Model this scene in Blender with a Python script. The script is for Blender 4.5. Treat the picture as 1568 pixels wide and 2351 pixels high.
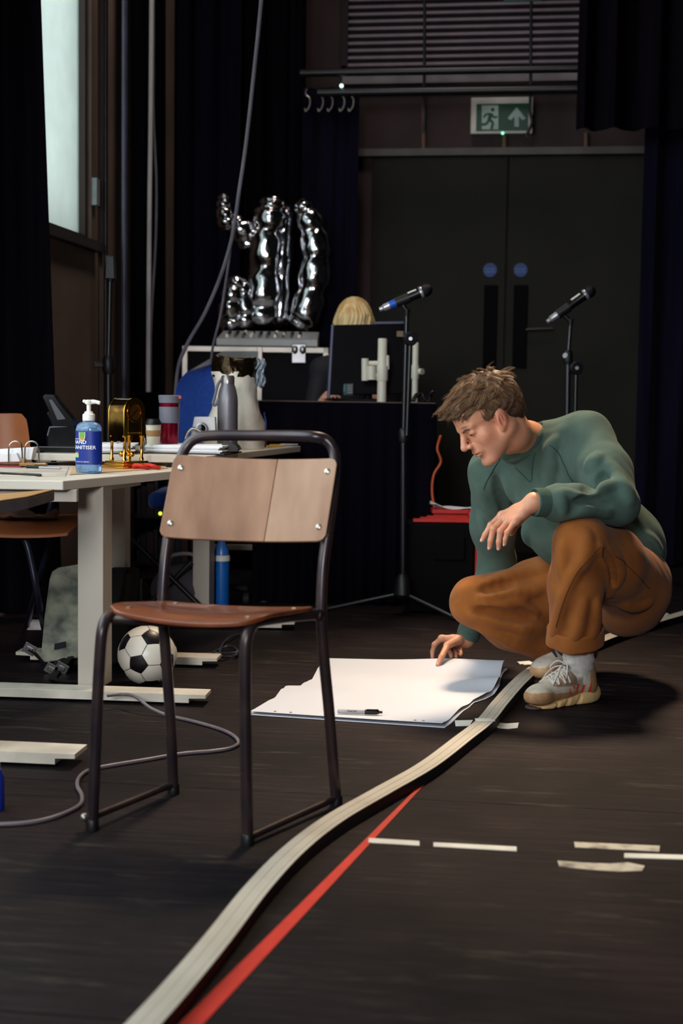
import bpy, bmesh, math, random
import numpy as np
from mathutils import Vector, Matrix, Euler

for _o in list(bpy.data.objects):
    bpy.data.objects.remove(_o)
scn = bpy.context.scene
COL = scn.collection
random.seed(7)

# ------------------------------------------------------------------ camera
IW, IH, FPX, HCAM = 1568.0, 2351.0, 3265.0, 0.90
PITCH = math.atan((IH / 2 - 917.0) / FPX)
ROLL = math.radians(0.8)
CROT = Matrix.Rotation(math.pi / 2 - PITCH, 3, 'X') @ Matrix.Rotation(ROLL, 3, 'Z')
CPOS = Vector((0, 0, HCAM))
cd = bpy.data.cameras.new('camera')
cam = bpy.data.objects.new('camera', cd)
COL.objects.link(cam)
cam.location = CPOS
cam.rotation_euler = CROT.to_euler()
cd.sensor_fit = 'VERTICAL'
cd.sensor_height = 36.0
cd.lens = 50.0
cd.clip_start = 0.05
cd.dof.use_dof = True
cd.dof.focus_distance = 4.25
cd.dof.aperture_fstop = 3.4
scn.camera = cam

def ray(u, v):
    return CROT @ Vector(((u - IW / 2) / FPX, -(v - IH / 2) / FPX, -1.0))
def P(u, v, d):
    """pixel -> point at distance d (metres along +Y) from the camera"""
    r = ray(u, v)
    return CPOS + r * (d / r.y)
def G(u, v, z=0.0):
    """pixel -> point on the horizontal plane at height z"""
    r = ray(u, v)
    return CPOS + r * ((z - HCAM) / r.z)

# ------------------------------------------------------------------ room frame (turned 8 degrees)
RA = math.radians(-8)
EX = Vector((math.cos(RA), math.sin(RA), 0)); EY = Vector((-math.sin(RA), math.cos(RA), 0))
S_L, T_B, S_R, T_F, Z_C = -2.169, 8.552, 5.2, -3.6, 5.4
def R(s, t, z=0.0):
    return EX * s + EY * t + Vector((0, 0, z))
RROT = Matrix.Rotation(RA, 3, 'Z')

# ------------------------------------------------------------------ world, lamps, exposure
w = bpy.data.worlds.new('daylight'); scn.world = w; w.use_nodes = True
bg = w.node_tree.nodes['Background']
bg.inputs[0].default_value = (0.72, 0.86, 0.84, 1); bg.inputs[1].default_value = 1.75

def area(name, loc, target, sx, sy, power, col, spread=180):
    l = bpy.data.lights.new(name, 'AREA'); l.shape = 'RECTANGLE'; l.size = sx; l.size_y = sy
    l.energy = power; l.color = col; l.spread = math.radians(spread)
    o = bpy.data.objects.new(name, l); COL.objects.link(o); o.location = loc
    o.rotation_euler = (Vector(target) - Vector(loc)).to_track_quat('-Z', 'Y').to_euler()
    return o
# daylight falling in through the long side window left of the frame
area('window_daylight', R(S_L + 0.12, 2.9, 2.05), R(0.8, 3.9, 0.9), 3.2, 2.4, 80, (0.84, 0.95, 1.0), 150)
# warm house lamp hung behind the man, then two added fill lamps
area('house_and_fill_light', Vector((0.85, 6.7, 5.0)), Vector((0.6, 4.05, 0)), 0.8, 0.8, 20, (1.0, 0.74, 0.48), 36)
area('house_and_fill_light', Vector((0.2, 6.3, 5.0)), Vector((0.0, 6.5, 0)), 0.8, 0.8, 21, (1.0, 0.84, 0.74), 140)  # added ambient fill that brightens the left wall and the back
area('front_fill_light', Vector((-1.0, -2.7, 2.2)), Vector((-0.15, 4.9, 0.55)), 1.1, 1.1, 14, (0.96, 0.97, 1.0), 44)  # added soft fill behind the camera, not a fitting of the room

vs = scn.view_settings
vs.view_transform = 'Standard'; vs.look = 'None'; vs.exposure = 0.0; vs.gamma = 1.0
vs.use_curve_mapping = False

# ------------------------------------------------------------------ materials
def lin(c):
    return tuple(((x / 255.0) / 12.92 if x / 255.0 <= 0.04045 else ((x / 255.0 + 0.055) / 1.055) ** 2.4) for x in c)
MATS = {}
def mat(name, col, rough=0.5, metal=0.0, col2=None, scale=8.0, stretch=(1, 1, 1), bump=0.0, bscale=None,
        sheen=0.0, trans=0.0, emit=0.0, coat=0.0, detail=4.0, lo=0.35, hi=0.65, alpha=1.0, ior=1.45, spec=0.5, rvar=0.0):
    if name in MATS:
        return MATS[name]
    m = bpy.data.materials.new(name); m.use_nodes = True
    nt = m.node_tree; N = nt.nodes; L = nt.links
    b = N['Principled BSDF']
    c1 = lin(col) + (1,)
    b.inputs['Base Color'].default_value = c1
    b.inputs['Roughness'].default_value = rough
    b.inputs['Metallic'].default_value = metal
    b.inputs['Specular IOR Level'].default_value = spec
    b.inputs['IOR'].default_value = ior
    b.inputs['Alpha'].default_value = alpha
    if sheen: b.inputs['Sheen Weight'].default_value = sheen
    if trans: b.inputs['Transmission Weight'].default_value = trans
    if coat: b.inputs['Coat Weight'].default_value = coat
    if emit:
        b.inputs['Emission Color'].default_value = c1; b.inputs['Emission Strength'].default_value = emit
    if col2 is None:
        col2 = tuple(x * 0.86 for x in col)
    tc = N.new('ShaderNodeTexCoord'); mp = N.new('ShaderNodeMapping'); mp.inputs['Scale'].default_value = stretch
    L.new(tc.outputs['Object'], mp.inputs['Vector'])
    nz = N.new('ShaderNodeTexNoise'); nz.inputs['Scale'].default_value = scale; nz.inputs['Detail'].default_value = detail
    L.new(mp.outputs['Vector'], nz.inputs['Vector'])
    rp = N.new('ShaderNodeValToRGB')
    rp.color_ramp.elements[0].position = lo; rp.color_ramp.elements[1].position = hi
    rp.color_ramp.elements[0].color = c1; rp.color_ramp.elements[1].color = lin(col2) + (1,)
    L.new(nz.outputs['Fac'], rp.inputs['Fac']); L.new(rp.outputs['Color'], b.inputs['Base Color'])
    if rvar:
        mr = N.new('ShaderNodeMapRange'); mr.inputs['To Min'].default_value = rough - rvar; mr.inputs['To Max'].default_value = rough + rvar
        L.new(nz.outputs['Fac'], mr.inputs['Value']); L.new(mr.outputs['Result'], b.inputs['Roughness'])
    if bump:
        n2 = N.new('ShaderNodeTexNoise'); n2.inputs['Scale'].default_value = bscale or scale * 6; n2.inputs['Detail'].default_value = 5
        L.new(mp.outputs['Vector'], n2.inputs['Vector'])
        bp = N.new('ShaderNodeBump'); bp.inputs['Strength'].default_value = bump; bp.inputs['Distance'].default_value = 0.01
        L.new(n2.outputs['Fac'], bp.inputs['Height']); L.new(bp.outputs['Normal'], b.inputs['Normal'])
    MATS[name] = m
    return m

# ------------------------------------------------------------------ mesh helpers
def basis_chain(o):
    m = Matrix.Identity(4)
    while o is not None:
        m = o.matrix_basis @ m
        o = o.parent
    return m
def props(o, label=None, cat=None, group=None, kind=None):
    if label: o['label'] = label
    if cat: o['category'] = cat
    if group: o['group'] = group
    if kind: o['kind'] = kind
    return o
def thing(name, label, cat, loc=(0, 0, 0), rz=0.0, group=None):
    o = bpy.data.objects.new(name, None); COL.objects.link(o)
    o.empty_display_size = 0.1
    o.location = loc; o.rotation_euler = (0, 0, rz)
    return props(o, label, cat, group)
def mesh_obj(name, me, m=None, parent=None, world=True):
    o = bpy.data.objects.new(name, me); COL.objects.link(o)
    if m is not None: me.materials.append(m)
    if parent is not None:
        o.parent = parent
        if world:
            me.transform(basis_chain(parent).inverted())
    return o

class MB:
    def __init__(self):
        self.v = []; self.f = []; self.mi = []
    def add(self, vs, fs, mi=0):
        b = len(self.v)
        self.v += [tuple(x) for x in vs]
        self.f += [tuple(i + b for i in f) for f in fs]
        self.mi += [mi] * len(fs)
        return self
    def box(self, c, s, rot=None, mi=0, taper=None):
        c = Vector(c); hx, hy, hz = s[0] / 2, s[1] / 2, s[2] / 2
        vs = []
        for z in (-1, 1):
            k = taper if (taper and z > 0) else 1.0
            for x, y in ((-1, -1), (1, -1), (1, 1), (-1, 1)):
                p = Vector((x * hx * k, y * hy * k, z * hz))
                vs.append(c + (rot @ p if rot is not None else p))
        return self.add(vs, [(3, 2, 1, 0), (4, 5, 6, 7), (0, 1, 5, 4), (1, 2, 6, 5), (2, 3, 7, 6), (3, 0, 4, 7)], mi)
    def prism(self, poly, vec, mi=0):
        n = len(poly); vec = Vector(vec); poly = [Vector(p) for p in poly]
        nrm = Vector((0, 0, 0))
        for i in range(n):
            a, b = poly[i], poly[(i + 1) % n]
            nrm += a.cross(b)
        if nrm.dot(vec) < 0: poly = poly[::-1]
        vs = poly + [p + vec for p in poly]
        fs = [tuple(range(n))[::-1], tuple(range(n, 2 * n))]
        fs += [(i, (i + 1) % n, n + (i + 1) % n, n + i) for i in range(n)]
        return self.add(vs, fs, mi)
    def tube(self, pts, r, n=10, cap=True, mi=0, flat=None):
        pts = [Vector(p) for p in pts]; m = len(pts)
        rs = r if isinstance(r, (list, tuple)) else [r] * m
        tang = []
        for i in range(m):
            t = pts[min(i + 1, m - 1)] - pts[max(i - 1, 0)]
            tang.append(t.normalized() if t.length > 1e-9 else Vector((0, 0, 1)))
        up = Vector((0, 0, 1)) if abs(tang[0].z) < 0.9 else Vector((1, 0, 0))
        nx = (up - tang[0] * up.dot(tang[0])).normalized()
        vs = []; fs = []
        for i in range(m):
            if i:
                nx = nx - tang[i] * nx.dot(tang[i])
                nx = nx.normalized() if nx.length > 1e-6 else tang[i].orthogonal().normalized()
            ny = tang[i].cross(nx)
            for k in range(n):
                a = 2 * math.pi * k / n
                fx = flat if flat else 1.0
                vs.append(pts[i] + nx * (rs[i] * math.cos(a) * fx) + ny * (rs[i] * math.sin(a)))
        for i in range(m - 1):
            for k in range(n):
                k2 = (k + 1) % n
                fs.append((i * n + k, i * n + k2, (i + 1) * n + k2, (i + 1) * n + k))
        if cap:
            fs.append(tuple(range(n))[::-1]); fs.append(tuple(range((m - 1) * n, m * n)))
        return self.add(vs, fs, mi)
    def lathe(self, prof, o=(0, 0, 0), rot=None, n=24, mi=0, sx=1.0, sy=1.0):
        o = Vector(o); vs = []; fs = []; m = len(prof)
        for r, z in prof:
            for k in range(n):
                a = 2 * math.pi * k / n
                p = Vector((r * math.cos(a) * sx, r * math.sin(a) * sy, z))
                vs.append(o + (rot @ p if rot is not None else p))
        for i in range(m - 1):
            for k in range(n):
                k2 = (k + 1) % n
                fs.append((i * n + k, i * n + k2, (i + 1) * n + k2, (i + 1) * n + k))
        fs.append(tuple(range(n))[::-1]); fs.append(tuple(range((m - 1) * n, m * n)))
        return self.add(vs, fs, mi)
    def sphere(self, c, r, nu=20, nv=12, rot=None, mi=0):
        if not isinstance(r, (tuple, list)): r = (r, r, r)
        c = Vector(c); vs = []; fs = []
        for j in range(1, nv):
            ph = math.pi * j / nv
            for i in range(nu):
                a = 2 * math.pi * i / nu
                p = Vector((r[0] * math.sin(ph) * math.cos(a), r[1] * math.sin(ph) * math.sin(a), r[2] * math.cos(ph)))
                vs.append(c + (rot @ p if rot is not None else p))
        for pz in (1, -1):
            p = Vector((0, 0, r[2] * pz)); vs.append(c + (rot @ p if rot is not None else p))
        top, bot = len(vs) - 2, len(vs) - 1
        for j in range(nv - 2):
            for i in range(nu):
                i2 = (i + 1) % nu
                fs.append((j * nu + i, (j + 1) * nu + i, (j + 1) * nu + i2, j * nu + i2))
        for i in range(nu):
            i2 = (i + 1) % nu
            fs.append((top, i, i2)); fs.append((bot, (nv - 2) * nu + i2, (nv - 2) * nu + i))
        return self.add(vs, fs, mi)
    def slab(self, top, thick, mi=0):
        """closed sheet from a grid of points (rows x cols), thickened along -normal (vector) thick"""
        nr, nc = len(top), len(top[0]); th = Vector(thick)
        vs = [Vector(p) for row in top for p in row]
        vs += [p + th for p in vs]
        o = nr * nc; fs = []
        for i in range(nr - 1):
            for j in range(nc - 1):
                a, b, c, d = i * nc + j, i * nc + j + 1, (i + 1) * nc + j + 1, (i + 1) * nc + j
                fs.append((a, b, c, d)); fs.append((o + d, o + c, o + b, o + a))
        ring = [j for j in range(nc)] + [i * nc + nc - 1 for i in range(1, nr)] + \
               [(nr - 1) * nc + j for j in range(nc - 2, -1, -1)] + [i * nc for i in range(nr - 2, 0, -1)]
        for k in range(len(ring)):
            a, b = ring[k], ring[(k + 1) % len(ring)]
            fs.append((b, a, o + a, o + b))
        return self.add(vs, fs, mi)
    def build(self, name, m=None, parent=None, smooth=True, angle=40, bevel=0.0, world=True, mats=None, fix=True, bseg=2):
        me = bpy.data.meshes.new(name)
        me.from_pydata(self.v, [], self.f)
        if mats:
            for x in mats: me.materials.append(x)
            me.polygons.foreach_set('material_index', self.mi)
        if fix:
            bm = bmesh.new(); bm.from_mesh(me); bmesh.ops.recalc_face_normals(bm, faces=bm.faces); bm.to_mesh(me); bm.free()
        me.update()
        if smooth:
            me.polygons.foreach_set('use_smooth', [True] * len(me.polygons))
            me.set_sharp_from_angle(angle=math.radians(angle))
        o = mesh_obj(name, me, m, parent, world)
        if bevel:
            b = o.modifiers.new('bevel', 'BEVEL'); b.width = bevel; b.segments = bseg; b.limit_method = 'ANGLE'; b.angle_limit = math.radians(40)
            b.harden_normals = False
        return o

def cr(pts, n=8, closed=False):
    """Catmull-Rom resample"""
    pts = [Vector(p) for p in pts]; out = []
    m = len(pts)
    rng = range(m if closed else m - 1)
    for i in rng:
        if closed:
            p0, p1, p2, p3 = pts[(i - 1) % m], pts[i], pts[(i + 1) % m], pts[(i + 2) % m]
        else:
            p0, p1, p2, p3 = pts[max(i - 1, 0)], pts[i], pts[i + 1], pts[min(i + 2, m - 1)]
        for k in range(n):
            t = k / n
            out.append(0.5 * ((2 * p1) + (p2 - p0) * t + (2 * p0 - 5 * p1 + 4 * p2 - p3) * t * t + (3 * p1 - p0 - 3 * p2 + p3) * t ** 3))
    if not closed: out.append(pts[-1])
    return out
def rot_to(zdir, xdir=None):
    z = Vector(zdir).normalized()
    x = Vector(xdir) if xdir is not None else (Vector((1, 0, 0)) if abs(z.x) < 0.9 else Vector((0, 1, 0)))
    x = (x - z * x.dot(z)).normalized(); y = z.cross(x)
    return Matrix((x, y, z)).transposed()
def rz(a): return Matrix.Rotation(a, 3, 'Z')

def text_flat(body, size, font_bold=0.0):
    """2-D outline mesh (verts, faces) of a line of lettering, in its own plane"""
    cu = bpy.data.curves.new('lettering', 'FONT'); cu.body = body; cu.size = size; cu.resolution_u = 2
    cu.offset = font_bold * size
    o = bpy.data.objects.new('lettering', cu); COL.objects.link(o)
    dg = bpy.context.evaluated_depsgraph_get()
    me = o.evaluated_get(dg).to_mesh()
    vs = [tuple(v.co) for v in me.vertices]; fs = [tuple(p.vertices) for p in me.polygons]
    o.evaluated_get(dg).to_mesh_clear()
    bpy.data.objects.remove(o); bpy.data.curves.remove(cu)
    return vs, fs

# ================================================================== STRUCTURE
m_floor = bpy.data.materials.new('painted_black_floor'); m_floor.use_nodes = True
def _floor_mat(m):
    nt = m.node_tree; N = nt.nodes; L = nt.links; b = N['Principled BSDF']
    geo = N.new('ShaderNodeNewGeometry')
    mp = N.new('ShaderNodeMapping'); mp.inputs['Rotation'].default_value = (0, 0, -RA)
    L.new(geo.outputs['Position'], mp.inputs['Vector'])
    def noise(scale, st, det=4, rough=0.6):
        q = N.new('ShaderNodeMapping'); q.inputs['Scale'].default_value = st; L.new(mp.outputs['Vector'], q.inputs['Vector'])
        n = N.new('ShaderNodeTexNoise'); n.inputs['Scale'].default_value = scale; n.inputs['Detail'].default_value = det
        n.inputs['Roughness'].default_value = rough; L.new(q.outputs['Vector'], n.inputs['Vector']); return n
    def ramp(n, a, ca, c, cc):
        r = N.new('ShaderNodeValToRGB'); r.color_ramp.elements[0].position = a; r.color_ramp.elements[1].position = c
        r.color_ramp.elements[0].color = ca; r.color_ramp.elements[1].color = cc; L.new(n.outputs['Fac'], r.inputs['Fac']); return r
    def mix(fac, a, bb, mode='MIX'):
        x = N.new('ShaderNodeMixRGB'); x.blend_type = mode
        if isinstance(fac, float): x.inputs[0].default_value = fac
        else: L.new(fac, x.inputs[0])
        L.new(a, x.inputs[1]); 
        if isinstance(bb, tuple): x.inputs[2].default_value = bb
        else: L.new(bb, x.inputs[2])
        return x
    big = ramp(noise(1.3, (1, 1, 1), 6), 0.40, (0.0036, 0.0019, 0.0036, 1), 0.62, (0.0150, 0.0092, 0.0104, 1))
    grain = ramp(noise(9, (0.35, 9, 1), 5, 0.7), 0.40, (0.42, 0.42, 0.46, 1), 0.62, (1.6, 1.5, 1.46, 1))
    c1 = mix(1.0, big.outputs['Color'], grain.outputs['Color'], 'MULTIPLY')
    # scuffs: short pale scratches and smears
    sc = ramp(noise(14, (0.25, 5, 1), 8, 0.75), 0.55, (0, 0, 0, 1), 0.70, (1, 1, 1, 1))
    sp = ramp(noise(1.7, (1, 1, 1), 3), 0.52, (0, 0, 0, 1), 0.68, (1, 1, 1, 1))
    mm = mix(1.0, sc.outputs['Color'], sp.outputs['Color'], 'MULTIPLY')
    q = N.new('ShaderNodeMapping'); q.inputs['Rotation'].default_value = (0, 0, 0.9); L.new(mp.outputs['Vector'], q.inputs['Vector'])
    n3 = N.new('ShaderNodeTexNoise'); n3.inputs['Scale'].default_value = 5; n3.inputs['Detail'].default_value = 7; n3.inputs['Roughness'].default_value = 0.7
    q.inputs['Scale'].default_value = (0.6, 3.5, 1)
    L.new(q.outputs['Vector'], n3.inputs['Vector'])
    s2 = ramp(n3, 0.58, (0, 0, 0, 1), 0.78, (1, 1, 1, 1))
    fac = N.new('ShaderNodeMixRGB'); fac.blend_type = 'ADD'; fac.inputs[0].default_value = 0.5
    L.new(mm.outputs['Color'], fac.inputs[1]); L.new(s2.outputs['Color'], fac.inputs[2])
    f2 = N.new('ShaderNodeMath'); f2.operation = 'MULTIPLY'; f2.inputs[1].default_value = 0.6; L.new(fac.outputs['Color'], f2.inputs[0])
    c2 = mix(f2.outputs[0], c1.outputs['Color'], (0.20, 0.165, 0.12, 1))
    L.new(c2.outputs['Color'], b.inputs['Base Color'])
    b.inputs['Specular IOR Level'].default_value = 0.12
    rr = N.new('ShaderNodeMapRange'); rr.inputs['To Min'].default_value = 0.48; rr.inputs['To Max'].default_value = 0.80
    L.new(noise(2.2, (1, 1, 1), 6).outputs['Fac'], rr.inputs['Value']); L.new(rr.outputs['Result'], b.inputs['Roughness'])
    bp = N.new('ShaderNodeBump'); bp.inputs['Strength'].default_value = 0.22; bp.inputs['Distance'].default_value = 0.004
    L.new(noise(26, (0.3, 6, 1), 6, 0.7).outputs['Fac'], bp.inputs['Height']); L.new(bp.outputs['Normal'], b.inputs['Normal'])
_floor_mat(m_floor)
m_wall = mat('painted_brick_wall', (138, 118, 106), 0.8, col2=(120, 103, 93), scale=3, bump=0.15, bscale=60)
m_wallb = mat('dark_back_wall', (60, 44, 44), 0.8, col2=(50, 36, 38), scale=4, bump=0.2, bscale=50)
m_ceil = mat('black_ceiling', (26, 24, 26), 0.9)
m_drape_b = mat('navy_serge', (20, 17, 34), 0.95, col2=(14, 12, 26), scale=30, stretch=(1, 1, 0.05), sheen=0.02, spec=0.05)
m_drape_k = mat('black_serge', (15, 11, 18), 0.95, col2=(10, 7, 13), scale=30, stretch=(1, 1, 0.05), spec=0.03)
m_black = mat('black_plastic', (16, 15, 18), 0.45, col2=(20, 19, 22))
m_blackmatt = mat('black_matt', (12, 11, 13), 0.8)
m_blackmetal = mat('black_powder_coat', (18, 17, 22), 0.35, col2=(24, 23, 28), spec=0.6)
m_steel = mat('dull_steel', (150, 148, 150), 0.35, 1.0, col2=(120, 118, 120))
m_white = mat('white_plastic', (225, 222, 215), 0.45, col2=(214, 210, 203))
m_paper = mat('white_paper', (238, 236, 240), 0.75, col2=(232, 229, 232), scale=3)

def sbox(name, s0, s1, t0, t1, z0, z1, m, parent=None, bevel=0.0):
    mb = MB(); mb.box(R((s0 + s1) / 2, (t0 + t1) / 2, (z0 + z1) / 2), (abs(s1 - s0), abs(t1 - t0), abs(z1 - z0)), RROT)
    return mb.build(name, m, parent, smooth=False, bevel=bevel)
def struct(o):
    o['kind'] = 'structure'; return o

floor = struct(sbox('floor', S_L - 0.3, S_R + 0.3, T_F - 0.3, T_B + 0.3, -0.12, -0.010, m_blackmatt))
# hardboard sheets of the stage floor, a hairline joint between them
SEAM = R(0, 0).dot(EY)
g_seam = G(900, 1832)
t_seam = g_seam.dot(EY); s_seam = g_seam.dot(EX)
ts = [T_F]; t = t_seam - 1.22 * 5
while t < T_B:
    if t > T_F + 0.1: ts.append(t)
    t += 1.22
ts.append(T_B)
ss = [S_L]
s = s_seam - 2.44 * 2 + 1.75
while s < S_R:
    if s > S_L + 0.1: ss.append(s)
    s += 4.88
ss.append(S_R)
for i in range(len(ts) - 1):
    for j in range(len(ss) - 1):
        g = 0.0016
        sbox('floor_panel', ss[j] + g, ss[j + 1] - g, ts[i] + g, ts[i + 1] - g, -0.0095, 0.0, m_floor, floor)

struct(sbox('ceiling', S_L - 0.3, S_R + 0.3, T_F - 0.3, T_B + 0.3, Z_C, Z_C + 0.15, m_ceil))
struct(sbox('wall_right', S_R, S_R + 0.2, T_F, T_B, 0, Z_C, m_ceil))
struct(sbox('wall_front', S_L - 0.2, S_R + 0.2, T_F - 0.2, T_F, 0, Z_C, m_ceil))
struct(sbox('wall_back', S_L - 0.2, S_R + 0.2, T_B, T_B + 0.2, 0, Z_C, m_wallb))
# left wall with two tall window openings
W1 = (5.62, 6.67, 1.635, 4.7); W2 = (1.2, 4.6, 0.8, 3.4)
def wall_left():
    mb = MB()
    def q(t0, t1, z0, z1): mb.box(R(S_L - 0.14, (t0 + t1) / 2, (z0 + z1) / 2), (0.28, t1 - t0, z1 - z0), RROT)
    q(T_F, W2[0], 0, Z_C); q(W2[1], W1[0], 0, Z_C); q(W1[1], T_B, 0, Z_C)
    for W in (W1, W2):
        q(W[0], W[1], 0, W[2]); q(W[0], W[1], W[3], Z_C)
    return mb.build('wall_left', m_wall, smooth=False)
struct(wall_left())
m_frame = mat('brown_window_frame', (62, 48, 44), 0.5)
m_pane = bpy.data.materials.new('frosted_pane'); m_pane.use_nodes = True
def _pane(m):
    nt = m.node_tree; N = nt.nodes; L = nt.links
    for n in list(N):
        if n.type != 'OUTPUT_MATERIAL': N.remove(n)
    out = [n for n in N if n.type == 'OUTPUT_MATERIAL'][0]
    tr = N.new('ShaderNodeBsdfTransparent'); tl = N.new('ShaderNodeBsdfTranslucent'); gl = N.new('ShaderNodeBsdfGlossy')
    tl.inputs[0].default_value = (0.9, 0.95, 0.93, 1); gl.inputs['Roughness'].default_value = 0.25
    tc = N.new('ShaderNodeTexCoord'); nz = N.new('ShaderNodeTexNoise'); nz.inputs['Scale'].default_value = 5
    L.new(tc.outputs['Object'], nz.inputs['Vector'])
    mr = N.new('ShaderNodeMapRange'); mr.inputs['To Min'].default_value = 0.3; mr.inputs['To Max'].default_value = 0.5
    L.new(nz.outputs['Fac'], mr.inputs['Value'])
    m1 = N.new('ShaderNodeMixShader'); L.new(mr.outputs['Result'], m1.inputs[0]); L.new(tr.outputs[0], m1.inputs[1]); L.new(tl.outputs[0], m1.inputs[2])
    m2 = N.new('ShaderNodeMixShader'); m2.inputs[0].default_value = 0.06; L.new(m1.outputs[0], m2.inputs[1]); L.new(gl.outputs[0], m2.inputs[2])
    L.new(m2.outputs[0], out.inputs['Surface'])
_pane(m_pane)
def window(name, W, mull):
    t0, t1, z0, z1 = W
    o = sbox(name, S_L - 0.06, S_L - 0.052, t0, t1, z0, z1, m_pane)
    struct(o)
    mb = MB()
    def q(a, b, c, d): mb.box(R(S_L - 0.055, (a + b) / 2, (c + d) / 2), (0.07, b - a, d - c), RROT)
    fw = 0.03
    q(t0, t1, z0, z0 + fw); q(t0, t1, z1 - fw, z1); q(t0, t0 + fw, z0 + fw, z1 - fw); q(t1 - fw, t1, z0 + fw, z1 - fw)
    for k in range(1, mull):
        c = t0 + (t1 - t0) * k / mull; q(c - 0.025, c + 0.025, z0 + fw, z1 - fw)
    mb.build('window_frame', m_frame, o, smooth=False)
    sbox('window_sill', S_L - 0.02, S_L + 0.05, t0 - 0.05, t1 + 0.05, z0 - 0.045, z0, m_frame, o)
    return o
win1 = window('window_1', W1, 1)
win2 = window('window_2', W2, 3)
# pale restrictor box on the frame of the visible window
hb = P(188, 440, R(S_L + 0.02, W1[1] + 0.02).y)
MB().box(R(S_L + 0.012, W1[1] + 0.03, hb.z), (0.03, 0.05, 0.13), RROT).build('window_stay', mat('pale_grey_metal', (170, 178, 182), 0.4), win1, smooth=False, bevel=0.003)
# casing strip right of the window and dark service trunking
trim1 = struct(sbox('trim_1', S_L, S_L + 0.03, W1[1] + 0.10, W1[1] + 0.17, 1.6, 4.8, m_frame))

def curtain(name, pts, z0, z1, m, amp=0.05, wl=0.16, th=0.012, seed=0, lean=None, rows=14, label=None, cat='curtain', group=None):
    """pleated drape along a ground path (list of room (s,t)), thin closed sheet"""
    rnd = random.Random(seed)
    P0 = [R(a, b) for a, b in pts]
    L = [0.0]
    for i in range(1, len(P0)): L.append(L[-1] + (P0[i] - P0[i - 1]).length)
    tot = L[-1]; nc = max(12, int(tot / wl * 9))
    ph = [rnd.uniform(-0.6, 0.6) for _ in range(40)]; am = [rnd.uniform(0.55, 1.25) for _ in range(200)]
    grid = []
    for r in range(rows + 1):
        f = r / rows; z = z1 + (z0 - z1) * f
        row = []
        for c in range(nc + 1):
            l = tot * c / nc
            k = 0
            while k < len(L) - 2 and l > L[k + 1]: k += 1
            a = (l - L[k]) / max(1e-6, L[k + 1] - L[k])
            p = P0[k].lerp(P0[k + 1], a)
            d = (P0[k + 1] - P0[k]).normalized(); n = Vector((d.y, -d.x, 0))
            q = l / wl
            i0 = int(q) % 200
            aa = am[i0] * (1 - (q % 1)) + am[(i0 + 1) % 200] * (q % 1)
            off = amp * aa * (0.65 + 0.35 * f) * math.sin(2 * math.pi * q + 0.8 * math.sin(q * 1.7 + ph[3]) + 0.5 * f * math.sin(q * 0.9 + ph[5]))
            off += 0.3 * amp * math.sin(2 * math.pi * q * 2.3 + ph[1] * 5 + f * 1.2)
            p = p + n * off
            if lean: p = p + d * (lean * f * l / tot)
            row.append(p + Vector((0, 0, z)))
        grid.append(row)
    d = (P0[-1] - P0[0]).normalized(); n = Vector((-d.y, d.x, 0))
    mb = MB(); mb.slab(grid, n * th)
    o = mb.build(name, m, smooth=True, angle=70)
    props(o, label, cat, group)
    return o
def st(u, d):
    """room (s,t) of the ground point seen in column u at distance d"""
    p = P(u, 917, d); return (p.dot(EX), p.dot(EY))

DZ = 0.02
curtain('stage_curtain', [(S_L + 0.004, 5.46), (st(98, 5.7)[0] - 0.095, 5.46)], DZ, 5.2, m_drape_k, 0.03, 0.085, seed=1, lean=0.19,
        label='black drape hanging at the left edge, partly covering the bright window')
curtain('stage_curtain', [(S_L + 0.13, 6.98), (S_L + 0.13, 7.42)], DZ, 5.2, m_drape_k, 0.035, 0.12, seed=2,
        label='narrow bunched dark drape on the left wall between the window and the white cable')
curtain('stage_curtain', [st(403, 8.45), st(540, 8.35)], DZ, 5.2, m_drape_b, 0.05, 0.13, seed=3,
        label='navy drape left of the pale wall strip, behind the silver balloon')
curtain('stage_curtain', [st(556, 8.4), st(690, 8.3)], DZ, 5.2, m_drape_k, 0.05, 0.14, seed=4,
        label='black drape directly behind the middle of the silver balloon')
curtain('stage_curtain', [st(688, 8.25), st(815, 8.22)], DZ, 2.66, m_drape_b, 0.04, 0.13, seed=5,
        label='short navy drape hanging under the hooks beside the door')
curtain('stage_curtain', [st(1462, 7.85), st(2000, 7.7)], DZ, 3.0, m_drape_b, 0.06, 0.20, seed=6, lean=-0.05,
        label='long navy drape at the right edge reaching the floor behind the crouching man')
curtain('stage_curtain_valance', [st(1306, 7.5), st(2000, 7.3)], 2.31, 5.2, m_drape_k, 0.05, 0.17, seed=8,
        label='short black overhead drape in the top right corner')
# ================================================================== BACK WALL
def B(u, v, off=0.0):
    """pixel -> point on the plane 'off' metres in front of the back wall"""
    r = ray(u, v)
    k = (T_B - off - CPOS.dot(EY)) / r.dot(EY)
    return CPOS + r * k
def Wl(u, v, off=0.0):
    """pixel -> point on the plane 'off' metres in front of the left wall"""
    r = ray(u, v)
    k = (S_L + off - CPOS.dot(EX)) / r.dot(EX)
    return CPOS + r * k
def bbox_wall(name, u0, v0, u1, v1, off, th, m, parent=None, bevel=0.0):
    a = B(u0, v0, off); b = B(u1, v1, off)
    s0, s1 = a.dot(EX), b.dot(EX)
    mb = MB(); mb.box(R((s0 + s1) / 2, T_B - off - th / 2, (a.z + b.z) / 2), (abs(s1 - s0), th, abs(a.z - b.z)), RROT)
    return mb.build(name, m, parent, smooth=False, bevel=bevel)

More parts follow.
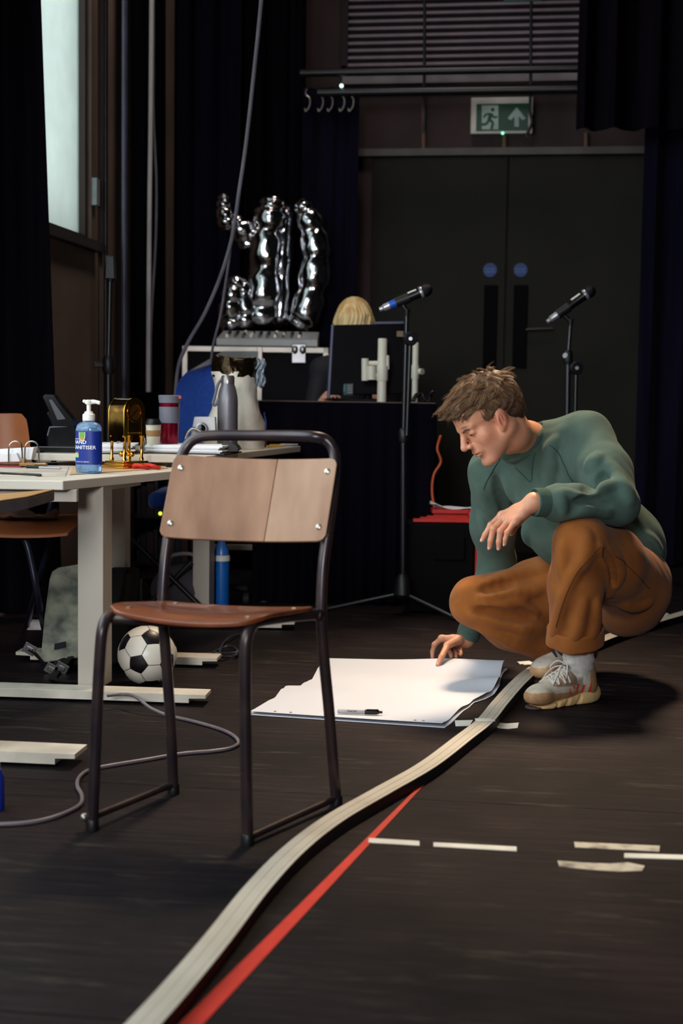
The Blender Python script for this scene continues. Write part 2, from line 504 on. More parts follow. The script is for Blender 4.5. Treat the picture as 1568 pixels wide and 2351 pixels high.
m_door = mat('dark_green_grey_door', (34, 32, 25), 0.65, col2=(29, 27, 21), spec=0.2, scale=3)
m_doork = mat('black_vision_panel', (7, 3, 8), 0.7, spec=0.08)
m_disc = mat('blue_sign', (12, 52, 124), 0.5)
m_signtxt = mat('pale_blue_print', (96, 146, 214), 0.5)
gapu = 1163
zt = B(1163, 362).z
door_s = B(gapu, 600).dot(EX)
LW = 0.80
def door_leaf(n, s0, s1, side):
    o = struct(sbox('door_%d' % n, s0, s1, T_B - 0.05, T_B + 0.0, 0.0, zt, m_door, bevel=0.003))
    # vision slot and push plate
    for (ua, ub, va, vb) in (((1112, 1139, 655, 848),) if side < 0 else ((1180, 1208, 655, 846),)):
        bbox_wall('vision_panel', ua, va, ub, vb, 0.05, 0.012, m_doork, o, 0.003)
    uc = 1125 if side < 0 else 1195
    c = B(uc, 620, 0.051); rr = (B(uc + 16, 620, 0.051) - c).length
    MB().lathe([(rr, -0.001), (rr, 0.004)], c, rot_to(-EY), 28).build('door_disc_sign', m_disc, o)
    d = o.children[-1]
    vs, fs = [], []
    for k, tx in enumerate(('Fire door', 'keep shut')):
        tv, tf = text_flat(tx, rr * 0.36)
        wd = max(v[0] for v in tv)
        b0 = len(vs)
        vs += [c + EX * (v[0] - wd / 2) + Vector((0, 0, v[1] + (0.06 if k == 0 else -0.34) * rr)) - EY * 0.0046 for v in tv]
        fs += [tuple(i + b0 for i in f) for f in tf]
    MB().add(vs, fs).build('sign_lettering', m_signtxt, d, smooth=False, fix=False)
    return o
d1 = door_leaf(1, door_s - LW, door_s - 0.004, -1)
d2 = door_leaf(2, door_s + 0.004, door_s + LW, 1)
a = B(1210, 757, 0.05); b = B(1266, 755, 0.05)
MB().tube([a - EY * 0.045, b - EY * 0.045], 0.008, 10).tube([a, a - EY * 0.045], 0.006, 8).tube([b, b - EY * 0.045], 0.006, 8).build('door_handle', mat('dark_bronze', (70, 66, 58), 0.45, 0.7), d2)
# head casing over the doors
zc0, zc1 = B(1163, 360).z, B(1163, 343).z
struct(sbox('trim_2', door_s - LW - 0.1, door_s + LW + 0.12, T_B - 0.07, T_B, zc0, zc1, mat('grey_door_head', (92, 86, 84), 0.6), bevel=0.003))

# exit sign -----------------------------------------------------------------
ex = thing('exit_sign', 'green and white running man emergency exit sign above the doors', 'sign', B(1152, 310, 0.0))
m_exitw = mat('sign_white_case', (214, 208, 200), 0.5)
m_exitg = mat('sign_green', (6, 66, 48), 0.4)
m_exitp = mat('sign_pale_print', (168, 190, 182), 0.5)
box = bbox_wall('case', 1083, 229, 1222, 310, 0.0, 0.06, m_exitw, ex, 0.004)
fp = bbox_wall('face_panel', 1094, 239, 1212, 300, 0.06, 0.003, m_exitg, ex)
def onface(pts, name, m, parent, off=0.0632, th=0.0015):
    mb = MB(); mb.prism([B(u, v, off) for u, v in pts], -EY * th)
    return mb.build(name, m, parent, smooth=False)
onface([(1165, 272), (1186, 246), (1207, 272), (1199, 276), (1191, 267), (1191, 291), (1181, 291), (1181, 267), (1173, 276)], 'arrow', m_exitp, ex)
def runner():
    o = onface([(1106, 242), (1144, 242), (1144, 297), (1106, 297)], 'door_symbol', m_exitp, ex)
    mb = MB()
    def lim(pts, w):
        q = [B(u, v, 0.0652) for u, v in pts]
        for i in range(len(q) - 1):
            a, b = q[i], q[i + 1]; d = (b - a).normalized(); n = d.cross(EY).normalized() * w
            mb.prism([a + n, b + n, b - n, a - n], -EY * 0.001)
    lim([(1128, 260), (1123, 274)], 0.011); lim([(1123, 274), (1132, 282), (1128, 297)], 0.008)
    lim([(1123, 274), (1117, 285), (1104, 286)], 0.008)
    lim([(1127, 262), (1116, 262), (1110, 270)], 0.006); lim([(1128, 262), (1134, 270), (1142, 268)], 0.006)
    mb.lathe([(0.011, 0), (0.011, 0.001)], B(1131, 252, 0.0652), rot_to(-EY), 16)
    mb.build('running_figure', m_exitg, o, smooth=False)
runner()
MB().sphere(B(1154, 306, 0.066), 0.007, 12, 8).build('indicator_lamp', mat('green_led', (120, 255, 190), 0.4, emit=3.0), ex)

# roller shutter / louvre above
lou = thing('louvre_blind', 'dark slatted louvre blind above the double doors', 'blind', B(1050, 152, 0.0))
m_slat = mat('dull_mauve_slat', (128, 114, 126), 0.5, col2=(116, 102, 114))
m_slatd = mat('dark_mauve_backing', (40, 26, 34), 0.8)
a = B(800, -60, 0.0); b = B(1330, 156, 0.0)
MB().box(R((a.dot(EX) + b.dot(EX)) / 2, T_B - 0.01, (a.z + b.z) / 2), (b.dot(EX) - a.dot(EX), 0.02, a.z - b.z), RROT).build('backing', m_slatd, lou, smooth=False)
zz = b.z + 0.01; s0, s1 = a.dot(EX), b.dot(EX)
step = (B(1050, 0).z - B(1050, 150).z) / 9.0
slat_me = None; k = 0
while zz < a.z - 0.02:
    c = R((s0 + s1) / 2, T_B - 0.04, zz + 0.02)
    rt = RROT @ Matrix.Rotation(math.radians(-20), 3, 'X')
    MB().box(c, (s1 - s0, 0.010, step * 0.42), rt).build('slat', m_slat, lou, smooth=False)
    zz += step
struct(bbox_wall('trim_3', 790, 173, 1330, 190, 0.0, 0.07, mat('grey_ledge', (128, 118, 124), 0.6)))
bbox_wall('side_post', 788, -60, 801, 156, 0.0, 0.06, m_slatd, lou)

# lighting bars with hooks
def bar(name, u0, v0, u1, v1, off, r, label):
    a, b = B(u0, v0, off), B(u1, v1, off)
    o = MB().tube([a, b], r, 12).build(name, m_blackmetal)
    return props(o, label, 'bar')
bar('lighting_bar', 690, 168, 1420, 156, 0.55, 0.022, 'upper black horizontal scaffold bar below the louvre blind')
bar('lighting_bar', 730, 213, 1420, 203, 0.50, 0.026, 'lower black horizontal scaffold bar with a tiny lit lamp above the hooks')
props(MB().sphere(B(784, 197, 0.53), 0.011, 12, 8).build('indicator_lamp', mat('cool_led', (190, 235, 225), 0.4, emit=2.5)), 'tiny lit pale lamp on the left end of the lower bar', 'lamp')
m_hook = mat('pale_hook_metal', (190, 182, 178), 0.35, 0.6)
HK = [(708, 'first'), (738, 'second'), (760, 'third'), (787, 'fourth'), (808, 'fifth')]
for i, (u, nm) in enumerate(HK):
    c = B(u, 218, 0.50); sc = (B(u + 10, 218, 0.5) - c).length / 10
    pts = [c + EX * (x * sc) - Vector((0, 0, y * sc)) for x, y in ((-3, -14), (-6, -8), (-5, 0), (2, 6), (4, 14), (3, 24), (-1, 32), (-6, 36), (-8, 30))]
    o = MB().tube(cr(pts, 4), 0.0046, 8).build('bar_hook', m_hook)
    props(o, '%s pale S-hook from the left hanging from the lower bar' % nm, 'hook', 'hooks on the lighting bar')
# cables hanging in front of the shutter
m_cabk = mat('black_rubber_cable', (20, 17, 22), 0.5)
def hang(name, pts, off, r, m, label):
    q = [B(u, v, off) for u, v in pts]
    return props(MB().tube(cr(q, 6), r, 8).build(name, m), label, 'cable')
hang('hanging_cable', [(974, -80), (975, 60), (974, 180), (972, 230), (976, 262), (974, 300), (977, 303)], 0.42, 0.009, m_cabk, 'black cable hanging left of the exit sign over the louvre blind')
hang('hanging_cable', [(1221, -80), (1219, 80), (1218, 200), (1217, 255), (1221, 280), (1214, 300), (1208, 312), (1212, 314)], 0.42, 0.009, m_cabk, 'black cable hanging across the right end of the exit sign')
m_conduit = mat('brown_conduit', (104, 76, 62), 0.5)
for u, v0, v1, lb in ((973, 215, 345, 'brown conduit pipe below the left hanging cable'), (1158, 311, 344, 'short brown conduit stub under the exit sign'), (1345, 306, 344, 'short brown conduit stub right of the exit sign by the overhead drape')):
    a, b = B(u, v0, 0.0), B(u, v1, 0.0)
    props(MB().tube([a - EY * 0.018, b - EY * 0.018], 0.016, 10).build('wall_conduit', m_conduit), lb, 'pipe')
# teal sign that just shows at the top edge
o = bbox_wall('green_sign', 1158, -60, 1242, 3, 0.58, 0.02, mat('teal_sign', (24, 74, 70), 0.5)); props(o, 'teal sign cut off by the top edge over the louvre blind', 'sign')

# ================================================================== LEFT WALL FITTINGS
m_cabw = mat('grey_white_cable', (196, 190, 190), 0.5, col2=(180, 174, 174))
m_cabg = mat('mid_grey_cable', (110, 106, 116), 0.5)
def hangl(name, pts, r, m, label):
    q = [P(u, v, d) for u, v, d in pts]
    return props(MB().tube(cr(q, 6), r, 8).build(name, m), label, 'cable')
hangl('hanging_cable', [(349, -200, 7.2), (348, 0, 7.2), (346, 250, 7.2), (343, 500, 7.2), (341, 740, 7.2), (340, 900, 7.2)], 0.0115, m_cabw, 'thick white cable hanging straight down left of the navy drape')
hangl('hanging_cable', [(353, -200, 7.23), (352, 120, 7.23), (352, 260, 7.23), (356, 350, 7.23), (359, 430, 7.23), (357, 560, 7.23), (347, 740, 7.23), (345, 900, 7.23)], 0.007, m_cabg, 'thin grey cable hanging right beside the thick white cable')
hangl('hanging_cable', [(607, -120, 6.3), (600, 0, 6.3), (583, 170, 6.3), (565, 330, 6.3), (549, 440, 6.3), (534, 540, 6.32), (508, 630, 6.35), (470, 720, 6.4), (430, 790, 6.45), (408, 850, 6.5), (400, 960, 6.5)], 0.0085, m_cabg, 'grey cable slanting down from the ceiling in front of the silver balloon')
hangl('hanging_cable', [(534, 530, 6.34), (528, 580, 6.34), (518, 650, 6.36), (505, 730, 6.4), (490, 790, 6.45), (482, 850, 6.5)], 0.006, m_cabg, 'second thin grey cable splitting off in front of the silver balloon')
# trunking pipes on the left wall
for u, r, m_, lb in ((286, 0.014, mat('slate_pipe', (70, 70, 90), 0.4), 'slate grey vertical pipe in front of the narrow dark drape'),
                     (243, 0.010, m_blackmetal, 'thin black vertical pipe fixed beside the window')):
    a = Wl(u, 300, 0.17 if u > 260 else 0.04)
    props(MB().tube([Vector((a.x, a.y, 0.0)), Vector((a.x, a.y, 5.3))], r, 10).build('wall_pipe', m_), lb, 'pipe')
# black lighting stand standing by the left wall
ls = thing('lighting_stand', 'black telescopic stand without a lamp standing by the left wall', 'stand', G(249, 1376))
b0 = G(249, 1376); dd = b0.y
MB().tube([b0 + Vector((0, 0, 0.05)), P(249, 838, dd)], 0.016, 10).build('lower_tube', m_blackmetal, ls)
MB().tube([P(249, 845, dd), P(253, 640, dd)], 0.012, 10).build('upper_tube', m_blackmetal, ls)
c = P(249, 838, dd)
MB().lathe([(0.022, -0.04), (0.028, -0.02), (0.028, 0.02), (0.02, 0.04)], c, None, 14).build('clamp_collar', m_black, ls)
MB().tube([c, c + Vector((-0.06, -0.02, 0.0))], [0.008, 0.014], 8).build('clamp_knob', m_steel, ls)
c = P(254, 615, dd)
MB().box(c, (0.045, 0.05, 0.10), None, taper=0.8).tube([c + Vector((0, 0, -0.06)), c + Vector((0, 0, -0.02))], 0.016, 10).build('top_spigot', m_black, ls, bevel=0.004)
for k in range(3):
    a = 0.4 + k * 2.094
    e = b0 + Vector((math.cos(a) * 0.2, math.sin(a) * 0.2, 0.012))
    MB().tube([b0 + Vector((0, 0, 0.32)), e], 0.009, 8).build('leg', m_blackmetal, ls)
# ================================================================== FRONT CHAIR
m_tube = mat('dark_painted_tube', (44, 36, 42), 0.34, 0.35, col2=(60, 46, 44), scale=14, rvar=0.12, spec=0.6)
m_tubenavy = mat('navy_painted_tube', (34, 36, 54), 0.35, 0.3, col2=(40, 42, 60))
def wood(name, c1, c2, rough, stretch, scale=5, coat=0.0, rot=None):
    m = mat(name, c1, rough, col2=c2, scale=scale, stretch=stretch, bump=0.06, bscale=40, coat=coat, detail=7, lo=0.3, hi=0.7, rvar=0.08)
    return m
m_ply = wood('worn_plywood', (152, 112, 84), (120, 82, 58), 0.55, (3.0, 3.0, 0.35))
m_seat = wood('varnished_seat', (128, 68, 38), (92, 46, 28), 0.30, (1.2, 6, 6), coat=0.25)
m_ply_edge = mat('ply_edge', (150, 112, 84), 0.6)
m_screw = mat('screw_head', (176, 168, 156), 0.35, 0.9)

FL, FR, RL, RR = G(212, 1906), G(568, 1940), G(398, 1822), G(772, 1850)
ch = thing('school_chair', 'old school chair with worn plywood back and dark metal tube frame, nearest the camera', 'chair', (FL + FR + RL + RR) / 4)
def vp(u, v, d): return P(u, v, d)
dL, dR = RL.y, RR.y
r_t = 0.0122
up = Vector((0, 0, 0.008))
# rear frame: one bent tube (left leg - top rail - right leg) split into legs and back loop
legRL = [RL + up, P(391, 1650, dL - 0.035), P(379, 1480, dL - 0.055), P(373, 1395, dL - 0.06), P(378, 1300, dL - 0.05), P(387, 1225, dL - 0.035)]
legRR = [RR + up, P(757, 1650, dR - 0.035), P(742, 1490, dR - 0.055), P(738, 1400, dR - 0.06), P(742, 1300, dR - 0.05), P(752, 1225, dR - 0.035)]
MB().tube(cr(legRL, 6), r_t, 14).build('rear_leg', m_tube, ch)
MB().tube(cr(legRR, 6), r_t, 14).build('rear_leg', m_tube, ch)
loop = [legRL[-1], P(401, 1130, dL - 0.005), P(414, 1060, dL + 0.02), P(428, 1026, dL + 0.03), P(452, 1006, dL + 0.03), P(490, 1000, dL + 0.025),
        P(580, 1000, dL * 0.7 + dR * 0.3 + 0.03), P(650, 1000, dL * 0.4 + dR * 0.6 + 0.03), P(715, 1002, dR + 0.03), P(748, 1010, dR + 0.03), P(765, 1032, dR + 0.025), P(769, 1065, dR + 0.015), P(764, 1130, dR - 0.005), legRR[-1]]
MB().tube(cr(loop, 6), r_t, 14).build('back_loop', m_tube, ch)
# front legs: up, bend under the seat, run back to the rear tube
jl, jr = P(373, 1402, dL - 0.06), P(738, 1409, dR - 0.06)
dFL, dFR = FL.y, FR.y
fl = [FL + up, P(222, 1650, dFL - 0.004), P(230, 1500, dFL - 0.006), P(236, 1443, dFL - 0.002), P(247, 1418, dFL + 0.02), P(268, 1407, dFL + 0.05), P(320, 1404, (dFL + dL) / 2), jl]
fr = [FR + up, P(564, 1700, dFR - 0.004), P(563, 1520, dFR - 0.006), P(567, 1462, dFR - 0.002), P(578, 1437, dFR + 0.015), P(598, 1425, dFR + 0.04), P(660, 1416, (dFR + dR) / 2 - 0.02), jr]
MB().tube(cr(fl, 7), r_t, 14).build('front_leg', m_tube, ch)
MB().tube(cr(fr, 7), r_t, 14).build('front_leg', m_tube, ch)
MB().tube([fl[4] + Vector((0.004, 0.01, -0.004)), fr[4] + Vector((-0.004, 0.01, -0.004))], 0.0095, 12).build('front_rail', m_tube, ch)
MB().tube([jl + Vector((0, -0.02, -0.002)), jr + Vector((0, -0.02, -0.002))], 0.0095, 12).build('rear_rail', m_tube, ch)
MB().tube([FL + Vector((0, 0, 0.028)), RL + Vector((0, 0, 0.022))], 0.0075, 12).build('stretcher', m_tube, ch)
MB().tube([FR + Vector((0, 0, 0.014)), RR + Vector((0, 0, 0.018))], 0.0075, 12).build('stretcher', m_tube, ch)
for q in (FL, FR, RL, RR):
    MB().lathe([(0.0138, 0.0), (0.0142, 0.004), (0.0138, 0.022), (0.0125, 0.024)], q, None, 16).build('foot_ferrule', m_black, ch)
MB().sphere(FL + Vector((-0.016, -0.004, 0.028)), 0.009, 12, 8).build('bolt', m_screw, ch)
# seat: saddled plywood board
A, Bq, C, D = P(236, 1390, dFL - 0.03), P(586, 1421, dFR - 0.02), P(733, 1398, dR - 0.085), P(384, 1385, dL - 0.085)
gr = []
NS, NT = 18, 14
for i in range(NT + 1):
    row = []
    for j in range(NS + 1):
        a, b = j / NS, i / NT
        # round the corners by pulling in
        aa = a; bb = b
        p = A.lerp(Bq, aa).lerp(D.lerp(C, aa), bb)
        xx, yy = 2 * a - 1, 2 * b - 1
        dip = -0.016 * (1 - xx * xx) * (0.35 + 0.65 * (1 - abs(yy)))
        roll = -0.020 * max(0, (0.30 - b) / 0.30) ** 2 * (1 - 0.5 * xx * xx)
        corner = max(0, abs(xx) + abs(yy) - 1.72) / 0.28
        ctr = (A + Bq + C + D) / 4
        p = p + (ctr - p) * 0.09 * corner ** 2
        p = p + Vector((0, 0, dip + roll + 0.006))
        row.append(p)
    gr.append(row)
MB().slab(gr, (0, 0, -0.009)).build('seat', m_seat, ch, angle=50, bevel=0.002)
for q in (gr[2][2], gr[2][-3], gr[-3][2], gr[-3][-3]):
    MB().lathe([(0.006, -0.002), (0.006, 0.001), (0.003, 0.002)], q, None, 10).build('seat_rivet', m_screw, ch)
# backrest: curved ply board with rounded corners, a crack down one third
TL, TR, BR, BL = P(405, 1047, dL + 0.005), P(779, 1056, dR + 0.000), P(750, 1246, dR - 0.052), P(369, 1236, dL - 0.052)
def board(a0, a1, name, m):
    n = 16; gr = []
    for i in range(15):
        b = i / 14; row = []
        for j in range(n + 1):
            a = a0 + (a1 - a0) * j / n
            xx, yy = 2 * a - 1, 2 * b - 1
            p = TL.lerp(TR, a).lerp(BL.lerp(BR, a), b)
            cx = max(0, abs(xx) - 0.90) / 0.10; cy = max(0, abs(yy) - 0.82) / 0.18
            if cx > 0 and cy > 0:
                k = math.sqrt(cx * cx + cy * cy)
                if k > 1:
                    sx = (0.90 + 0.10 * cx / k) * (1 if xx > 0 else -1); sy = (0.82 + 0.18 * cy / k) * (1 if yy > 0 else -1)
                    p = TL.lerp(TR, (sx + 1) / 2).lerp(BL.lerp(BR, (sx + 1) / 2), (sy + 1) / 2)
            nrm = (TR - TL).cross(BL - TL).normalized()
            if nrm.y > 0: nrm = -nrm
            p = p - nrm * (0.022 * (1 - xx * xx)) + nrm * 0.016
            row.append(p)
        gr.append(row)
    nrm = (TR - TL).cross(BL - TL).normalized()
    if nrm.y > 0: nrm = -nrm
    return MB().slab(gr, -nrm * 0.0095).build(name, m, ch, angle=50, bevel=0.0015), nrm
m_ply2 = wood('worn_plywood_pale', (166, 132, 106), (138, 102, 78), 0.55, (3.0, 3.0, 0.35))
bo, nrm = board(0.0, 0.6245, 'backrest', m_ply)
board(0.6265, 1.0, 'backrest', m_ply2)
for sa in (0.052, 0.948):
    for sb_ in (0.16, 0.83):
        xx = 2 * sa - 1
        q = TL.lerp(TR, sa).lerp(BL.lerp(BR, sa), sb_) + nrm * (0.016 - 0.022 * (1 - xx * xx) - 0.0005)
        MB().lathe([(0.0068, -0.006), (0.0068, 0.0015), (0.0045, 0.003), (0.0, 0.0034)], q, rot_to(nrm), 14).build('screw', m_screw, ch)

# ================================================================== DESKS
m_desk = mat('cream_desk_laminate', (206, 196, 182), 0.5, col2=(198, 188, 174), scale=4)
m_deskleg = mat('cream_powder_coat', (184, 174, 162), 0.45, col2=(176, 166, 154), scale=4)
m_deskfoot = mat('pale_desk_foot', (226, 216, 200), 0.45)
m_rubber = mat('black_rubber', (14, 13, 15), 0.7)
ZA = 0.65
def poly_top(name, pts, z, th, m, parent):
    return MB().prism([Vector((p.x, p.y, z - th)) for p in pts], (0, 0, th)).build(name, m, parent, smooth=False, bevel=0.003)
def column(name, u0, u1, v, d_at, wd, ztop, parent, ang=0.0, z0=0.03):
    """desk leg column whose visible front edge runs from pixel u0 to u1 at ground row v"""
    a, b = G(u0, v), G(u1, v)
    c = (a + b) / 2 + Vector((0, wd / 2, 0))
    return MB().box(Vector((c.x, c.y, (z0 + ztop) / 2)), ((b - a).length, wd, ztop - z0), rz(ang)).build(name, m_deskleg, parent, smooth=False, bevel=0.002)
def foot(a, b, wd, h, parent):
    d = (b - a).normalized(); n = Vector((-d.y, d.x, 0))
    mb = MB()
    a2, b2 = a + d * 0.05, b - d * 0.05
    lo = [a2, b2, b2 + n * wd, a2 + n * wd]; hi = [a, b, b + n * wd, a + n * wd]
    vs = [p + Vector((0, 0, 0.008)) for p in lo] + [p + Vector((0, 0, h * 0.62)) for p in lo] + [p + Vector((0, 0, h * 0.66)) for p in hi] + [p + Vector((0, 0, h)) for p in hi]
    fs = [(3, 2, 1, 0), (12, 13, 14, 15)]
    for k in range(3):
        for i in range(4):
            j = (i + 1) % 4
            fs.append((k * 4 + i, k * 4 + j, k * 4 + 4 + j, k * 4 + 4 + i))
    mb.add(vs, fs)
    o = mb.build('desk_foot', m_deskfoot, parent, smooth=False, bevel=0.001)
    for q in (a2 + d * 0.03 + n * wd / 2, b2 - d * 0.03 + n * wd / 2):
        MB().lathe([(0.018, 0), (0.018, 0.012)], q, None, 12).build('glide', m_rubber, o)
    return o
# desk A (front, with the bottle and clock)
ZA, ZB = 0.66, 0.70
C0 = G(145, 1104, ZA); Cm = G(390, 1082, ZA)
bF = G(474, 1047, ZB); bG = G(100, 1041, ZB); b1 = G(690, 1024, ZB)
def xy(x, y, z=0.0): return Vector((x, y, z))
ed = (Cm - C0).normalized(); C2 = C0 + ed * ((bF.y - 0.02 - C0.y) / ed.y)
XL = -1.24
C3 = xy(XL, bG.y + 0.0); C1 = xy(XL, C0.y + 0.01)
dkA = thing('standing_desk', 'cream desk at the left carrying the blue bottle and gold clock', 'desk', G(215, 1600))
poly_top('desktop', [C0, C2, C3, C1], ZA, 0.027, m_desk, dkA)
foot(G(-160, 1600), G(472, 1622), 0.085, 0.034, dkA)
column('desk_leg', 182, 243, 1598, 0, 0.085, ZA - 0.027, dkA, math.radians(-9))
foot(G(36, 1519), G(498, 1534), 0.085, 0.034, dkA)
column('desk_leg', 245, 291, 1514, 0, 0.06, ZA - 0.027, dkA, math.radians(-9))
MB().box(xy(C0.x - 0.19, C0.y + 0.06, ZA - 0.045), (0.44, 0.03, 0.036)).build('apron_rail', m_deskleg, dkA, smooth=False, bevel=0.002)
MB().box(xy(C0.x + 0.02, C0.y + 0.42, ZA - 0.042), (0.04, 0.68, 0.028), rz(-0.22)).build('apron_rail', m_deskleg, dkA, smooth=False, bevel=0.002)
# desk B (behind, a little higher)
dkB = thing('standing_desk', 'slightly higher cream desk behind the wooden chair carrying the carrier bag', 'desk', G(470, 1450))
bl = bF + (bG - bF).normalized() * 0.60
poly_top('desktop', [bF, b1, b1 + (bl - bF), bl], ZB, 0.025, m_desk, dkB)
foot(G(310, 1441), G(676, 1447), 0.085, 0.034, dkB)
column('desk_leg', 445, 484, 1425, 0, 0.085, ZB - 0.025, dkB, math.radians(-9))
MB().box(xy(G(470, 1430).x - 0.02, G(470, 1430).y + 0.02, ZB - 0.045), (0.05, 0.9, 0.035), rz(-0.24)).build('apron_rail', m_deskleg, dkB, smooth=False, bevel=0.002)
# desk D (nearest left, mostly out of frame)
ZD = 0.648
q0 = G(62, 1128, ZD); 
dkD = thing('small_desk', 'wood-topped desk cut off by the left edge below the cream desk', 'desk', G(-60, 1760))
e1 = (G(0, 1148, ZD) - G(62, 1139, ZD)).normalized()
qa = G(64, 1139, ZD)
qd = qa + e1 * 0.9
m_deskwood = wood('pale_oak_top', (176, 134, 84), (160, 118, 72), 0.5, (1, 5, 5))
qb = Vector((qa.x + 0.01, qa.y + 0.28, 0)); qc = Vector((qd.x - 0.1, qd.y + 0.5, 0))
poly_top('desktop', [qa, qb, qc, qd], ZD, 0.004, m_deskwood, dkD)
poly_top('desktop_core', [qa, qb, qc, qd], ZD - 0.004, 0.028, mat('grey_desk_edge', (104, 98, 104), 0.55), dkD)
foot(G(-190, 1748), G(172, 1765), 0.10, 0.036, dkD)
pf = G(-95, 1758)
MB().box(Vector((pf.x, pf.y + 0.05, 0.32)), (0.07, 0.07, 0.58)).build('desk_leg', m_deskleg, dkD, smooth=False, bevel=0.002)

# ================================================================== BROWN CHAIR behind desk A
m_tan = mat('tan_shell', (158, 92, 52), 0.42, col2=(136, 76, 42), scale=4)
bc = thing('shell_chair', 'brown shell chair on navy legs behind the cream desk at the left edge', 'chair', G(60, 1448))
d0 = 4.95
def Q(u, v, d=d0): return P(u, v, d)
pr = [(-110, 945), (-60, 946), (0, 949), (38, 950), (50, 954), (60, 975), (72, 1030), (78, 1070)]
gr = []
for i in range(9):
    f = i / 8; row = []
    for j in range(11):
        a = j / 10
        u = -50 + (110 + 18 * f + (-10 if False else 0)) * a
        cut = max(0, (a - 0.86) / 0.14) ** 2 * 14 * max(0, 1 - f * 5)
        v = 949 + 150 * f + cut
        row.append(Q(u, v, d0 + 0.14 - 0.06 * f + 0.05 * (2 * a - 1) ** 2 * -1))
    gr.append(row)
MB().slab(gr, (0, 0.012, 0)).build('backrest', m_tan, bc, angle=60, bevel=0.002)
zs = Q(100, 1196, 4.6).z
sx0, sx1 = Q(-70, 1196, 4.7).x, Q(186, 1196, 4.7).x
gr = []
for i in range(9):
    f = i / 8; row = []
    for j in range(11):
        a = j / 10
        x = sx0 + (sx1 - sx0) * a
        z = zs - 0.012 - 0.03 * max(0, 0.25 - f) ** 2 * 16 + 0.010 * (2 * a - 1) ** 2
        cor = max(0, abs(2 * a - 1) + abs(2 * f - 1) - 1.7) * 0.05
        row.append(Vector((x - cor * (1 if a > 0.5 else -1), 4.55 + 0.45 * f, z)))
    gr.append(row)
MB().slab(gr, (0, 0, -0.012)).build('seat', m_tan, bc, angle=60, bevel=0.003)
zt_ = zs - 0.03
fx = Q(90, 1200, 4.62)
f1, r1 = G(108, 1478), G(62, 1440)
MB().tube(cr([f1 + up, Vector((fx.x + 0.0, 4.63, 0.2)), Vector((fx.x - 0.04, 4.62, zt_ - 0.05)), Vector((fx.x - 0.09, 4.62, zt_ - 0.005)), Vector((fx.x - 0.25, 4.62, zt_)), Vector((sx0 + 0.05, 4.62, zt_))], 6), 0.011, 12).build('front_leg_frame', m_tubenavy, bc)
MB().tube(cr([r1 + up, P(90, 1330, 5.0), P(118, 1240, 4.92), Vector((fx.x + 0.02, 4.86, zt_ - 0.02)), Vector((fx.x - 0.15, 4.84, zt_)), Vector((sx0 + 0.05, 4.84, zt_))], 6), 0.011, 12).build('rear_leg_frame', m_tubenavy, bc)
MB().tube([Vector((sx0 + 0.05, 4.62, zt_)), Vector((sx0 - 0.0, 4.62, 0.2)), Vector((sx0 - 0.02, 4.60, 0.0))], 0.011, 12).build('front_leg', m_tubenavy, bc)
MB().tube([Vector((sx0 + 0.05, 4.84, zt_)), Vector((sx0 + 0.0, 5.0, 0.2)), Vector((sx0 - 0.02, 5.15, 0.0))], 0.011, 12).build('rear_leg', m_tubenavy, bc)
for x in (-0.25, -0.05):
    MB().tube(cr([Vector((fx.x + x, 4.84, zt_)), Vector((fx.x + x, 5.02, zt_ + 0.02)), Vector((fx.x + x, 5.09, zt_ + 0.12)), Vector((fx.x + x, 5.11, zt_ + 0.25))], 5), 0.010, 10).build('back_support', m_tubenavy, bc)
# rumpled brown jacket lying over the chair
m_jacket = mat('brown_suede', (142, 78, 46), 0.8, col2=(110, 58, 34), scale=9, sheen=0.3)
gr = []
rnd = random.Random(3)
for i in range(14):
    f = i / 13; row = []
    for j in range(18):
        a = j / 17
        u = -50 + 178 * a
        v = 1168 + 26 * f - 16 * math.sin(a * 5.2 + 0.6) * (1 - f) + 7 * math.sin(a * 17 + f * 4)
        v = min(v, 1190 + 0.0 * a)
        row.append(P(u, v - 3, 4.84 - 0.14 * f + 0.02 * math.sin(a * 13)))
    gr.append(row)
o = MB().slab(gr, (0, 0.05, -0.012)).build('jacket', m_jacket, angle=80)
props(o, 'rumpled brown jacket lying on the seat of the brown shell chair', 'jacket')
# ================================================================== ON THE DESKS
TA, TB = ZA, ZB
def xyz(p, z): return Vector((p.x, p.y, z))
def wrap_text(body, size, c, ax, ay, ang0, z, off, bold=0.0, center=False):
    """lettering wrapped round an upright elliptical body (semi-axes ax, ay) at angle ang0 (start) """
    tv, tf = text_flat(body, size, bold)
    wd = max(v[0] for v in tv)
    vs = []
    for x, y, _ in tv:
        if center: x -= wd / 2
        a = ang0 + x / ((ax + ay) / 2)
        vs.append(Vector(((ax + off) * math.cos(a), (ay + off) * math.sin(a), z + y)))
    return vs, tf

# --- hand sanitiser ------------------------------------------------------
q = G(204, 1087, TA); bt = thing('pump_bottle', 'clear pump bottle of blue hand sanitiser standing on the cream desk', 'bottle', xyz(q, TA))
sc = q.y / FPX
H1 = 169 * sc; wx = 31 * sc; wy = wx * 0.72
m_gel = mat('blue_gel', (150, 190, 235), 0.08, trans=0.75, ior=1.33, col2=(140, 182, 232))
m_lab = mat('navy_label', (14, 40, 128), 0.4, col2=(12, 36, 118))
body = [(0.80, 0.0), (0.95, 0.012), (1.0, 0.05), (1.0, 0.58), (0.98, 0.62), (0.90, 0.655), (0.72, 0.685), (0.48, 0.70), (0.44, 0.72)]
rz_ = rz(math.radians(-12))
def bl_(prof, z=None, nm='', m_=None, par=bt, k=1.0, n=36):
    return MB().lathe([(r * wx * k, h * H1) for r, h in prof], q * 1.0 if False else xyz(q, TA), rz_, n, sy=wy / wx).build(nm, m_, par, angle=50)
bod = bl_(body, nm='body', m_=m_gel)
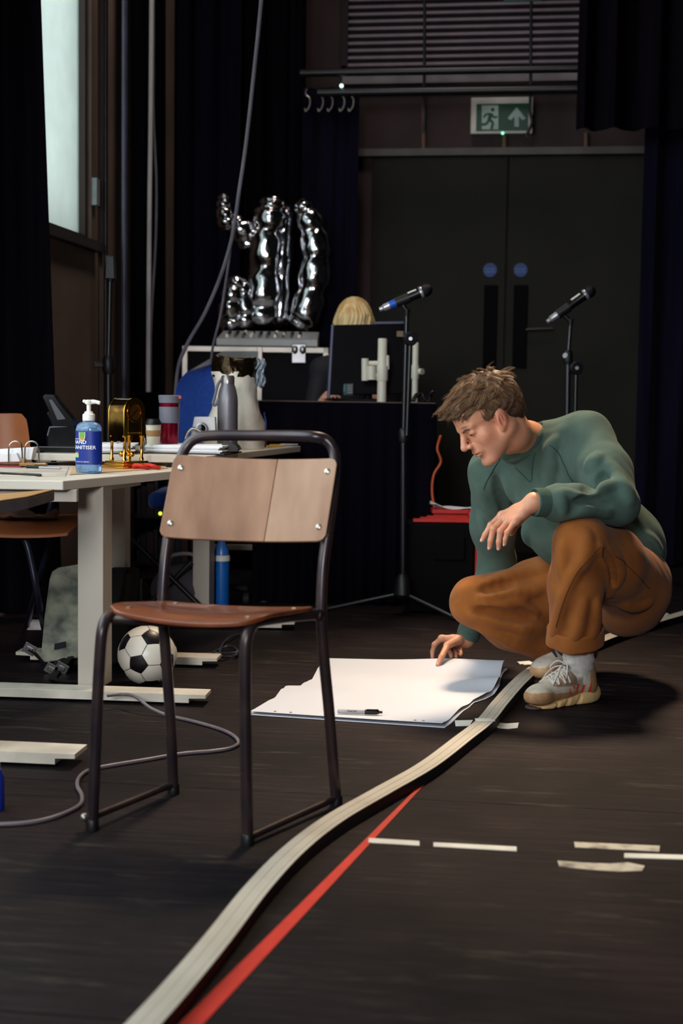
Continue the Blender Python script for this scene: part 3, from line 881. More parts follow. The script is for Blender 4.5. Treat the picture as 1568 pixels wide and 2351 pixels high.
lab = bl_([(1.012, 0.125), (1.012, 0.575)], nm='label', m_=m_lab)
mw = mat('label_white_print', (236, 238, 240), 0.5)
qb_ = xyz(q, TA)
def bput(vs, fs, nm, m_, par):
    MB().add([qb_ + rz_ @ v for v in vs], fs).build(nm, m_, par, smooth=False, fix=False)
a0 = math.radians(-90 - 68)
for tx, sz, zf, bo in (('HAND', 0.0155, 0.405, 0.012), ('SANITISER', 0.0155, 0.335, 0.012), ('KILLS 99.9% OF GERMS', 0.0052, 0.155, 0.0), ('antibacterial', 0.006, 0.465, 0.0)):
    vs, fs = wrap_text(tx, sz, None, wx, wy, a0 + 0.05, zf * H1, 0.0012, bo); bput(vs, fs, 'label_lettering', mw, lab)
def badge(u0, u1, z0, z1, m_, off, nm, rd=0.0):
    vs = []; n = 10
    for j in range(n + 1):
        a = u0 + (u1 - u0) * j / n
        t_ = 2 * j / n - 1
        drop = (z1 - z0) * rd * (1 - math.sqrt(max(0, 1 - t_ * t_)))
        for z in (z0 + drop, z1): vs.append(Vector(((wx + off) * math.cos(a), (wy + off) * math.sin(a), z * H1)))
    fs = [(2 * j, 2 * j + 2, 2 * j + 3, 2 * j + 1) for j in range(n)]
    bput(vs, fs, nm, m_, lab)
badge(-2.10, -1.55, 0.44, 0.565, mat('label_cream', (222, 196, 150), 0.5), 0.0013, 'badge', 0.5)
badge(-2.04, -1.61, 0.455, 0.565, mat('label_green', (104, 160, 70), 0.5), 0.0016, 'badge', 0.5)
badge(-1.92, -1.73, 0.462, 0.495, mat('label_orange', (226, 120, 70), 0.5), 0.0019, 'badge', 0.5)
badge(-2.68, -2.12, 0.22, 0.285, mat('label_leaf', (150, 196, 130), 0.5), 0.0013, 'badge', 0.0)
badge(-2.26, -2.12, 0.27, 0.30, mat('label_red', (214, 70, 60), 0.5), 0.0016, 'badge', 0.0)
m_pump = mat('white_pump', (236, 232, 224), 0.35)
zc = TA
pm = MB().lathe([(0.43 * wx, 0.715 * H1), (0.46 * wx, 0.72 * H1), (0.46 * wx, 0.80 * H1), (0.34 * wx, 0.815 * H1), (0.30 * wx, 0.84 * H1), (0.16 * wx, 0.845 * H1), (0.16 * wx, 0.93 * H1), (0.28 * wx, 0.945 * H1), (0.30 * wx, 0.985 * H1), (0.18 * wx, 1.0 * H1)], qb_, None, 20).build('pump', m_pump, bt)
MB().tube(cr([qb_ + Vector((0, 0, 0.968 * H1)), qb_ + Vector((0.5 * wx, -0.004, 0.972 * H1)), qb_ + Vector((0.86 * wx, -0.006, 0.955 * H1))], 5), [0.007] * 5 + [0.006] * 5 + [0.005], 10).build('spout', m_pump, pm)
MB().tube([qb_ + Vector((-0.28 * wx, 0, 0.975 * H1)), qb_ + Vector((-0.44 * wx, 0.0, 0.985 * H1))], [0.006, 0.004], 8).build('pump_lip', m_pump, pm)

# --- gold skeleton clock ---------------------------------------------------
m_gold = mat('polished_gold', (226, 170, 66), 0.16, 1.0, col2=(212, 156, 56), spec=0.6)
m_goldd = mat('gold_dark_glass', (120, 88, 40), 0.12, 1.0, col2=(70, 50, 22), scale=30, spec=0.8)
q = G(303, 1072, TA); q = xyz(q, TA); sc = q.y / FPX
q.y = min(q.y, 4.74)
ck = thing('mantel_clock', 'small polished gold arched skeleton clock on a stepped base', 'clock', q, math.radians(52))
HC = 158 * sc
def ckp(x, y, z): return Vector((x, y, z))
def ckb(mb, nm, m_, par=ck, **k): return mb.build(nm, m_, par, world=False, **k)
bs = None
for k in range(3):
    ckb(MB().box(ckp(0, 0, 0.0045 + 0.009 * k), (0.130 - 0.008 * k, 0.104 - 0.008 * k, 0.0078)), 'base_step', m_gold, bevel=0.001)
z0 = 0.027; aw = 0.046; ad = 0.034; zs_ = HC - aw
def arch(ro, ri, y0, y1, zb):
    n = 20; pts_o = [(-ro, zb)] + [(-ro * math.cos(math.pi * k / n), zs_ + ro * math.sin(math.pi * k / n)) for k in range(n + 1)] + [(ro, zb)]
    pts_i = [(-ri, zb)] + [(-ri * math.cos(math.pi * k / n), zs_ + ri * math.sin(math.pi * k / n)) for k in range(n + 1)] + [(ri, zb)]
    mb = MB(); vs = []; m_ = len(pts_o)
    for (p, y) in ((pts_o, y0), (pts_i, y0), (pts_o, y1), (pts_i, y1)):
        vs += [ckp(x, y, z) for x, z in p]
    fs = []
    for i in range(m_ - 1):
        fs += [(i, i + 1, m_ + i + 1, m_ + i), (2 * m_ + i, 3 * m_ + i, 3 * m_ + i + 1, 2 * m_ + i + 1), (i, 2 * m_ + i, 2 * m_ + i + 1, i + 1), (m_ + i, m_ + i + 1, 3 * m_ + i + 1, 3 * m_ + i)]
    for e in (0, m_ - 1): fs.append((e, m_ + e, 3 * m_ + e, 2 * m_ + e))
    return mb.add(vs, fs)
zu = z0 + 0.085
ckb(arch(aw, aw - 0.004, -ad, ad, zu), 'case_shell', m_goldd, angle=35)
ckb(arch(aw + 0.0015, aw - 0.014, -ad - 0.004, -ad, zu), 'front_bezel', m_gold, angle=35)
ckb(arch(aw + 0.0015, aw - 0.006, ad, ad + 0.004, zu), 'rear_bezel', m_gold, angle=35)
for sx in (-1, 1):
    for sy in (-1, 1):
        ckb(MB().lathe([(0.0075, z0), (0.0075, z0 + 0.008), (0.005, z0 + 0.012), (0.005, zu - 0.01), (0.0075, zu - 0.006), (0.0075, zu)], ckp(sx * (aw - 0.007), sy * (ad - 0.004), 0), None, 14), 'column', m_gold)
    ckb(MB().box(ckp(sx * (aw - 0.002), 0, zu - 0.01), (0.003, 2 * ad, 0.02)), 'side_plate', m_goldd)
dl = ckb(MB().lathe([(0.034, 0), (0.034, 0.003), (0.026, 0.003), (0.026, 0.0)], ckp(0, -ad - 0.004, zs_), rot_to((0, -1, 0)), 32), 'dial_ring', m_gold)
ckb(MB().lathe([(0.026, 0), (0.026, 0.001)], ckp(0, -ad - 0.004, zs_), rot_to((0, -1, 0)), 32), 'dial', mat('bronze_dial', (120, 78, 34), 0.3, 0.8))
for k in range(12):
    a = k * math.pi / 6
    ckb(MB().box(ckp(0.030 * math.sin(a), -ad - 0.0075, zs_ + 0.030 * math.cos(a)), (0.002, 0.001, 0.006), Matrix.Rotation(a, 3, 'Y')), 'hour_mark', m_goldd, dl)
for a, l in ((0.9, 0.016), (-2.3, 0.023)):
    ckb(MB().box(ckp(l / 2 * math.sin(a), -ad - 0.0065, zs_ + l / 2 * math.cos(a)), (0.0018, 0.001, l), Matrix.Rotation(a, 3, 'Y')), 'clock_hand', m_goldd)
ckb(MB().tube([ckp(0, 0, zu + 0.01), ckp(0, 0, z0 + 0.03)], 0.002, 8), 'pendulum_rod', m_gold)
for k in range(4):
    a = 0.4 + k * math.pi / 2
    ckb(MB().sphere(ckp(0.019 * math.cos(a), 0.019 * math.sin(a), z0 + 0.022), 0.0095, 14, 10).tube([ckp(0, 0, z0 + 0.034), ckp(0.019 * math.cos(a), 0.019 * math.sin(a), z0 + 0.03)], 0.0018, 6), 'pendulum_ball', m_gold)
ckb(MB().box(ckp(0, 0, zu + 0.004), (2 * aw - 0.012, 2 * ad - 0.006, 0.005)), 'movement_plate', m_gold)
ckb(MB().box(ckp(0, 0.004, zs_ + 0.0), (0.05, 0.04, 0.05)), 'movement', m_gold, bevel=0.002)

# --- travel mug ---------------------------------------------------------------
m_msil = mat('grey_silicone', (104, 104, 116), 0.6); m_mred = mat('ruby_metal', (128, 14, 40), 0.2, 0.6); m_clear = mat('clear_plastic', (235, 235, 240), 0.06, trans=1.0, ior=1.2, col2=(230, 230, 236))
q = xyz(G(389, 1005, TB + 0.006), TB); q = xyz(P(389, 1000, 5.15), TB); sc = q.y / FPX
mg = thing('travel_mug', 'grey and ruby travel mug beside the gold clock', 'mug', q)
r0 = 23 * sc; hb_ = (P(389, 908, q.y).z - TB)
def frac(v): return P(389, v, q.y).z - TB
MB().lathe([(r0 * 0.86, 0), (r0 * 0.9, 0.004), (r0 * 0.92, frac(970))], q, None, 28).build('lower_body', m_mred, mg)
MB().lathe([(r0 * 1.02, frac(971)), (r0 * 1.04, frac(934))], q, None, 28).build('grip_sleeve', m_msil, mg)
MB().lathe([(r0 * 0.98, frac(934)), (r0 * 1.0, frac(925))], q, None, 28).build('red_ring', m_mred, mg)
MB().lathe([(r0 * 1.05, frac(925)), (r0 * 1.13, frac(909)), (r0 * 1.02, frac(907))], q, None, 28).build('lid', m_msil, mg)
MB().box(q + Vector((r0 * 1.05, -0.01, frac(912))), (0.012, 0.02, 0.010)).build('lid_tab', mat('coral_tab', (220, 80, 84), 0.5), mg, bevel=0.003)
# --- paper coffee cup -------------------------------------------------------
q = xyz(P(352, 1014, 5.05), TB); sc = q.y / FPX
cp = thing('coffee_cup', 'paper coffee cup with a kraft sleeve and dark lid beside the travel mug', 'cup', q)
def fr2(v): return P(352, v, q.y).z - TB
MB().lathe([(14 * sc, 0), (17.5 * sc, fr2(974))], q, None, 24).build('cup_body', mat('cup_white', (226, 216, 200), 0.6), cp)
MB().lathe([(15.2 * sc, fr2(1008)), (17.8 * sc, fr2(989)), (17.6 * sc, fr2(988))], q, None, 24).build('kraft_sleeve', mat('kraft_card', (176, 130, 88), 0.8), cp)
MB().lathe([(19 * sc, fr2(975)), (19 * sc, fr2(970)), (16 * sc, fr2(966)), (15 * sc, fr2(962))], q, None, 24).build('lid', m_black, cp)
# --- lever arch binders ------------------------------------------------------
m_ring = mat('nickel_ring', (196, 184, 172), 0.22, 1.0); m_brass = mat('worn_brass', (150, 116, 76), 0.35, 0.9)
def binder(label, c, rzv, w, l, hpap, cover, mcov, rings, colp=None, name='ring_binder'):
    o = thing(name, label, 'binder', c, rzv)
    MB().box((0, 0, 0.0025), (w, l, 0.005)).build('cover', mcov, o, world=False, smooth=False, bevel=0.001)
    if hpap:
        n = 5
        for k in range(n):
            MB().box((0.008 * math.sin(k * 2.1) - 0.004, 0.003 * math.cos(k * 3.0), 0.005 + hpap * (k + 0.5) / n), (w * 0.90, l * 0.92, hpap / n * 0.96), rz(0.012 * math.sin(k * 1.7))).build('paper_sheaf', colp or m_paper, o, world=False, smooth=False)
    if rings:
        mech = MB().box((w * 0.36, 0, 0.006 + 0.003), (0.045, l * 0.4, 0.006)).box((w * 0.36, -l * 0.1, 0.016), (0.028, 0.03, 0.012)).tube([(w * 0.40, -0.06, 0.014), (w * 0.46, -0.10, 0.02)], 0.004, 8).build('lever_mechanism', m_brass, o, world=False, smooth=False, bevel=0.002)
        for yy in (-0.04, 0.04):
            pts = [Vector((w * 0.36 - 0.045 + 0.045 * (1 - math.cos(math.pi * k / 12)), yy, 0.012 + (0.045 if hpap < 0.03 else hpap) + 0.03 * math.sin(math.pi * k / 12))) for k in range(13)]
            pts = [Vector((pts[0].x, yy, 0.008))] + pts + [Vector((pts[-1].x, yy, 0.008))]
            MB().tube(pts, 0.0028, 8).build('arch_ring', m_ring, o, world=False)
    return o
m_redcov = mat('red_board_cover', (150, 44, 34), 0.55); m_kcov = mat('black_board_cover', (20, 18, 22), 0.5)
# open binder at far left: white pages, two big arches, red cover
q = G(30, 1073, TA)
o = thing('ring_binder', 'open ring binder with two tall metal arches at the left desk edge', 'binder', xyz(q, TA))
qq = xyz(q, TA)
d_ = q.y
MB().box(P(-30, 1070, d_ + 0.03).lerp(P(-30, 1070, d_ + 0.03), 0) * 1.0, (0.26, 0.14, 0.004)).build('cover', m_redcov, o, smooth=False)
o.children[0].data.transform(Matrix.Translation((0, 0, TA + 0.003 - P(-30, 1070, d_ + 0.03).z)))
pg = [P(-100, 1035, d_ + 0.11), P(78, 1027, d_ + 0.11), P(70, 1052, d_ + 0.05), P(40, 1062, d_ + 0.03), P(-100, 1064, d_ + 0.03)]
zmin = min(p.z for p in pg)
MB().prism([P(-100, 1037, d_ + 0.05), P(78, 1027, d_ + 0.05), P(72, 1056, d_ + 0.05), P(-100, 1064, d_ + 0.05)], (0, 0.06, 0)).build('paper_block', m_paper, o, smooth=False, bevel=0.002)
MB().prism([P(-100, 1044, d_ + 0.02), P(38, 1040, d_ + 0.02), P(46, 1060, d_ + 0.02), P(-100, 1064, d_ + 0.02)], (0, 0.025, 0)).build('paper_block', m_paper, o, smooth=False, bevel=0.002)
for (ua, ub, dy) in ((20, 51, 0.0), (57, 89, 0.0)):
    pts = [P(ua, 1066, d_ + dy), P(ua + 0.5, 1030, d_ + dy), P(ua + 5, 1018, d_ + dy), P((ua + ub) / 2, 1013, d_ + dy), P(ub - 4, 1018, d_ + dy), P(ub - 0.5, 1032, d_ + dy), P(ub + 1, 1066, d_ + dy)]
    MB().tube(cr(pts, 5), 0.0028, 8).build('arch_ring', m_ring, o)
MB().box(P(66, 1066, d_), (0.055, 0.05, 0.012)).box(P(55, 1060, d_), (0.012, 0.03, 0.02)).tube([P(80, 1066, d_ - 0.02), P(108, 1066, d_ - 0.03)], [0.006, 0.008], 8).build('lever_mechanism', m_brass, o, smooth=False, bevel=0.002)
# centre binder behind the clock, with yellow-edged pages
q = xyz(P(262, 1034, 5.02), TB)
binder('ring binder with white pages standing behind the blue bottle and gold clock', q, math.radians(4), 0.17, 0.22, 0.030, None, m_kcov, True)
# black binder with thick white papers lying right of the clock
q = xyz(P(440, 1036, 5.12), TB)
binder('black ring binder piled with loose white papers behind the chair back', q, math.radians(-10), 0.31, 0.25, 0.026, None, m_kcov, False)
mb = MB(); q2 = xyz(P(530, 1030, 5.1), TB)
o = thing('box_file', 'black box file end with a metal lever beside the grey flask', 'file', q2)
MB().prism([P(512, 1008, 5.08), P(532, 1005, 5.08), P(548, 1030, 5.08), P(546, 1037, 5.08), P(505, 1040, 5.08)], (0, 0.10, 0)).build('file_body', m_kcov, o, smooth=False, bevel=0.002)
MB().tube(cr([P(528, 1010, 5.06), P(546, 1022, 5.06), P(552, 1032, 5.06)], 5), 0.004, 8).build('lever', m_ring, o)

# --- heavy black hole punch ---------------------------------------------------
q = xyz(G(128, 1040, TB), TB); hp = thing('hole_punch', 'big black heavy-duty hole punch with raised lever behind the blue bottle', 'hole punch', q)
d_ = q.y + 0.03
m_gk = mat('gloss_black', (9, 9, 12), 0.14, spec=0.7)
def pz(u, v, d=None): return P(u, v, d or d_)
zb = TB
MB().prism([xyz(pz(74, 1040), zb), xyz(pz(182, 1040), zb), xyz(pz(182, 1040), zb + 0.022), xyz(pz(84, 1030), zb + 0.022)], (0, 0.12, 0)).build('base', m_gk, hp, bevel=0.004, smooth=False)
MB().prism([xyz(pz(107, 1020), zb + 0.02), xyz(pz(180, 1020), zb + 0.02), pz(180, 985), pz(166, 972), pz(150, 976), pz(112, 978), pz(106, 1000)], (0, 0.09, 0)).build('body', m_gk, hp, bevel=0.006, smooth=False)
MB().prism([pz(98, 911), pz(104, 906), pz(124, 907), pz(136, 925), pz(168, 965), pz(172, 980), pz(120, 978), pz(116, 965), pz(108, 950), pz(112, 944), pz(116, 950)], (0, 0.07, 0)).build('lever_arm', m_gk, hp, bevel=0.006, smooth=False)
MB().prism([pz(112, 918, d_ - 0.002), pz(118, 917, d_ - 0.002), pz(150, 962, d_ - 0.002), pz(132, 964, d_ - 0.002)], (0, 0.003, 0)).build('lever_slot', mat('slot_grey', (54, 54, 62), 0.35), hp, smooth=False)
# --- small items --------------------------------------------------------------
m_red = mat('red_plastic', (214, 48, 28), 0.35)
q = xyz(G(371, 1066, TA), TA); q.y = min(q.y, 4.68)
sg = thing('scissors', 'red handled scissors lying beside the gold clock', 'scissors', q)
for dx in (-0.017, 0.018):
    pts = [q + Vector((dx + 0.024 * math.cos(a), 0.020 * math.sin(a) + dx * 0.4, 0.007 + 0.010 * max(0, math.cos(a + 2)))) for a in [k * 2 * math.pi / 14 for k in range(14)]]
    MB().tube(cr(pts, 2, True) + [pts[0]], 0.0058, 8).build('finger_loop', m_red, sg)
MB().box(q + Vector((-0.06, 0.04, 0.004)), (0.10, 0.012, 0.002), rz(-0.5)).build('blade', m_steel, sg, smooth=False)
m_card = mat('tan_card', (204, 168, 128), 0.8, col2=(192, 156, 116)); m_cardk = mat('card_dark_edge', (60, 48, 48), 0.8)
def sheet(pts, name, m, label, th=0.002, cat='paper', z=None):
    z = TA if z is None else z
    o = MB().prism([xyz(p, z + 0.0003) for p in pts], (0, 0, th)).build(name, m, smooth=False); return props(o, label, cat)
sheet([G(160, 1091, TA), G(385, 1076, TA), G(372, 1066, TA), G(168, 1071, TA)], 'card_sheet', m_card, 'tan card sheet lying under the bottle on the desk edge')
sheet([G(0, 1094, TA), G(150, 1094, TA), G(158, 1072, TA), G(0, 1072, TA)], 'card_sheet', mat('pale_card', (206, 192, 178), 0.8), 'pale sheet lying at the front left of the desk', 0.0012)
sheet([G(80, 1064, TA), G(178, 1062, TA), G(182, 1057, TA), G(86, 1058, TA)], 'paper_sheet', m_paper, 'white paper strip lying left of the blue bottle', 0.0015)
def pen(a, b, r, m, label, capc=None, z=TA):
    a, b = xyz(a, z + r + 0.0012), xyz(b, z + r + 0.0012); d = b - a
    o = thing('pen', label, 'pen', a)
    MB().tube([a, a + d * 0.05, a + d * 0.65], [r * 0.5, r, r], 10).build('barrel', m, o)
    MB().tube([a + d * 0.62, a + d * 0.98, b], [r * 1.2, r * 1.2, r * 0.7], 10).build('cap', capc or m, o)
pen(G(140, 1079, TA), G(60, 1076, TA), 0.0045, mat('clear_pen', (170, 168, 176), 0.2), 'clear pen with a black cap lying left of the blue bottle', m_black)
pen(G(-10, 1089, TA), G(95, 1094.5, TA), 0.0035, m_black, 'thin black pencil lying at the front left desk edge')
# tape roll / eraser block left of bottle and tape roll by the clock
q = xyz(G(161, 1059, TA), TA + 0.0018); props(MB().box(q + Vector((0, 0, 0.011)), (0.034, 0.02, 0.022)).build('eraser', mat('cream_rubber', (214, 200, 180), 0.7), bevel=0.003), 'cream eraser block left of the blue bottle', 'eraser')
q = xyz(G(246, 1064, TA), TA); 
props(MB().lathe([(0.013, 0.0), (0.02, 0.0), (0.02, 0.035), (0.013, 0.035)], q, None, 24).build('tape_roll', mat('masking_tape', (208, 186, 160), 0.7)), 'masking tape roll between the blue bottle and the gold clock', 'tape')
# headphones-like grey device with black lens on desk B
q = xyz(P(468, 1000, 5.22), TB)
cm = thing('compact_camera', 'pale boxy camera with a round black lens left of the grey flask', 'camera', q)
MB().prism([P(446, 957, 5.22), P(494, 957, 5.22), P(496, 1010, 5.22), P(436, 1010, 5.22)], (0, 0.05, 0)).build('camera_body', mat('camera_white', (208, 206, 206), 0.4), cm, smooth=False, bevel=0.003)
c = P(463, 985, 5.218)
l = MB().lathe([(0.024, 0), (0.024, 0.012), (0.018, 0.014)], c, rot_to((0, -1, 0.1)), 24).build('lens_ring', m_steel, cm)
MB().lathe([(0.016, 0), (0.016, 0.016), (0.0, 0.019)], c, rot_to((0, -1, 0.1)), 24).build('lens', m_gk, l)
o = props(MB().tube(cr([P(425, 1008, 5.18), P(432, 992, 5.18), P(445, 984, 5.18), P(462, 992, 5.18), P(470, 1006, 5.18)], 6), 0.007, 10).build('headband', m_steel), 'silver curved headband in front of the small pale camera', 'headband')
# grey steel flask
m_fl = mat('grey_flask', (116, 112, 118), 0.42, 0.5, col2=(108, 104, 110))
q = xyz(P(522, 1020, 5.3), TB); sc = q.y / FPX
fk = thing('steel_flask', 'slim grey steel flask with loop strap in front of the carrier bag', 'flask', q)
def f3(v): return P(522, v, q.y).z - TB
rb = 23.5 * sc
MB().lathe([(rb * 0.94, 0), (rb, 0.006), (rb, f3(925)), (rb * 0.97, f3(912)), (rb * 0.85, f3(897)), (rb * 0.68, f3(885)), (rb * 0.62, f3(880))], q, None, 28).build('flask_body', m_fl, fk)
MB().lathe([(rb * 0.66, f3(881)), (rb * 0.66, f3(866)), (rb * 0.56, f3(862))], q, None, 24).build('cap', mat('flask_cap', (142, 136, 134), 0.3, 0.7), fk)
MB().tube(cr([P(510, 870, q.y - 0.01), P(500, 884, q.y - 0.015), P(492, 915, q.y - 0.015), P(489, 926, q.y - 0.015), P(495, 930, q.y - 0.012), P(503, 915, q.y - 0.015)], 5), 0.0055, 8).build('loop_strap', m_msil, fk)
# white carrier bag with dark mouth
bagp = xyz(P(545, 1035, 5.62), TB); 
bg_ = thing('carrier_bag', 'crumpled white carrier bag with a shiny dark mouth behind the flask', 'bag', bagp)
m_bag = mat('white_polythene', (222, 212, 198), 0.42, col2=(210, 198, 184), bump=0.3, bscale=30)
m_bagk = mat('black_foil_mouth', (46, 34, 18), 0.2, 0.8, bump=0.6, bscale=40)
def bagring(v, u0, u1, dep, seed, amp):
    rnd = random.Random(seed); n = 28; ph = [rnd.uniform(0, 6.28) for _ in range(4)]
    a0, b0_ = P(u0, v, 5.62), P(u1, v, 5.62); c = (a0 + b0_) / 2; rx = (b0_ - a0).length / 2
    out = []
    for k in range(n):
        t = 2 * math.pi * k / n
        rr = 1 + amp * (math.sin(3 * t + ph[0]) + 0.7 * math.sin(5 * t + ph[1]) + 0.5 * math.sin(8 * t + ph[2]))
        out.append(c + Vector((rx * math.cos(t) * rr, dep * math.sin(t) * rr, 0)))
    return out
rows = [(1036, 500, 606, .09, 1, .02), (1015, 462, 607, .10, 2, .03), (990, 452, 606, .10, 3, .03), (970, 470, 604, .10, 4, .04), (945, 488, 600, .09, 5, .05), (920, 494, 594, .085, 6, .05), (895, 492, 588, .08, 7, .05), (870, 488, 586, .08, 8, .04), (854, 485, 588, .076, 9, .03)]
rg = [bagring(*r_) for r_ in rows]
for p in rg[0]: p.z = TB + 0.001
mb = MB(); vs = [p for r_ in rg for p in r_]; n = 28
mb.add(vs, [(i * n + k, i * n + (k + 1) % n, (i + 1) * n + (k + 1) % n, (i + 1) * n + k) for i in range(len(rg) - 1) for k in range(n)] + [tuple(range(n))[::-1]])
mb.build('bag_body', m_bag, bg_, angle=55)
rows = [(866, 489, 586, .078, 11, .02), (850, 485, 590, .078, 12, .02), (836, 486, 592, .074, 13, .03), (820, 490, 588, .066, 13, .03), (822, 496, 580, .04, 13, .03), (838, 505, 570, .03, 13, .03)]
rg = [bagring(*r_) for r_ in rows]
for k in range(28):
    for r_ in rg[1:4]: r_[k].z += 0.006 * math.sin(k * 1.35) + 0.010 * math.sin(r_[k].x * 22 + 1)
mb = MB(); vs = [p for r_ in rg for p in r_]
mb.add(vs, [(i * n + k, i * n + (k + 1) % n, (i + 1) * n + (k + 1) % n, (i + 1) * n + k) for i in range(len(rg) - 1) for k in range(n)] + [tuple(range((len(rg) - 1) * n, len(rg) * n))])
mb.build('bag_mouth', m_bagk, bg_, angle=60)
# clear crumpled wrapper tied to the bag mouth
gr = []
for i in range(7):
    row = []
    for j in range(7):
        row.append(P(586 + 21 * j / 6 + 3 * math.sin(i * 1.7), 826 + 62 * i / 6 + 4 * math.sin(j * 2.1), 5.60 + 0.02 * math.sin(i * 2.3 + j * 1.9)))
    gr.append(row)
MB().slab(gr, (0.002, 0.02, 0)).build('clear_wrapper', mat('clear_blue_plastic', (206, 216, 228), 0.12, trans=0.55, ior=1.2, col2=(190, 202, 216)), bg_, angle=50)
# small clear bottle with red contents half hidden behind the bag
q = xyz(P(603, 1000, 5.80), TB); sc = q.y / FPX
cb = thing('small_bottle', 'small clear bottle with red contents half hidden behind the carrier bag', 'bottle', q)
r0 = 9 * sc
def f4(v): return P(603, v, q.y).z - TB
MB().lathe([(r0 * 0.9, 0), (r0, 0.005), (r0, f4(968)), (r0 * 0.8, f4(958)), (r0 * 0.5, f4(952))], q, None, 20).build('bottle_body', m_clear, cb)
MB().lathe([(r0 * 0.8, 0.003), (r0 * 0.8, f4(985))], q, None, 20).build('red_contents', mat('red_liquid', (150, 24, 28), 0.3), cb)
MB().lathe([(r0 * 0.55, f4(953)), (r0 * 0.55, f4(946))], q, None, 16).build('cap', m_clear, cb)
# papers on the far corner of desk B
m_yel = mat('yellow_paper', (214, 164, 62), 0.7)
sheet([G(612, 1028, TB), G(650, 1026, TB), G(660, 1021, TB), G(620, 1021, TB)], 'paper_sheet', m_yel, 'yellow slip of paper on the far desk corner', 0.002, z=TB)
sheet([G(640, 1022.5, TB), G(684, 1021.5, TB), G(684, 1019, TB), G(650, 1019.5, TB)], 'paper_sheet', m_paper, 'white curled slip of paper at the far desk corner', 0.003, z=TB)
# ================================================================== BACKGROUND WORK TABLE
ZT = 0.888
tb = thing('draped_table', 'black draped work table behind the chair carrying the monitor', 'table', P(800, 917, 6.5) * Vector((1, 1, 0)) if False else G(800, 1395))
tx0, tx1 = P(586, 917, 6.3).x, P(1000, 917, 6.3).x
ty0, ty1 = 6.22, 7.0
MB().box(((tx0 + tx1) / 2, (ty0 + ty1) / 2, ZT - 0.014), (tx1 - tx0 - 0.02, ty1 - ty0 - 0.02, 0.026)).build('table_top', mat('worn_board', (84, 66, 58), 0.6), tb, smooth=False)
pth = [(tx0, ty0), (tx1, ty0), (tx1 + 0.01, ty0 + 0.02), (tx1 + 0.01, ty1)]
gr = []
for i in range(9):
    f = i / 8; row = []
    for j in range(121):
        l = j / 120
        if l < 0.7: x, y, nx, ny = tx0 + (tx1 - tx0) * l / 0.7, ty0, 0, -1
        else: x, y, nx, ny = tx1, ty0 + (ty1 - ty0) * (l - 0.7) / 0.3, 1, 0
        am = 0.002 + 0.022 * f
        o_ = am * math.sin(l * 95 + 1.2 * math.sin(l * 23)) + 0.02 * f
        row.append(Vector((x + nx * o_, y + ny * o_, ZT - 0.002 - (ZT - 0.012) * f)))
    gr.append(row)
MB().slab(gr, (-0.002, 0.004, 0)).build('table_drape', mat('black_table_cloth', (11, 8, 17), 0.95, spec=0.03), tb, angle=70)
MB().box(((tx0 + tx1) / 2, (ty0 + ty1) / 2, ZT + 0.001), (tx1 - tx0 - 0.008, ty1 - ty0 - 0.01, 0.004)).build('cloth_top', mat('worn_cloth_edge', (92, 72, 66), 0.9), tb, smooth=False)
for x in (tx0 + 0.05, tx1 - 0.05):
    for y in (ty0 + 0.05, ty1 - 0.05):
        MB().box((x, y, (ZT - 0.03) / 2), (0.04, 0.04, ZT - 0.03)).build('leg', m_blackmetal, tb, smooth=False)
ZTT = ZT + 0.003
# monitor, back towards us
dm = 6.62
mo = thing('computer_monitor', 'large black monitor seen from behind, standing on the draped table', 'monitor', xyz(P(845, 918, dm), ZTT))
m_mon = mat('monitor_black', (7, 5, 10), 0.6, spec=0.15); m_mone = mat('monitor_edge', (46, 50, 74), 0.35, 0.4)
c4 = [P(766, 746, dm), P(932, 743, dm + 0.05), P(930, 905, dm + 0.05), P(757, 907, dm)]
MB().prism(c4, (0.004, 0.035, 0)).build('screen_housing', m_mon, mo, smooth=False, bevel=0.006)
MB().prism([P(760, 744, dm + 0.004), P(767, 744, dm + 0.004), P(758, 915, dm + 0.004), P(750, 915, dm + 0.004)], (0.0, 0.05, 0)).build('side_bezel', m_mone, mo, smooth=False, bevel=0.003)
MB().prism([P(858, 738, dm + 0.03), P(928, 737, dm + 0.03), P(928, 744, dm + 0.03), P(858, 745, dm + 0.03)], (0.0, 0.03, 0)).build('top_bezel', m_mone, mo, smooth=False, bevel=0.002)
b_ = xyz(P(845, 918, dm + 0.05), ZTT)
MB().box(b_ + Vector((0, 0.02, 0.006)), (0.2, 0.14, 0.012)).tube([b_ + Vector((0, 0.03, 0.01)), b_ + Vector((0, 0.03, 0.14))], 0.02, 12).build('stand', m_mon, mo, smooth=False)
stk = MB().prism([P(789, 881, dm - 0.001), P(811, 880, dm - 0.001), P(810, 906, dm - 0.001), P(788, 907, dm - 0.001)], (0, 0.001, 0)).build('sticker', mat('monitor_sticker', (48, 58, 64), 0.6), mo, smooth=False)
MB().prism([P(789, 883, dm - 0.002), P(794, 883, dm - 0.002), P(793, 899, dm - 0.002), P(788, 899, dm - 0.002)], (0, 0.001, 0)).build('sticker_band', mat('sticker_teal', (30, 110, 110), 0.6), stk, smooth=False)
for k in range(4):
    MB().prism([P(797, 884 + 5.2 * k, dm - 0.002), P(809, 884 + 5.2 * k, dm - 0.002), P(809, 886.4 + 5.2 * k, dm - 0.002), P(797, 886.4 + 5.2 * k, dm - 0.002)], (0, 0.001, 0)).build('sticker_line', mat('sticker_pale', (130, 130, 134), 0.6), stk, smooth=False)
MB().prism([P(911, 760, dm + 0.03), P(926, 760, dm + 0.03), P(926, 773, dm + 0.03), P(911, 773, dm + 0.03)], (0, 0.01, 0)).build('sticker', mat('tan_sticker', (150, 120, 96), 0.6), mo, smooth=False)
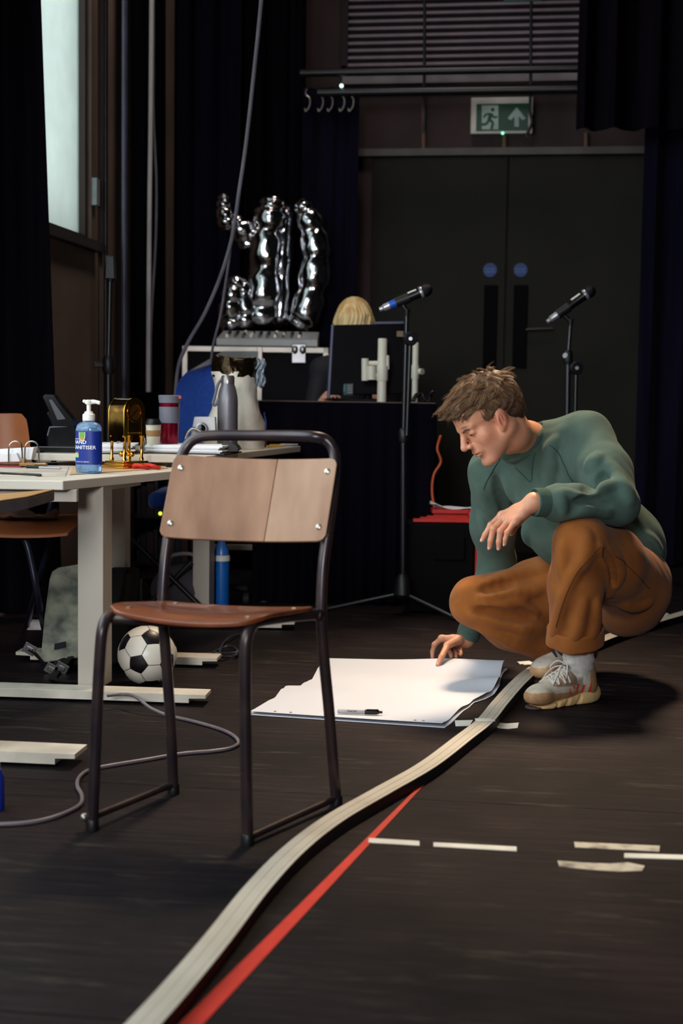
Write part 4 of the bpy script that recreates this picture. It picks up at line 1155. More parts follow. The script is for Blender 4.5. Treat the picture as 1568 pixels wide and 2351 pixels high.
# white monitor-arm posts
m_pvc = mat('cream_tube', (212, 206, 190), 0.4, col2=(206, 200, 184))
def post(u, v0, dpt, r, label, collar, arms):
    q = xyz(P(u, 922, dpt), ZTT); o = thing('monitor_arm_post', label, 'post', q)
    zt2 = P(u, v0, dpt).z
    MB().lathe([(r, 0.0), (r, zt2 - ZTT - 0.004), (r * 0.85, zt2 - ZTT)], q, None, 20).build('tube', m_pvc, o)
    z1, z0_ = P(u, collar[0], dpt).z - ZTT, P(u, collar[1], dpt).z - ZTT
    MB().lathe([(r * 1.25, z0_), (r * 1.28, z0_ + 0.004), (r * 1.28, z1 - 0.004), (r * 1.25, z1)], q, None, 20).build('collar', m_pvc, o)
    for nm, pts, rr in arms:
        MB().tube([P(*p) for p in pts], rr, 14).build(nm, m_pvc, o)
    return o
d1_ = 6.50
post(876, 777, d1_, 0.021, 'cream tubular monitor arm post with side clamps in front of the monitor', (840, 874),
     [('clamp_cylinder', [(838, 823, d1_), (838, 874, d1_)], 0.016), ('clamp_cylinder', [(853, 840, d1_ - 0.01), (853, 872, d1_ - 0.01)], 0.020),
      ('cross_arm', [(838, 834, d1_ + 0.01), (870, 834, d1_ + 0.01)], 0.011), ('cross_arm', [(838, 862, d1_), (872, 862, d1_)], 0.012),
      ('side_clip', [(889, 816, d1_), (889, 848, d1_)], 0.010)])
MB().tube(cr([P(862, 826, d1_ + 0.02), P(855, 812, d1_ + 0.02), P(848, 806, d1_ + 0.02), P(846, 798, d1_ + 0.02)], 4), 0.008, 8)
d2_ = 6.62
post(952, 786, d2_, 0.0145, 'thinner cream tubular post right of the microphone stand', (838, 870), [('clamp_knob', [(960, 853, d2_), (970, 853, d2_ - 0.02)], 0.014), ('side_clip', [(938, 840, d2_), (938, 868, d2_)], 0.008), ('side_tube', [(938, 787, d2_), (938, 800, d2_)], 0.005)])
# tangle of black leads at the table end
for k in range(3):
    rnd = random.Random(40 + k)
    pts = [Vector((P(975 + 14 * i + rnd.uniform(-6, 6), 900, 6.5).x, 6.45 + rnd.uniform(-0.1, 0.12), ZTT + 0.006 + abs(rnd.uniform(0, 0.05)) * (i % 2))) for i in range(-2, 2)]
    pts.append(Vector((tx1 - 0.02, 6.45 + 0.05 * k, ZTT + 0.007)))
    props(MB().tube(cr(pts, 6), 0.005, 8).build('audio_lead', m_cabk), ['black lead looping highest at the right end of the draped table', 'black lead in the middle of the tangle at the draped table end', 'black lead lying furthest back at the right end of the draped table'][k], 'cable', 'leads at the table end')

# ================================================================== FLIGHT CASE, MIXER, BALLOON
m_alu = mat('aluminium_edge', (176, 168, 158), 0.4, 0.55, col2=(160, 152, 144)); m_case = mat('black_laminate_case', (9, 6, 11), 0.7, spec=0.15)
dcs = 7.42
fc = thing('flight_case', 'black flight case with aluminium edges carrying the mixing desk', 'flight case', G(600, 1300))
cx0, cx1 = P(425, 800, dcs).x, P(748, 800, dcs).x; zt3 = P(590, 796, dcs).z; cy0, cy1 = dcs, dcs + 0.74
MB().box(((cx0 + cx1) / 2, (cy0 + cy1) / 2, zt3 / 2 + 0.05), (cx1 - cx0, cy1 - cy0, zt3 - 0.12)).build('case_body', m_case, fc, smooth=False)
ew = 0.03
def edge(a, b): MB().box(((a[0] + b[0]) / 2, (a[1] + b[1]) / 2, (a[2] + b[2]) / 2), (abs(a[0] - b[0]) + ew, abs(a[1] - b[1]) + ew, abs(a[2] - b[2]) + ew)).build('edge_profile', m_alu, fc, smooth=False, bevel=0.003)
zl = 0.12
for x in (cx0, cx1):
    for y in (cy0, cy1): edge((x, y, zl), (x, y, zt3 - ew / 2))
for y in (cy0, cy1):
    for z in (zl, zt3 - ew / 2): edge((cx0, y, z), (cx1, y, z))
for x in (cx0, cx1):
    for z in (zl, zt3 - ew / 2): edge((x, cy0, z), (x, cy1, z))
xm = P(596, 850, dcs).x
edge((xm, cy0 - 0.006, zl), (xm, cy0 - 0.006, zt3 - ew / 2))
for x in (cx0 + 0.06, cx1 - 0.06):
    for y in (cy0 + 0.08, cy1 - 0.08):
        w_ = MB().tube([(x - 0.015, y, 0.05), (x + 0.015, y, 0.05)], 0.05, 18).build('caster', m_rubber, fc)
c = P(686, 812, dcs - 0.012)
lt = MB().box(c, (0.075, 0.014, 0.10)).build('butterfly_latch', m_steel, fc, smooth=False, bevel=0.004)
for dx in (-0.02, 0.02):
    MB().sphere(c + Vector((dx, -0.012, 0.02)), (0.016, 0.008, 0.022), 12, 8).build('latch_wing', m_steel, lt)
# mixing desk: wedge tilted to the operator behind
m_mix = mat('grey_mixer_panel', (176, 178, 178), 0.45, col2=(160, 162, 164)); 
mx = thing('mixing_desk', 'grey audio mixing desk with faders lying on the flight case', 'mixer', Vector((P(560, 800, dcs).x, dcs + 0.3, zt3)))
x0, x1 = P(452, 790, dcs).x, P(730, 790, dcs + 0.1).x
za = zt3 + 0.004
yA, yB = dcs + 0.0, dcs + 0.48
prof = [(yA, 0.0), (yB, 0.0), (yB, 0.085), (yB - 0.06, 0.095), (yA, 0.035)]
MB().prism([Vector((x0 + 0.1, y, za + z)) for y, z in prof], (x1 - x0 - 0.1, 0, 0)).build('mixer_body', m_mix, mx, smooth=False, bevel=0.004)
for k in range(10):
    for j in range(3):
        x = x0 + 0.15 + k * 0.042; y = yA + 0.08 + j * 0.10; z = za + 0.035 + (y - yA) / (yB - 0.06 - yA) * 0.06
        if j == 0:
            MB().box((x, y + 0.02 * math.sin(k * 1.9), z + 0.008), (0.014, 0.026, 0.018)).build('fader_cap', m_black if k % 3 else m_white, mx, smooth=False)
        else:
            MB().lathe([(0.009, 0), (0.007, 0.018)], (x, y, z), None, 10).build('knob', m_black if (k + j) % 4 else m_white, mx)
# slanted grey side lid leaning at the left end of the case
o = MB().prism([P(434, 852, dcs - 0.03), P(512, 806, dcs - 0.03), P(592, 806, dcs - 0.03), P(592, 872, dcs - 0.03), P(470, 872, dcs - 0.03)], (0, 0.012, 0)).build('case_front_panel', mat('grey_panel', (128, 130, 126), 0.5), fc, smooth=False)

# silver foil balloon ----------------------------------------------------------
m_foil = mat('silver_foil', (222, 222, 226), 0.13, 1.0, col2=(206, 206, 212), bump=0.25, bscale=22, scale=3)
db = 7.93
bn = thing('foil_balloon', 'big shiny silver foil balloon shaped like an upright hand on the flight case', 'balloon', xyz(P(610, 780, db + 0.1), zt3 + 0.1))
def lobe(pts, nm, dpt, wr=0.12, wn=9.0, seed=0):
    """inflated foil finger: circular sections with pinched wrinkles"""
    rnd = random.Random(seed)
    q = [P(u, v, dpt + dd) for u, v, r, dd in pts]; sc = dpt / FPX
    qs = cr(q, 14); n = len(qs); rr = []
    R_ = [p[2] * sc for p in pts]
    for i in range(n):
        f = i / (n - 1) * (len(pts) - 1); k = min(int(f), len(pts) - 2); t = f - k; t = t * t * (3 - 2 * t)
        rr.append(R_[k] * (1 - t) + R_[k + 1] * t)
    mb = MB(); vs = []; fs = []; N_ = 22
    for i in range(n):
        t = (qs[min(i + 1, n - 1)] - qs[max(i - 1, 0)]).normalized()
        a = Vector((0, 1, 0)); a = (a - t * a.dot(t)).normalized(); b = t.cross(a)
        cap = min(1.0, math.sqrt(max(0.0, 1 - (max(0, (5 - i)) / 5.2) ** 2)), math.sqrt(max(0.0, 1 - (max(0, i - (n - 6)) / 5.2) ** 2)))
        pin = 1 - 0.95 * wr * (0.5 + 0.5 * math.cos(i * wn * 0.05 + seed)) ** 4
        for k in range(N_):
            th = 2 * math.pi * k / N_
            rad = rr[i] * cap * (1 - (1 - pin) * (0.75 + 0.25 * math.cos(th * 3 + i * 0.3 + seed)))
            rad *= 1 + 0.035 * math.sin(th * 5 + i * 0.7 + seed) 
            vs.append(qs[i] + a * math.sin(th) * rad * 0.85 + b * math.cos(th) * rad)
    for i in range(n - 1):
        for k in range(N_):
            k2 = (k + 1) % N_; fs.append((i * N_ + k, i * N_ + k2, (i + 1) * N_ + k2, (i + 1) * N_ + k))
    fs.append(tuple(range(N_))[::-1]); fs.append(tuple(range((n - 1) * N_, n * N_)))
    return mb.add(vs, fs).build(nm, m_foil, bn, angle=80)
lobe([(600, 752, 38, .12), (603, 700, 44, .10), (608, 620, 40, .10), (612, 540, 38, .10), (622, 490, 40, .10), (628, 462, 30, .10), (630, 450, 12, .10)], 'middle_finger', db, 0.25, 8, 1)
lobe([(640, 755, 28, .10), (645, 640, 26, .10), (650, 540, 24, .10), (655, 490, 20, .1), (655, 470, 8, .1)], 'back_fold', db + 0.04, 0.2, 8, 7)
lobe([(676, 756, 24, .10), (700, 720, 36, .08), (720, 640, 36, .08), (724, 570, 34, .08), (712, 510, 30, .08), (697, 475, 22, .08), (693, 455, 10, .08)], 'bent_finger', db, 0.22, 9, 2)
lobe([(575, 570, 26, .12), (556, 530, 30, .10), (535, 508, 24, .10), (518, 498, 20, .08)], 'thumb_root', db, 0.2, 9, 3)
lobe([(524, 528, 14, .06), (518, 505, 21, .05), (514, 475, 18, .05), (514, 455, 14, .05), (514, 445, 7, .05)], 'thumb_tip', db, 0.32, 11, 4)
lobe([(540, 766, 20, .05), (528, 735, 28, .05), (530, 690, 26, .03), (540, 655, 22, .03), (546, 632, 14, .04)], 'little_finger', db, 0.3, 10, 5)
lobe([(560, 760, 20, .06), (562, 720, 24, .05), (560, 670, 18, .05), (556, 640, 10, .06)], 'knuckle_fold', db, 0.25, 10, 6)

# ================================================================== BLUE CHAIR
m_blue = mat('blue_fabric', (8, 62, 150), 0.8, col2=(7, 54, 136), scale=60, sheen=0.3)
bq = thing('office_chair', 'blue upholstered chair behind the desk beside the carrier bag', 'chair', xyz(P(482, 917, 6.24), 0))
cx, cy = P(482, 917, 6.24).x, 6.24
gr = []
for i in range(13):
    f = i / 12; row = []
    for j in range(15):
        a = 2 * j / 14 - 1
        wv = (1 - max(0, (0.42 - f) / 0.42) ** 2.6) ** 0.5 if f < 0.42 else 1.0
        hw = 83 / FPX * 6.24 * (wv * 0.97 + 0.03)
        row.append(Vector((cx + a * hw, cy + 0.05 * (1 - a * a) + 0.05 * (1 - f), P(450, 836, 6.28).z - f * 0.40)))
    gr.append(row)
MB().slab(gr, (0, 0.06, 0)).build('backrest', m_blue, bq, angle=60, bevel=0.010, bseg=3)
MB().box((cx, cy - 0.16, 0.47), (0.44, 0.42, 0.07)).build('seat', m_blue, bq, bevel=0.025, bseg=3)
MB().tube([(cx, cy + 0.09, 0.45), (cx, cy + 0.10, 0.72)], 0.018, 10).build('back_post', m_black, bq)
MB().tube([(cx, cy - 0.14, 0.09), (cx, cy - 0.14, 0.44)], 0.022, 12).build('gas_column', m_black, bq)
for k in range(5):
    a = 0.3 + k * 2 * math.pi / 5
    e = Vector((cx + 0.18 * math.cos(a), cy - 0.14 + 0.18 * math.sin(a), 0.07))
    lg = MB().tube([(cx, cy - 0.14, 0.10), e], [0.02, 0.014], 10).build('base_arm', m_black, bq)
    MB().tube([e + Vector((-0.012, 0, -0.042)), e + Vector((0.012, 0, -0.042))], 0.027, 14).build('caster', m_rubber, lg)

# ================================================================== MICROPHONES
m_mick = mat('mic_black', (18, 17, 22), 0.3, 0.4); m_mics = mat('mic_silver', (196, 196, 202), 0.3, 0.7); m_micb = mat('mic_blue_band', (24, 84, 190), 0.4); m_mesh = mat('mic_mesh', (22, 20, 26), 0.45, 0.6, bump=0.4, bscale=400)
def mic_stand(label, mlabel, foot_px, d, tube, tip, tail, clamp, boom, feet, band, knob):
    q = xyz(P(foot_px[0], 917, d), 0.0)
    o = thing('microphone_stand', label, 'stand', q)
    hub = P(foot_px[0], foot_px[1], d)
    top = P(tube[0], tube[1], d)
    mid = P(*clamp, d)
    MB().tube([hub, mid], 0.0125, 12).build('lower_tube', m_blackmetal, o)
    MB().tube([mid, top], 0.009, 12).build('upper_tube', m_blackmetal, o)
    MB().lathe([(0.030, -0.05), (0.040, -0.035), (0.030, 0.03), (0.018, 0.05)], hub, None, 18).build('tripod_hub', m_black, o)
    MB().lathe([(0.016, -0.03), (0.02, -0.02), (0.02, 0.02), (0.014, 0.03)], mid, None, 14).build('height_clutch', m_black, o)
    if knob: MB().tube([mid, P(knob[0], knob[1], d - 0.02)], [0.006, 0.012], 10).build('clutch_knob', m_mics, o)
    if boom:
        a, b = P(*boom[0], d - 0.03), P(*boom[1], d - 0.03)
        bm_ = MB().tube([a, b], 0.0085, 10).build('boom_arm', m_blackmetal, o)
        MB().lathe([(0.026, -0.012), (0.03, -0.006), (0.03, 0.006), (0.026, 0.012)], a, rot_to((0.3, -1, 0)), 18).build('boom_clutch', m_black, bm_)
        MB().tube([a + Vector((0, -0.012, 0)), a + Vector((0, -0.02, 0))], 0.008, 10).build('clutch_bolt', m_mics, bm_)
        MB().tube([a, P(tube[0] + (boom[0][0] - tube[0]) * 0.3, boom[0][1] + 6, d)], 0.012, 10).build('boom_bracket', m_black, bm_)
    for e in feet:
        lg = MB().tube([hub + Vector((0, 0, -0.03)), e + Vector((0, 0, 0.012))], 0.0085, 10).build('leg', m_blackmetal, o)
        MB().sphere(e + Vector((0, 0, 0.012)), 0.012, 12, 8).build('rubber_foot', m_rubber, lg)
    # clip + microphone
    tp, tl = P(*tip, d), P(*tail, d)
    ax = (tp - tl).normalized(); ln = (tp - tl).length
    MB().tube([top + Vector((0, 0, -0.02)), top + Vector((0, 0, 0.01))], [0.009, 0.014], 12).build('clip_joint', m_black, o)
    cpt = tl + ax * (ax.dot(top - tl))
    MB().tube([top + Vector((0, 0, 0.0)), cpt - Vector((0, 0, 0.016))], 0.010, 10).build('clip_stem', m_black, o)
    rt = rot_to(ax)
    MB().lathe([(0.0195, -0.03), (0.0215, -0.03), (0.0225, 0.03), (0.0205, 0.03)], cpt, rt, 20).build('mic_clip', m_black, o)
    mi = thing('microphone', mlabel, 'microphone', cpt - Vector((0, 0, 0.02)))
    MB().lathe([(0.009, 0), (0.015, 0.006), (0.016, ln * 0.14), (0.0165, ln * 0.15)], tl, rt, 20).build('tail', m_mics, mi)
    MB().lathe([(0.0162, ln * 0.14), (0.0175, ln * 0.29)], tl, rt, 20).build('tail_sleeve', m_micb if band else m_mics, mi)
    MB().lathe([(0.0185, ln * 0.29), (0.0188, ln * 0.36)], tl, rt, 20).build('tail_band', m_mics, mi)
    MB().lathe([(0.018, ln * 0.35), (0.0195, ln * 0.74), (0.022, ln * 0.80)], tl, rt, 20).build('handle', m_mick, mi)
    MB().lathe([(0.010, -ln * 0.06), (0.0105, 0.004)], tl, rt, 14).build('antenna', m_mics, mi)
    MB().lathe([(0.0245, ln * 0.79), (0.0255, ln * 0.83), (0.0245, ln * 0.845)], tl, rt, 20).build('collar_ring', m_mics, mi)
    c_ = tl + ax * (ln * 0.905); MB().sphere(c_, (0.0265, 0.0265, 0.030), 20, 14, rt).build('mesh_head', m_mesh, mi)
    sd = (Vector((0, -0.35, 1)) - ax * ax.dot(Vector((0, -0.35, 1)))).normalized()
    MB().box(tl + ax * (ln * 0.64) + sd * 0.0188, (0.004, 0.012, ln * 0.20), rot_to(ax, sd)).build('display_panel', m_white, mi, smooth=False)
    return o
dmA = 5.95
mic_stand('black microphone stand in front of the draped table, tripod legs spread on the floor', 'microphone with a blue tail band on the stand by the draped table', (925, 1345), dmA, (934, 715), (987, 663), (878, 708), (926, 1000), ((942, 778), (934, 1000)),
          [G(752, 1404), G(1042, 1424), xyz(P(925, 1345, 5.95), 0) + Vector((0.03, 0.20, 0))], True, None)
dmB = 6.15
qf = P(1300, 917, dmB)
mic_stand('black microphone stand rising behind the crouching man', 'microphone with a silver tail on the stand behind the crouching man', (1298, 1330), dmB, (1310, 738), (1362, 664), (1262, 735), (1304, 820), ((1323, 845), (1318, 1060)),
          [xyz(qf, 0) + Vector((0.26, 0.12, 0)), xyz(qf, 0) + Vector((-0.22, 0.18, 0)), xyz(qf, 0) + Vector((0.0, -0.28, 0))], False, (1297, 816))

# ================================================================== RED AND BLACK CRATE
m_redc = mat('red_crate', (196, 30, 20), 0.4)
dr = 5.99
cr_ = thing('tool_crate', 'black crate with a red lid behind the crouching man', 'crate', xyz(P(1020, 917, dr), 0))
xa, xb = P(940, 1200, dr).x, P(1092, 1200, dr).x; zcr = P(1010, 1200, dr).z; yb = dr + 0.205
MB().box(((xa + xb) / 2, (dr + yb) / 2, zcr / 2), (xb - xa, yb - dr, zcr - 0.004), None).build('crate_body', mat('crate_black', (8, 6, 8), 0.75, spec=0.1), cr_, smooth=False, bevel=0.01)
MB().box(((xa + xb) / 2 + 0.03, dr - 0.006, zcr * 0.72), (0.13, 0.016, 0.10)).build('crate_handle_panel', mat('crate_black', (8, 6, 8), 0.75, spec=0.1), cr_, smooth=False, bevel=0.004)
MB().box((xb + 0.012, dr + 0.03, zcr * 0.5), (0.022, 0.05, zcr * 0.96)).build('side_catch', m_redc, cr_, smooth=False, bevel=0.004)
MB().box((xb - 0.005, (dr + yb) / 2, zcr + 0.02), (0.05, yb - dr, 0.05)).build('lid_frame', m_redc, cr_, smooth=False, bevel=0.006)
for k in range(6):
    y = dr + 0.014 + k * 0.032
    MB().box(((xa + xb) / 2 + 0.0 + 0.016 * k, y, zcr + 0.008 + 0.004 * k), (xb - xa - 0.03 - 0.03 * k, 0.020, 0.016)).build('lid_rib', m_redc, cr_, smooth=False, bevel=0.003)
zt5 = zcr + 0.047
MB().box(((xa + xb) / 2 + 0.06, dr + 0.145, zcr + 0.04), (0.2, 0.11, 0.02)).build('lid_tray', m_redc, cr_, smooth=False, bevel=0.004)
pp = MB().slab([[Vector(((xa + xb) / 2 - 0.045 + 0.19 * j / 8, dr + 0.095 + 0.10 * i / 4, zcr + 0.055 + 0.010 * math.sin(j * 1.1 + i) * (1 if j < 3 else 0.3) + 0.02 * max(0, (2 - j) / 2))) for j in range(9)] for i in range(5)], (0, 0, -0.002)).build('paper_sheet', m_paper, angle=60)
props(pp, 'crumpled white paper lying on the red crate lid', 'paper')
props(MB().tube(cr([P(1012, 1000, 6.2) + Vector((0, 0, 0)), P(1004, 1030, 6.18), P(1012, 1060, 6.18), P(996, 1090, 6.18), P(992, 1130, 6.18), P(1000, 1180, 6.18)], 6), 0.006, 8).build('orange_lead', mat('orange_cable', (190, 76, 26), 0.5)), 'orange cable hanging at the right end of the draped table', 'cable')
# ================================================================== FLOOR THINGS
# curved white-topped kerb strip (laminated layers, black sides)
HS = 0.027
LE = [(180, 2460), (286, 2351), (379, 2251), (470, 2146), (562, 2033), (649, 1945), (741, 1876), (850, 1814), (959, 1753), (1042, 1692), (1094, 1652), (1130, 1610), (1173, 1564), (1215, 1531), (1290, 1497), (1388, 1458), (1458, 1434), (1520, 1416), (1600, 1393), (1700, 1366)]
WS = 0.0245
path = cr([G(u, v, HS) for u, v in LE], 9)
_off = []
for i, p in enumerate(path):
    t_ = path[min(i + 1, len(path) - 1)] - path[max(i - 1, 0)]; t_.z = 0; t_.normalize()
    _off.append(Vector((p.x, p.y, 0)) + Vector((t_.y, -t_.x, 0)) * WS)
path = _off
ks = thing('curved_strip', 'long curved white-topped strip with black sides snaking across the floor', 'strip', path[20])
m_stw = mat('white_strip_top', (190, 180, 165), 0.6, col2=(176, 165, 149), scale=6); m_stk = mat('strip_black_side', (22, 19, 22), 0.6)
def ribbon(off0, off1, z0, z1, nm, m, parent=ks, i0=0, i1=None):
    pts = path[i0:i1]; n = len(pts); vs = []; fs = []
    for i, p in enumerate(pts):
        t = pts[min(i + 1, n - 1)] - pts[max(i - 1, 0)]; t.z = 0; t.normalize(); nn = Vector((t.y, -t.x, 0))
        for o_, z in ((off0, z0), (off1, z0), (off1, z1), (off0, z1)): vs.append(p + nn * o_ + Vector((0, 0, z)))
    for i in range(n - 1):
        for k in range(4):
            k2 = (k + 1) % 4; fs.append((4 * i + k, 4 * i + k2, 4 * i + 4 + k2, 4 * i + 4 + k))
    fs += [(3, 2, 1, 0), tuple(range(4 * n - 4, 4 * n))]
    return MB().add(vs, fs).build(nm, m, parent, angle=30)
ribbon(-WS, WS, 0.0005, HS - 0.001, 'strip_core', m_stk)
ml = len(path)
for k in range(5):
    a = -WS + 2 * WS * k / 5; b = a + 2 * WS / 5 - 0.0006
    ribbon(a, b, HS - 0.004, HS + 0.0004 * (k % 2) + 0.0002, 'white_lamina', m_stw)
# faint pencil band across the strip near the shoe
# red floor tape and white floor tapes
m_tapr = mat('red_tape', (206, 40, 24), 0.5, col2=(190, 34, 20), scale=20); m_tapw = mat('white_tape', (232, 226, 214), 0.6); m_tapo = mat('worn_white_tape', (196, 184, 164), 0.7, col2=(120, 108, 96), scale=26, lo=0.45, hi=0.7)
def tape(px, m, nm, label, th=0.0012, z=0.0002):
    o = MB().prism([G(u, v) + Vector((0, 0, z)) for u, v in px], (0, 0, th)).build(nm, m, smooth=False); return props(o, label, 'tape')
tape([(1004, 1770), (992, 1776), (398, 2365), (455, 2365)], m_tapr, 'floor_tape', 'long straight red tape line on the floor beside the curved strip')
tape([(847, 1925), (963, 1932), (963, 1942), (845, 1935)], m_tapw, 'floor_tape', 'short white tape dash touching the red tape line')
tape([(995, 1935), (1186, 1945), (1186, 1955), (995, 1944)], m_tapw, 'floor_tape', 'white tape dash in the middle of the row on the floor')
tape([(1318, 1934), (1515, 1943), (1513, 1956), (1320, 1946)], m_tapo, 'floor_tape', 'worn faded white tape dash at the top right of the dashes')
tape([(1433, 1960), (1640, 1966), (1640, 1976), (1433, 1970)], m_tapw, 'floor_tape', 'clean white tape dash running off the right edge')
tape([(1280, 1977), (1340, 1982), (1400, 1984), (1440, 1981), (1480, 1989), (1474, 2000), (1420, 2002), (1350, 1997), (1284, 1990)], m_tapo, 'floor_tape', 'torn crooked white tape piece lowest of the dashes')
def strap(label, ca, cb, cc, cd, over):
    """tape laid over the strip: floor tab, bridge over the top, floor tab"""
    o = thing('strip_tape', label, 'tape', G(*over[0]))
    for pl in (ca, cb):
        MB().prism([G(u, v) + Vector((0, 0, 0.0003)) for u, v in pl], (0, 0, 0.0012)).build('floor_tab', m_tapw, o, smooth=False)
    if cc: MB().prism([G(u, v, HS + 0.0008) for u, v in cc], (0, 0, 0.0012)).build('bridge', m_tapw, o, smooth=False)
    if cd: MB().prism([Vector(p) for p in cd], (0.0, -0.0012, 0)).build('side_fall', m_tapw, o, smooth=False)
strap('white tape strapping the curved strip down beside the paper pad', [(1044, 1655), (1086, 1654), (1078, 1667), (1046, 1668)], [(1142, 1660), (1165, 1662), (1191, 1660), (1188, 1672), (1168, 1674), (1144, 1672), (1130, 1664)],
      [(1090, 1650), (1124, 1650), (1137, 1656), (1092, 1656)], None, [(1110, 1660)])
strap('small white tape tab under the hem of the trousers', [(1187, 1520), (1215, 1518), (1232, 1526), (1204, 1527)], [(1190, 1522), (1200, 1519), (1204, 1524), (1194, 1526)], None, None, [(1205, 1523)])
strap('small white tape tab on the far right of the curved strip', [(1484, 1418), (1512, 1411), (1530, 1414), (1500, 1422)], [(1520, 1411), (1532, 1408), (1536, 1411), (1526, 1414)], None, None, [(1505, 1416)])

# flip-chart paper pad, far corner lifted by the hand
m_pad = mat('flipchart_paper', (202, 203, 212), 0.75, col2=(196, 197, 206), scale=2)
pad = thing('paper_pad', 'large white flip-chart paper sheet lying on the floor under the hand', 'paper', G(880, 1600))
def polyl(pts):
    q = [G(u, v) for u, v in pts]; L = [0.0]
    for i in range(1, len(q)): L.append(L[-1] + (q[i] - q[i - 1]).length)
    def at(b):
        l = b * L[-1]; k = 0
        while k < len(q) - 2 and l > L[k + 1]: k += 1
        return q[k].lerp(q[k + 1], (l - L[k]) / (L[k + 1] - L[k]))
    return at
PLf = polyl([(573, 1641), (598, 1625), (628, 1607), (640, 1603), (656, 1580), (694, 1579), (706, 1568), (724, 1562), (738, 1534), (750, 1523)])
PRt = polyl([(1015, 1671), (1040, 1648), (1060, 1632), (1075, 1624), (1086, 1614), (1108, 1606), (1126, 1594), (1143, 1574), (1150, 1550), (1158, 1535)])
def padgrid(z0, wob, sh, lift):
    gr = []; ni, nj = 48, 48
    for i in range(ni + 1):
        b = i / ni; row = []
        A_, B_ = PLf(b), PRt(b)
        if sh > 1: A_ = A_ + Vector((-0.012, -0.006, 0)); B_ = B_ + Vector((0.006 + 0.004 * math.sin(b * 14), -0.008, 0))
        for j in range(nj + 1):
            a = j / nj
            p = A_.lerp(B_, a)
            z = z0 + wob * (0.0022 * (1 + math.sin(b * 19 + 1.4 * a + sh)) * (0.3 + b) + 0.006 * a ** 4 * (1 + math.sin(b * 26 + 2 + sh)) * (0.25 + b))
            z += lift * (0.008 * max(0, (b - 0.80) / 0.20) ** 1.6 * math.exp(-((a - 0.70) / 0.22) ** 2) + 0.008 * max(0, (b - 0.7) / 0.3) ** 2)
            z += wob * 0.004 * max(0, 1 - b / 0.06)
            row.append(Vector((p.x, p.y, z)))
        gr.append(row)
    return gr
PADG = padgrid(0.006, 1.0, 0.3, 1.0)
MB().slab(padgrid(0.0012, 0.25, 1.9, 0.0), (0, 0, -0.0009)).build('under_sheet', m_pad, pad, angle=60)
MB().slab(PADG, (0, 0, -0.0012)).build('top_sheet', m_pad, pad, angle=60)
for a in (0.13, 0.215, 0.86, 0.90):
    i, j = 1, int(a * 48)
    p = PADG[1][j]
    MB().lathe([(0.004, 0.0006), (0.004, 0.0014)], p, None, 10).build('punch_hole', mat('punch_hole_grey', (120, 112, 110), 0.8), pad)
def padz(p):
    best = min(((q - p).to_2d().length, q.z) for row in PADG for q in row); return best[1]
# marker pen
pa, pb = G(774, 1634, 0.015), G(878, 1636, 0.015)
zp = max(padz(pa), padz(pb), padz((pa + pb) / 2)) + 0.0075
pa.z = pb.z = zp
mk = thing('marker_pen', 'grey permanent marker with a black cap lying on the paper sheet', 'marker', (pa + pb) / 2 - Vector((0, 0, 0.007)))
dv = pb - pa; ln = dv.length; rt = rot_to(dv)
MB().lathe([(0.004, 0), (0.0062, 0.003), (0.0068, ln * 0.2), (0.0068, ln * 0.62)], pa, rt, 16).build('barrel', mat('marker_grey', (176, 172, 174), 0.4), mk)
MB().lathe([(0.0073, ln * 0.61), (0.0073, ln * 0.86), (0.0055, ln * 0.92), (0.0040, ln * 0.93), (0.0035, ln)], pa, rt, 16).build('cap', m_black, mk)
tv, tf = text_flat('Sharpie', 0.009, 0.02); wd = max(v[0] for v in tv)
ux = dv.normalized(); uz = Vector((0, 0, 1)); uy = ux.cross(uz) * -1
vs = []
for x, y, _ in tv:
    a = (y - 0.003) / 0.007; nrm_ = Vector((0, -1, 0)) * math.cos(a + 0.5) + Vector((0, 0, 1)) * math.sin(a + 0.5)
    vs.append(pa + ux * (ln * 0.22 + x) + nrm_ * 0.0071)
MB().add(vs, tf).build('lettering', mat('marker_print', (60, 58, 62), 0.5), mk, smooth=False, fix=False)
pen_clip = MB().box(pa + dv * 0.78 + Vector((0, -0.003, 0.0075)), (ln * 0.26, 0.004, 0.0015)).build('pocket_clip', m_black, mk, smooth=False)

# football: 12 pentagons + 20 hexagons as separate raised panels --------------------------
gb = G(337, 1572); RBALL = 69 / FPX * (gb.y) * 1.0
cb_ = Vector((gb.x, gb.y + 0.01, RBALL))
fb = thing('football', 'white and black football on the floor beside the desk leg', 'ball', Vector((cb_.x, cb_.y, 0)))
m_bw = mat('ball_white', (232, 226, 212), 0.35, col2=(222, 214, 200), scale=5); m_bk = mat('ball_black', (18, 14, 20), 0.35); m_seam = mat('ball_seam', (44, 40, 42), 0.7)
MB().sphere(cb_, RBALL * 0.985, 40, 26).build('bladder_seam', m_seam, fb)
phi = (1 + 5 ** 0.5) / 2
ico = [Vector(v).normalized() for v in [(-1, phi, 0), (1, phi, 0), (-1, -phi, 0), (1, -phi, 0), (0, -1, phi), (0, 1, phi), (0, -1, -phi), (0, 1, -phi), (phi, 0, -1), (phi, 0, 1), (-phi, 0, -1), (-phi, 0, 1)]]
icf = [(0, 11, 5), (0, 5, 1), (0, 1, 7), (0, 7, 10), (0, 10, 11), (1, 5, 9), (5, 11, 4), (11, 10, 2), (10, 7, 6), (7, 1, 8), (3, 9, 4), (3, 4, 2), (3, 2, 6), (3, 6, 8), (3, 8, 9), (4, 9, 5), (2, 4, 11), (6, 2, 10), (8, 6, 7), (9, 8, 1)]
